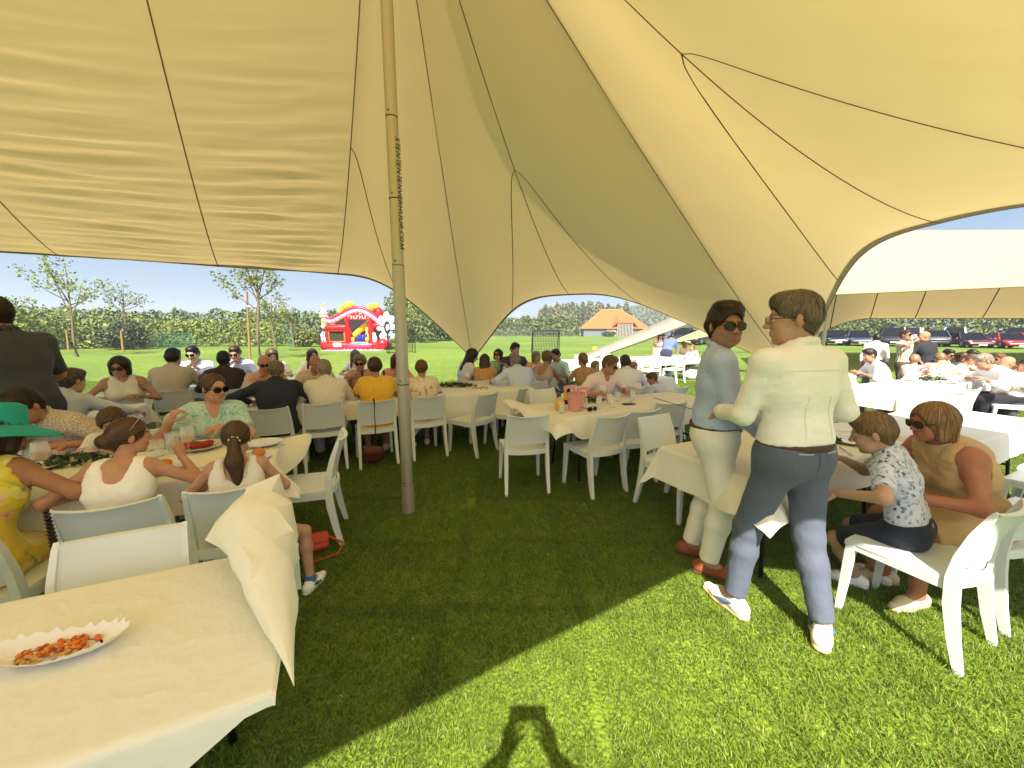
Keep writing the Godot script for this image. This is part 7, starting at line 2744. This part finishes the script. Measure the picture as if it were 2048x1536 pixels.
func bucket(at: Vector3, label: String, turn: float, two := false) -> void:
	var t := thing("wine_bucket", label, "wine bucket", at, turn)
	var m := mat("bucket_pink", Color(.93, .66, .62), .4)
	m.backlight_enabled = true
	m.backlight = Color(.35, .22, .2).linear_to_srgb()
	var g := G.new()
	# flat sided tub with a slot handle on either end
	var low := PackedVector3Array(); var n := 28
	for ring in [[.0, .072], [.0, .08], [.10, .092], [.185, .103], [.187, .100], [.10, .088], [.012, .074], [.012, .0]]:
		for k in n:
			var a := TAU * k / n
			low.append(Vector3(cos(a) * ring[1] * 1.12, ring[0], sin(a) * ring[1] * .86))
	for j in 7:
		for k in n:
			var a := j * n + k; var b := j * n + (k + 1) % n
			g.quad(a, b, b + n, a + n)
	g.v = low
	part("tub", g.mesh(), m, t)
	for s in [-1.0, 1.0]:
		g = G.new()
		var outer := PackedVector2Array()
		for q in [[-.095, 0], [-.10, .07], [-.06, .078], [.06, .078], [.10, .07], [.095, 0], [.055, .0], [.055, .03], [.04, .042], [-.04, .042], [-.055, .03], [-.055, .0]]: outer.append(Vector2(q[0], q[1]))
		g.slab(outer, .005, Transform3D(Basis(Vector3(1, 0, 0), .12 * s), Vector3(0, .183, s * .086)))
		part("handle", g.mesh(), m, t)
	if two:
		g = G.new()
		g.lathe(PackedVector2Array([Vector2(.06, .12), Vector2(.075, .2), Vector2(.073, .2), Vector2(.058, .12)]), xf(Vector3(.03, .02, .0)), 20)
		part("inner_tub", g.mesh(), m, t)

func bottle(at: Vector3, label: String, c: Color, group := "") -> void:
	var t := thing("bottle", label, "bottle", at, 0, group)
	var g := G.new()
	g.lathe(PackedVector2Array([Vector2(0, 0), Vector2(.036, 0), Vector2(.038, .01), Vector2(.038, .17), Vector2(.032, .20), Vector2(.016, .235), Vector2(.0145, .29), Vector2(.0165, .295), Vector2(.0165, .305), Vector2(0, .305)]), Transform3D(), 16)
	part("glass_body", g.mesh(), mat("bottle_%s" % c.to_html(), c, .12), t)
	g = G.new()
	g.lathe(PackedVector2Array([Vector2(.0386, .05), Vector2(.0386, .13)]), Transform3D(), 16)
	part("paper_label", g.mesh(), mat("paper_label", Color(.82, .70, .40), .7), t)

func make_props() -> void:
	var y := .745
	# dish of nuts in the foreground
	var d := thing("paper_dish", "white fluted paper dish of nuts on the foreground table", "dish", at_row(-.72, -1.36, y), ROW_TURN - .16)
	var g := G.new()
	var cols := 64
	var pts := PackedVector3Array()
	for j in 7:
		var f := j / 6.0
		for i in cols + 1:
			var a := TAU * i / cols
			var flute := .0065 * sin(a * 26.0) * f
			var k := .55 + .45 * f
			var rise := .006 + .040 * pow(f, 1.6) * (.55 + .45 * absf(cos(a))) + flute
			pts.append(Vector3(cos(a) * (.185 * k + flute), rise, sin(a) * (.075 * k + flute) ))
	g.sheet(pts, cols + 1)
	var c0 := g.p(Vector3(0, .005, 0))
	for i in cols: g.tri(c0, i, i + 1)
	part("fluted_wall", g.mesh(), mat("dish_paper", Color(.93, .92, .90), .8), d)
	var nut := thing("nuts", "heap of orange coated nuts and pale peanuts in the paper dish", "nuts", at_row(-.72, -1.36, y), ROW_TURN - .16)
	nut.scale = Vector3(.84, 1, .84)
	d.scale = Vector3(.84, 1, .84)
	var r := RandomNumberGenerator.new(); r.seed = 6
	for kd in 3:
		g = G.new()
		for k in [34, 14, 44][kd]:
			var a := r.randf() * TAU; var q := sqrt(r.randf())
			var s: Vector3 = [Vector3(.0085, .006, .0075), Vector3(.008, .006, .007), Vector3(.009, .0045, .006)][kd]
			g.ball(Vector3(cos(a) * .098 * q + (-.01 if kd else .0), .016 + .012 * (1.0 - q) * r.randf(), sin(a) * .040 * q + (.008 if kd == 2 else -.006)), s * r.randf_range(.85, 1.15), 8, 6, Basis(Vector3.UP, r.randf() * TAU) * Basis(Vector3.RIGHT, r.randf_range(-.5, .5)))
		part(["coated_nuts", "dark_nuts", "peanuts"][kd], g.mesh(), mat(["nut_orange", "nut_red", "nut_pale"][kd], [Color(.86, .42, .10), Color(.62, .24, .07), Color(.80, .60, .33)][kd], .45), nut, "stuff")
	# the blown up and folded end of the foreground cloth: stiff paper, broken into flat facets
	var gf := G.new()
	var e0 := at_row(-.135, -.975, y)
	var e1 := at_row(-.185, -1.75, y)
	var ns := 13; var nc := 8
	var fp := PackedVector3Array()
	for i in ns:
		var f := i / (ns - 1.0) * 1.14
		var e := e0.lerp(e1, f)
		var cl := 1.0 - smoothstep(.98, 1.14, f) * .72
		var w := .285 * pow(f, 1.05) * cl
		var h := .25 * pow(f, 1.1) * (1.0 - .12 * smoothstep(1.0, 1.14, f))
		for k in nc:
			var u := k / (nc - 1.0)
			var ang := PI * (u * 1.22)
			var dx := -.5 * w * (1.0 - cos(minf(ang, PI))) + (.16 * w * sin(ang - PI) if ang > PI else 0.0)
			var dy := h * pow(absf(sin(minf(ang, PI))), .7) + h * .42 * smoothstep(.35, 1.0, u)
			if ang > PI: dy -= .3 * h * (1.0 - cos(ang - PI))
			var jag := .03 * f
			dx += jag * noise.get_noise_2d(i * 1.7 + 3.0, k * 2.1 + 8.0) * 1.6
			dy += jag * noise.get_noise_2d(i * 1.9 + 11.0, k * 1.7 + 1.0) * 2.0
			fp.append(e + AX * dx + Vector3(0, dy + .004, 0) + NX * (.05 * sin(PI * u) * f + jag * noise.get_noise_2d(i * 1.3, k * 2.3 + 20.0)))
	for i in ns - 1:
		for k in nc - 1:
			# each facet is subdivided so that it bends a little and keeps a soft crease
			var a: Vector3 = fp[i * nc + k]; var b: Vector3 = fp[i * nc + k + 1]
			var c: Vector3 = fp[(i + 1) * nc + k + 1]; var d4: Vector3 = fp[(i + 1) * nc + k]
			if (i + k) % 2: gf.facetri(a, b, c); gf.facetri(a, c, d4)
			else: gf.facetri(a, b, d4); gf.facetri(b, c, d4)
	# soften: average the normals of neighbouring facets that are nearly flat to each other
	g = gf
	var fold := part("tablecloth", creased(g, .62), mats["paper_cloth"], self)
	tag(fold, "end of the foreground paper cloth blown up and folded back over the table corner", "tablecloth")
	# ---- on the girls' table
	wine_glass(at_row(-.95, -3.30, y), "tall glass of white wine in front of the woman in mint")
	wine_glass(at_row(-1.62, -3.2, y), "glass of white wine beside the woman with the teal hat")
	tumbler(at_row(-1.13, -3.36, y), "tumbler of water behind the girl's plate, left of the white wine")
	plate(at_row(-.93, -3.46, y), "oval white plate of red lobster before the woman in mint", "", 1.15)
	food("lobster", "red lobster halves on the white plate", at_row(-.93, -3.46, y + .012), [["tail", Color(.66, .13, .06), 4, Vector3(.075, .022, .026), .06, .01], ["claw", Color(.72, .17, .07), 6, Vector3(.034, .014, .016), .09, .01], ["leaf", Color(.2, .34, .1), 5, Vector3(.02, .008, .012), .05, .04]], 3)
	plate(at_row(-1.03, -3.02, y), "white plate of fruit and bread in front of the girl with the flower", "", 1.1)
	food("fruit_plate", "orange slices, corn and dark berries on the girl's plate", at_row(-1.03, -3.02, y + .012), [["orange_slice", Color(.86, .45, .10), 2, Vector3(.042, .022, .034), .04, .01], ["corn", Color(.86, .60, .12), 2, Vector3(.026, .024, .022), .05, .0], ["berry", Color(.36, .05, .07), 6, Vector3(.013, .012, .013), .06, .0], ["salad", Color(.72, .70, .50), 5, Vector3(.02, .01, .016), .08, .0]], 8)
	plate(at_row(-.52, -3.36, y), "white side plate with a knife near the table's right end", "", .95)
	plate(at_row(-.50, -3.02, y), "small white dish under the bread roll", "", .6)
	food("bread_roll", "torn piece of bread by the ponytail girl", at_row(-.50, -3.02, y + .012), [["crust", Color(.80, .48, .18), 1, Vector3(.045, .03, .035), .0, .0], ["crumb", Color(.90, .76, .50), 2, Vector3(.03, .026, .024), .015, .02]], 5)
	bouquet("dark green leaves with pink blossoms lying on the girls' table", at_row(-1.58, -3.42, y), Vector3(.26, .06, .10), 130, 7, 12)
	bouquet("second spray of leaves and blossoms at the teal hat woman's plate", at_row(-2.3, -3.2, y), Vector3(.22, .06, .10), 90, 5, 13)
	for q in [[-.66, -3.12, .3, "left of the small bread dish"], [-.46, -3.22, .5, "across the right end of the girls' table"], [-.72, -2.95, .2, "before the ponytail girl"]]:
		g = G.new()
		g.tube(PackedVector3Array([Vector3(-.10, .004, 0), Vector3(.02, .006, 0)]), [.0045, .003], 6)
		g.box(Vector3(.085, .002, .016), xf(Vector3(.06, .005, 0)))
		var kn := part("table_knife", g.mesh(), mat("steel", Color(.75, .75, .76), .25, .9), self)
		kn.position = at_row(q[0], q[1], y + .002); kn.rotation.y = q[2] + ROW_TURN
		tag(kn, "steel table knife " + q[3], "knife")
	# the glass in the girl's raised hand
	for s in jobs:
		if s.label.begins_with("girl in a white top"):
			var j: Dictionary = s.out.j
			var wr: Vector3 = Transform3D((s.rot as Basis).scaled(Vector3.ONE * s.sc), s.root) * (j.wrr + Vector3(-.045, .085, -.035))
			tumbler(wr - Vector3(0, .05, 0), "tumbler in the raised hand of the girl with the flower")
		if s.label.begins_with("man in a striped shirt drinking"):
			var j: Dictionary = s.out.j
			tumbler(Transform3D(s.rot, s.root) * (j.wrr + Vector3(-.03, .02, -.05)), "glass at the lips of the man in the striped shirt")
	# ---- wine bucket table
	bucket(at_row(2.36, -3.42, y), "pale pink wine bucket with slot handles on the middle table", ROW_TURN + .3)
	g = G.new()
	g.box(Vector3(.09, .12, .07), xf(Vector3(0, .06, 0)), .006)
	for k in 6: g.ball(Vector3(-.03 + .03 * (k % 3), .04 + .035 * (k / 3), .037), Vector3(.008, .007, .004))
	var o := part("snack_box", g.mesh(), mat("box_yellow", Color(.88, .70, .26), .5), self)
	o.position = at_row(2.20, -3.50, y)
	tag(o, "small yellow box beside the pink wine bucket", "box")
	var spots := [[2.14, -3.36], [2.5, -3.45], [2.62, -3.36], [2.72, -3.48], [2.80, -3.35], [2.92, -3.55], [3.10, -3.62], [3.3, -3.58], [2.3, -3.62]]
	for q in spots: tumbler(at_row(q[0], q[1], y), "half empty glass in the crowd of glasses on the wine bucket table", "glasses on the wine bucket table")
	wine_glass(at_row(2.92, -3.68, y), "glass of white wine before the man in pale pink")
	wine_glass(at_row(3.42, -3.62, y), "glass of white wine at the right end of the bucket table")
	bouquet("dark sprig of leaves among the glasses by the man in pale pink", at_row(2.78, -3.72, y), Vector3(.20, .06, .07), 90, 0, 14)
	bottle(at_row(2.46, -3.75, y), "dark wine bottle with a yellow label behind the pink bucket", Color(.04, .05, .03))
	g = G.new()
	var sgm := glasses_mesh(true, Transform3D(Basis(), Vector3(0, .022, .10)))
	var fr := part("folded_sunglasses", sgm[1], mats["frame_black"], self)
	part("lenses", sgm[0], mats["lens_dark"], fr)
	fr.position = at_row(2.46, -3.26, y + .005); fr.rotation.y = PI + ROW_TURN
	tag(fr, "brown sunglasses lying on the cloth in front of the pink bucket", "sunglasses")
	g = G.new()
	g.box(Vector3(.15, .009, .075), xf(Vector3(0, .006, 0)), .003)
	o = part("phone", g.mesh(), mat("phone_black", Color(.03, .03, .035), .2), self)
	o.position = at_row(3.10, -3.42, y); o.rotation.y = .3
	tag(o, "black phone on the cloth right of the glasses", "phone")
	# ---- long table behind the pole
	bouquet("garland of dark leaves and pale flowers on the table right of the pole", at_row(1.66, -5.62, y), Vector3(.34, .07, .10), 190, 16, 15, Color(.86, .82, .72))
	bouquet("leaves and flowers on the table between navy jacket and striped shirt", at_row(-.3, -5.4, y), Vector3(.28, .06, .10), 110, 6, 16)
	food("snack_heap", "spilled brown snacks on the bare end of the long table", at_row(1.95, -5.3, y), [["crumbs", Color(.72, .52, .36), 26, Vector3(.012, .006, .01), .12, .0]], 9)
	wine_glass(at_row(1.86, -5.62, y), "glass of wine by the garland on the long table")
	for q in [[-.05, -5.5], [.12, -5.55], [.75, -5.45], [.9, -5.6]]: wine_glass(at_row(q[0], q[1], y), "wine glass on the long table behind the pole", "wine glasses on the long table")
	for q in [[-1.2, -5.3], [-.75, -5.22], [-.15, -5.24], [.42, -5.22], [.95, -5.24], [-.7, -5.58], [.0, -5.6], [.5, -5.58]]: plate(at_row(q[0], q[1], y), "white plate on the long table behind the pole", "plates on the long table")
	bottle(at_row(.62, -5.5, y), "dark bottle left of the tent pole on the long table", Color(.03, .04, .03))
	bottle(at_row(.35, -5.62, y), "second dark bottle behind the yellow blouse", Color(.05, .035, .02))
	plate(at_row(-2.5, -5.6, y), "plate of food before the woman in the sleeveless blouse", "", 1.0)
	food("plate_food", "yellow and green food on the plate of the woman in the sleeveless blouse", at_row(-2.5, -5.6, y + .012), [["potato", Color(.85, .65, .28), 7, Vector3(.02, .014, .016), .06, .01], ["salad", Color(.3, .4, .15), 6, Vector3(.02, .01, .016), .07, .0]], 18)
	plate(at_row(-1.75, -3.36, y), "plate in front of the man in the dash patterned shirt", "", 1.0)
	# ---- table of the standing men
	bucket(at_row(3.08, -1.56, y), "pair of nested pink wine buckets beside the standing man in cream", ROW_TURN + .9, true)
	bouquet("dense dark green leaves on the table in front of the boy", at_row(3.36, -1.66, y), Vector3(.22, .09, .12), 190, 0, 17)
	var bag := thing("handbag", "beige handbag with a gold emblem on the table behind the leaves", "handbag", at_row(3.42, -1.92, y), ROW_TURN - .1)
	g = G.new()
	g.box(Vector3(.34, .16, .10), xf(Vector3(0, .08, 0)), .016)
	part("body", g.mesh(), mat("bag_beige", Color(.78, .66, .52), .6), bag)
	g = G.new()
	g.box(Vector3(.335, .10, .008), xf(Vector3(0, .112, .053)), .003)
	var flap := part("flap", g.mesh(), mats["bag_beige"], bag)
	g = G.new()
	g.tube(PackedVector3Array([Vector3(-.02, .125, .06), Vector3(-.004, .105, .06), Vector3(.004, .075, .06)]), [.004], 6)
	g.tube(PackedVector3Array([Vector3(.022, .125, .06), Vector3(.002, .105, .06), Vector3(-.014, .072, .06), Vector3(.012, .066, .06)]), [.0035], 6)
	part("gold_emblem", g.mesh(), mat("gold", Color(.80, .58, .22), .3, .8), flap)
	g = G.new()
	var hp := PackedVector3Array()
	for k in 13: hp.append(Vector3(-.12 + .02 * k, .16 + .06 * sin(PI * k / 12.0), -.02))
	g.tube(hp, [.006], 6)
	part("handle", g.mesh(), mat("bag_dark", Color(.25, .18, .12), .6), bag)
	for q in [[3.2, -1.42], [3.3, -1.40]]:
		g = G.new()
		g.tube(PackedVector3Array([Vector3(-.09, .005, 0), Vector3(.09, .005, .01)]), [.005, .003], 6)
		g.ball(Vector3(.105, .006, .012), Vector3(.02, .003, .012))
		o = part("spoon", g.mesh(), mats["steel"], self)
		o.position = at_row(q[0], q[1], y + .002); o.rotation.y = 1.1 + q[0]
		tag(o, "dark spoon on the cloth near the boy's arm, " + ("nearer the buckets" if q[0] < 3.25 else "nearer the boy"), "spoon")
	plate(at_row(3.6, -1.5, y), "white plate in front of the boy and the woman in beige", "", 1.0)
	# bags on the grass and on chairs
	var ob := thing("orange_bag", "orange leather bag lying on the grass by the ponytail girl's foot", "bag", at_row(-.22, -2.98), .5)
	g = G.new()
	g.box(Vector3(.22, .13, .07), Transform3D(Basis(Vector3(1, 0, 0), -.5), Vector3(0, .075, 0)), .02)
	part("body", g.mesh(), mat("leather_orange", Color(.80, .26, .08), .5), ob)
	g = G.new()
	g.box(Vector3(.215, .07, .012), Transform3D(Basis(Vector3(1, 0, 0), -.35), Vector3(0, .115, .035)), .005)
	part("flap", g.mesh(), mats["leather_orange"], ob)
	g = G.new()
	g.tube(PackedVector3Array([Vector3(.10, .10, 0), Vector3(.2, .05, .06), Vector3(.16, .015, .14), Vector3(.02, .012, .16), Vector3(-.06, .012, .12)]), [.008], 6)
	part("strap", g.mesh(), mats["leather_orange"], ob)
	var bb := thing("brown_bag", "brown leather saddle bag hanging by its strap from the yellow blouse's chair", "bag", at_row(.36, -4.585, 0), ROW_TURN)
	g = G.new()
	g.ball(Vector3(0, .17, .0), Vector3(.125, .11, .045), 14, 9)
	part("body", g.mesh(), mat("leather_brown", Color(.30, .13, .055), .55), bb)
	g = G.new()
	g.ball(Vector3(0, .205, .008), Vector3(.122, .075, .05), 14, 8)
	part("flap", g.mesh(), mat("leather_brown_2", Color(.36, .16, .07), .5), bb)
	g = G.new()
	g.tube(PackedVector3Array([Vector3(.02, .24, .02), Vector3(.03, .5, .05), Vector3(.03, .81, .06), Vector3(.03, .83, .03), Vector3(.03, .80, -.03)]), [.007], 6)
	part("strap", g.mesh(), mat("strap_dark", Color(.09, .05, .03), .6), bb)
	# beaded bag strap on the flower girl's chair
	g = G.new()
	for k in 26:
		var f := k / 25.0
		for sd in [0.0, .035]:
			g.ball(Vector3(-.15 - sd * .6 * f, .835 - .46 * f, .335 - .05 * f + sd * .3), Vector3(.010, .009, .010), 7, 5)
	o = part("beaded_strap", g.mesh(), mat("bead_plum", Color(.16, .05, .07), .3), self)
	o.position = at_row(-1.02, -2.62); o.rotation.y = ROW_TURN
	tag(o, "plum beaded bag strap hung over the flower girl's chair", "bag strap")
	# ---- right hand tables
	bouquet("salad greens and white flowers on the right hand table before the coral lady", at_row(9.15, -2.85, y), Vector3(.26, .10, .12), 150, 12, 18, Color(.88, .86, .76))
	bucket(at_row(9.75, -3.0, y), "pink wine bucket on the right hand table between the guests", .2)
	for q in [[9.3, -2.8], [9.5, -2.95], [9.9, -2.75], [10.3, -2.9], [8.95, -2.75]]: wine_glass(at_row(q[0], q[1], y), "wine glass on the right hand table", "wine glasses on the right hand table")
	for q in [[8.9, -3.0], [9.4, -2.66], [10.0, -3.02], [9.0, -2.6]]: plate(at_row(q[0], q[1], y), "white plate on the right hand table", "plates on the right hand table")
	bottle(at_row(8.25, -4.2, y), "black bottle on the table of the man in the checked shirt", Color(.02, .025, .03))
	food("bread_basket", "heap of bread and fried food before the man in the checked shirt", at_row(8.5, -4.2, y), [["bread", Color(.66, .38, .17), 14, Vector3(.05, .03, .035), .16, .05]], 19)
	for q in [[8.1, -4.3], [8.7, -4.4], [7.9, -4.1]]: tumbler(at_row(q[0], q[1], y), "empty glass on the table of the man in the checked shirt", "glasses on the checked shirt man's table")
	# ---- table by the tent leg and the one with the blonde woman
	for q in [[2.5, -6.2], [2.8, -6.3], [3.1, -6.15], [3.4, -6.3], [4.3, -5.3], [4.8, -5.4]]: wine_glass(at_row(q[0], q[1], y), "wine glass on the small tables near the tent leg", "wine glasses near the tent leg")
	for q in [[2.65, -6.08], [3.2, -6.38], [3.35, -6.05], [4.2, -5.2], [4.9, -5.25]]: plate(at_row(q[0], q[1], y), "white plate on the small tables near the tent leg", "plates near the tent leg")
	bottle(at_row(2.95, -6.28, y), "green bottle in front of the woman in the green print top", Color(.05, .14, .06))
	for q in [[-1.9, -7.45], [-1.2, -7.5], [-.6, -7.5]]: tumbler(at_row(q[0], q[1], y), "glass on the table of the man in beige", "glasses on the beige man's table")
	# white bag under the lawn table of the bending man
	g = G.new()
	g.ball(Vector3(0, .16, 0), Vector3(.24, .17, .16), 12, 8)
	g.ball(Vector3(.15, .22, .02), Vector3(.10, .10, .08), 8, 6)
	o = part("white_bag", g.mesh(), mat("bag_white", Color(.86, .86, .84), .8), self)
	o.position = Vector3(5.75, 0, -12.2)
	tag(o, "white bag on the grass under the lawn table by the bending man", "bag")

# ---------------------------------------------------------------- grass
func make_grass() -> void:
	var r := RandomNumberGenerator.new()
	r.seed = 99
	var g := G.new()
	g.use_col = true
	var size := .8
	for i in 9000:
		var x := r.randf_range(-.5, .5) * size
		var z := r.randf_range(-.5, .5) * size
		var cl := noise.get_noise_2d(x * 9.0, z * 9.0)
		var h := r.randf_range(.014, .030) * (1.0 + .30 * cl)
		var a := r.randf() * TAU
		var d := Vector3(cos(a), 0, sin(a))
		var lean := Vector3(r.randfn(), 0, r.randfn()) * .55 * h
		var w := r.randf_range(.0011, .0022)
		var q := Vector3(x, 0, z)
		var k := clampf(.45 + .5 * cl + r.randf_range(-.45, .45), 0, 1)
		var c := Color(.055, .115, .008).lerp(Color(.235, .350, .032), k)
		if r.randf() < .05: c = Color(.30, .29, .10)
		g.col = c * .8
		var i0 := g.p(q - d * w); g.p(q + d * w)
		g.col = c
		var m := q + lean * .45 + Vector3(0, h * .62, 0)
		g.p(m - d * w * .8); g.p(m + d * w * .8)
		g.p(q + lean * 1.25 + Vector3(0, h, 0))
		g.quad(i0, i0 + 1, i0 + 3, i0 + 2)
		g.tri(i0 + 2, i0 + 3, i0 + 4)
	for i in 2:
		var q := Vector3(r.randf_range(-.4, .4), .03, r.randf_range(-.4, .4))
		g.col = Color(.75, .75, .70)
		leaf(g, q, .011, Vector3(.2, 1, .1), r)
	var m := mat("grass_blades", Color(1, 1, 1), .6)
	m.vertex_color_use_as_albedo = true
	m.backlight_enabled = true
	m.backlight = Color(.20, .30, .03).linear_to_srgb()
	var where: Array[Transform3D] = []
	var step := size * .93
	for iz in range(-1, 17):
		var z := .6 - iz * step
		var reach := absf(z) * 1.55 + 1.6
		var n := int(ceil(reach / step))
		for ix in range(-n, n + 1):
			var b := Basis(Vector3.UP, (r.randi() % 4) * PI * .5 + r.randf_range(-.12, .12)) * Basis.from_scale(Vector3(1, r.randf_range(.85, 1.15) * (1.0 if z > -6 else 1.25), 1))
			where.append(Transform3D(b, Vector3(ix * step + r.randf_range(-.04, .04), 0, z + r.randf_range(-.04, .04))))
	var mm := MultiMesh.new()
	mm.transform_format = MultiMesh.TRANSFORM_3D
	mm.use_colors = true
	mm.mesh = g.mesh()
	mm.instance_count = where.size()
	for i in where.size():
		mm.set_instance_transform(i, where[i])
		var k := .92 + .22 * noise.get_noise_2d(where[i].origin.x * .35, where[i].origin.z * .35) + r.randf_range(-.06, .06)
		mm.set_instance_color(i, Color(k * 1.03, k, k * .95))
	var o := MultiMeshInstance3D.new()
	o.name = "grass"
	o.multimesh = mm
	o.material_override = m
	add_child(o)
	tag(o, "short mown grass blades of the lawn", "", "", "stuff")
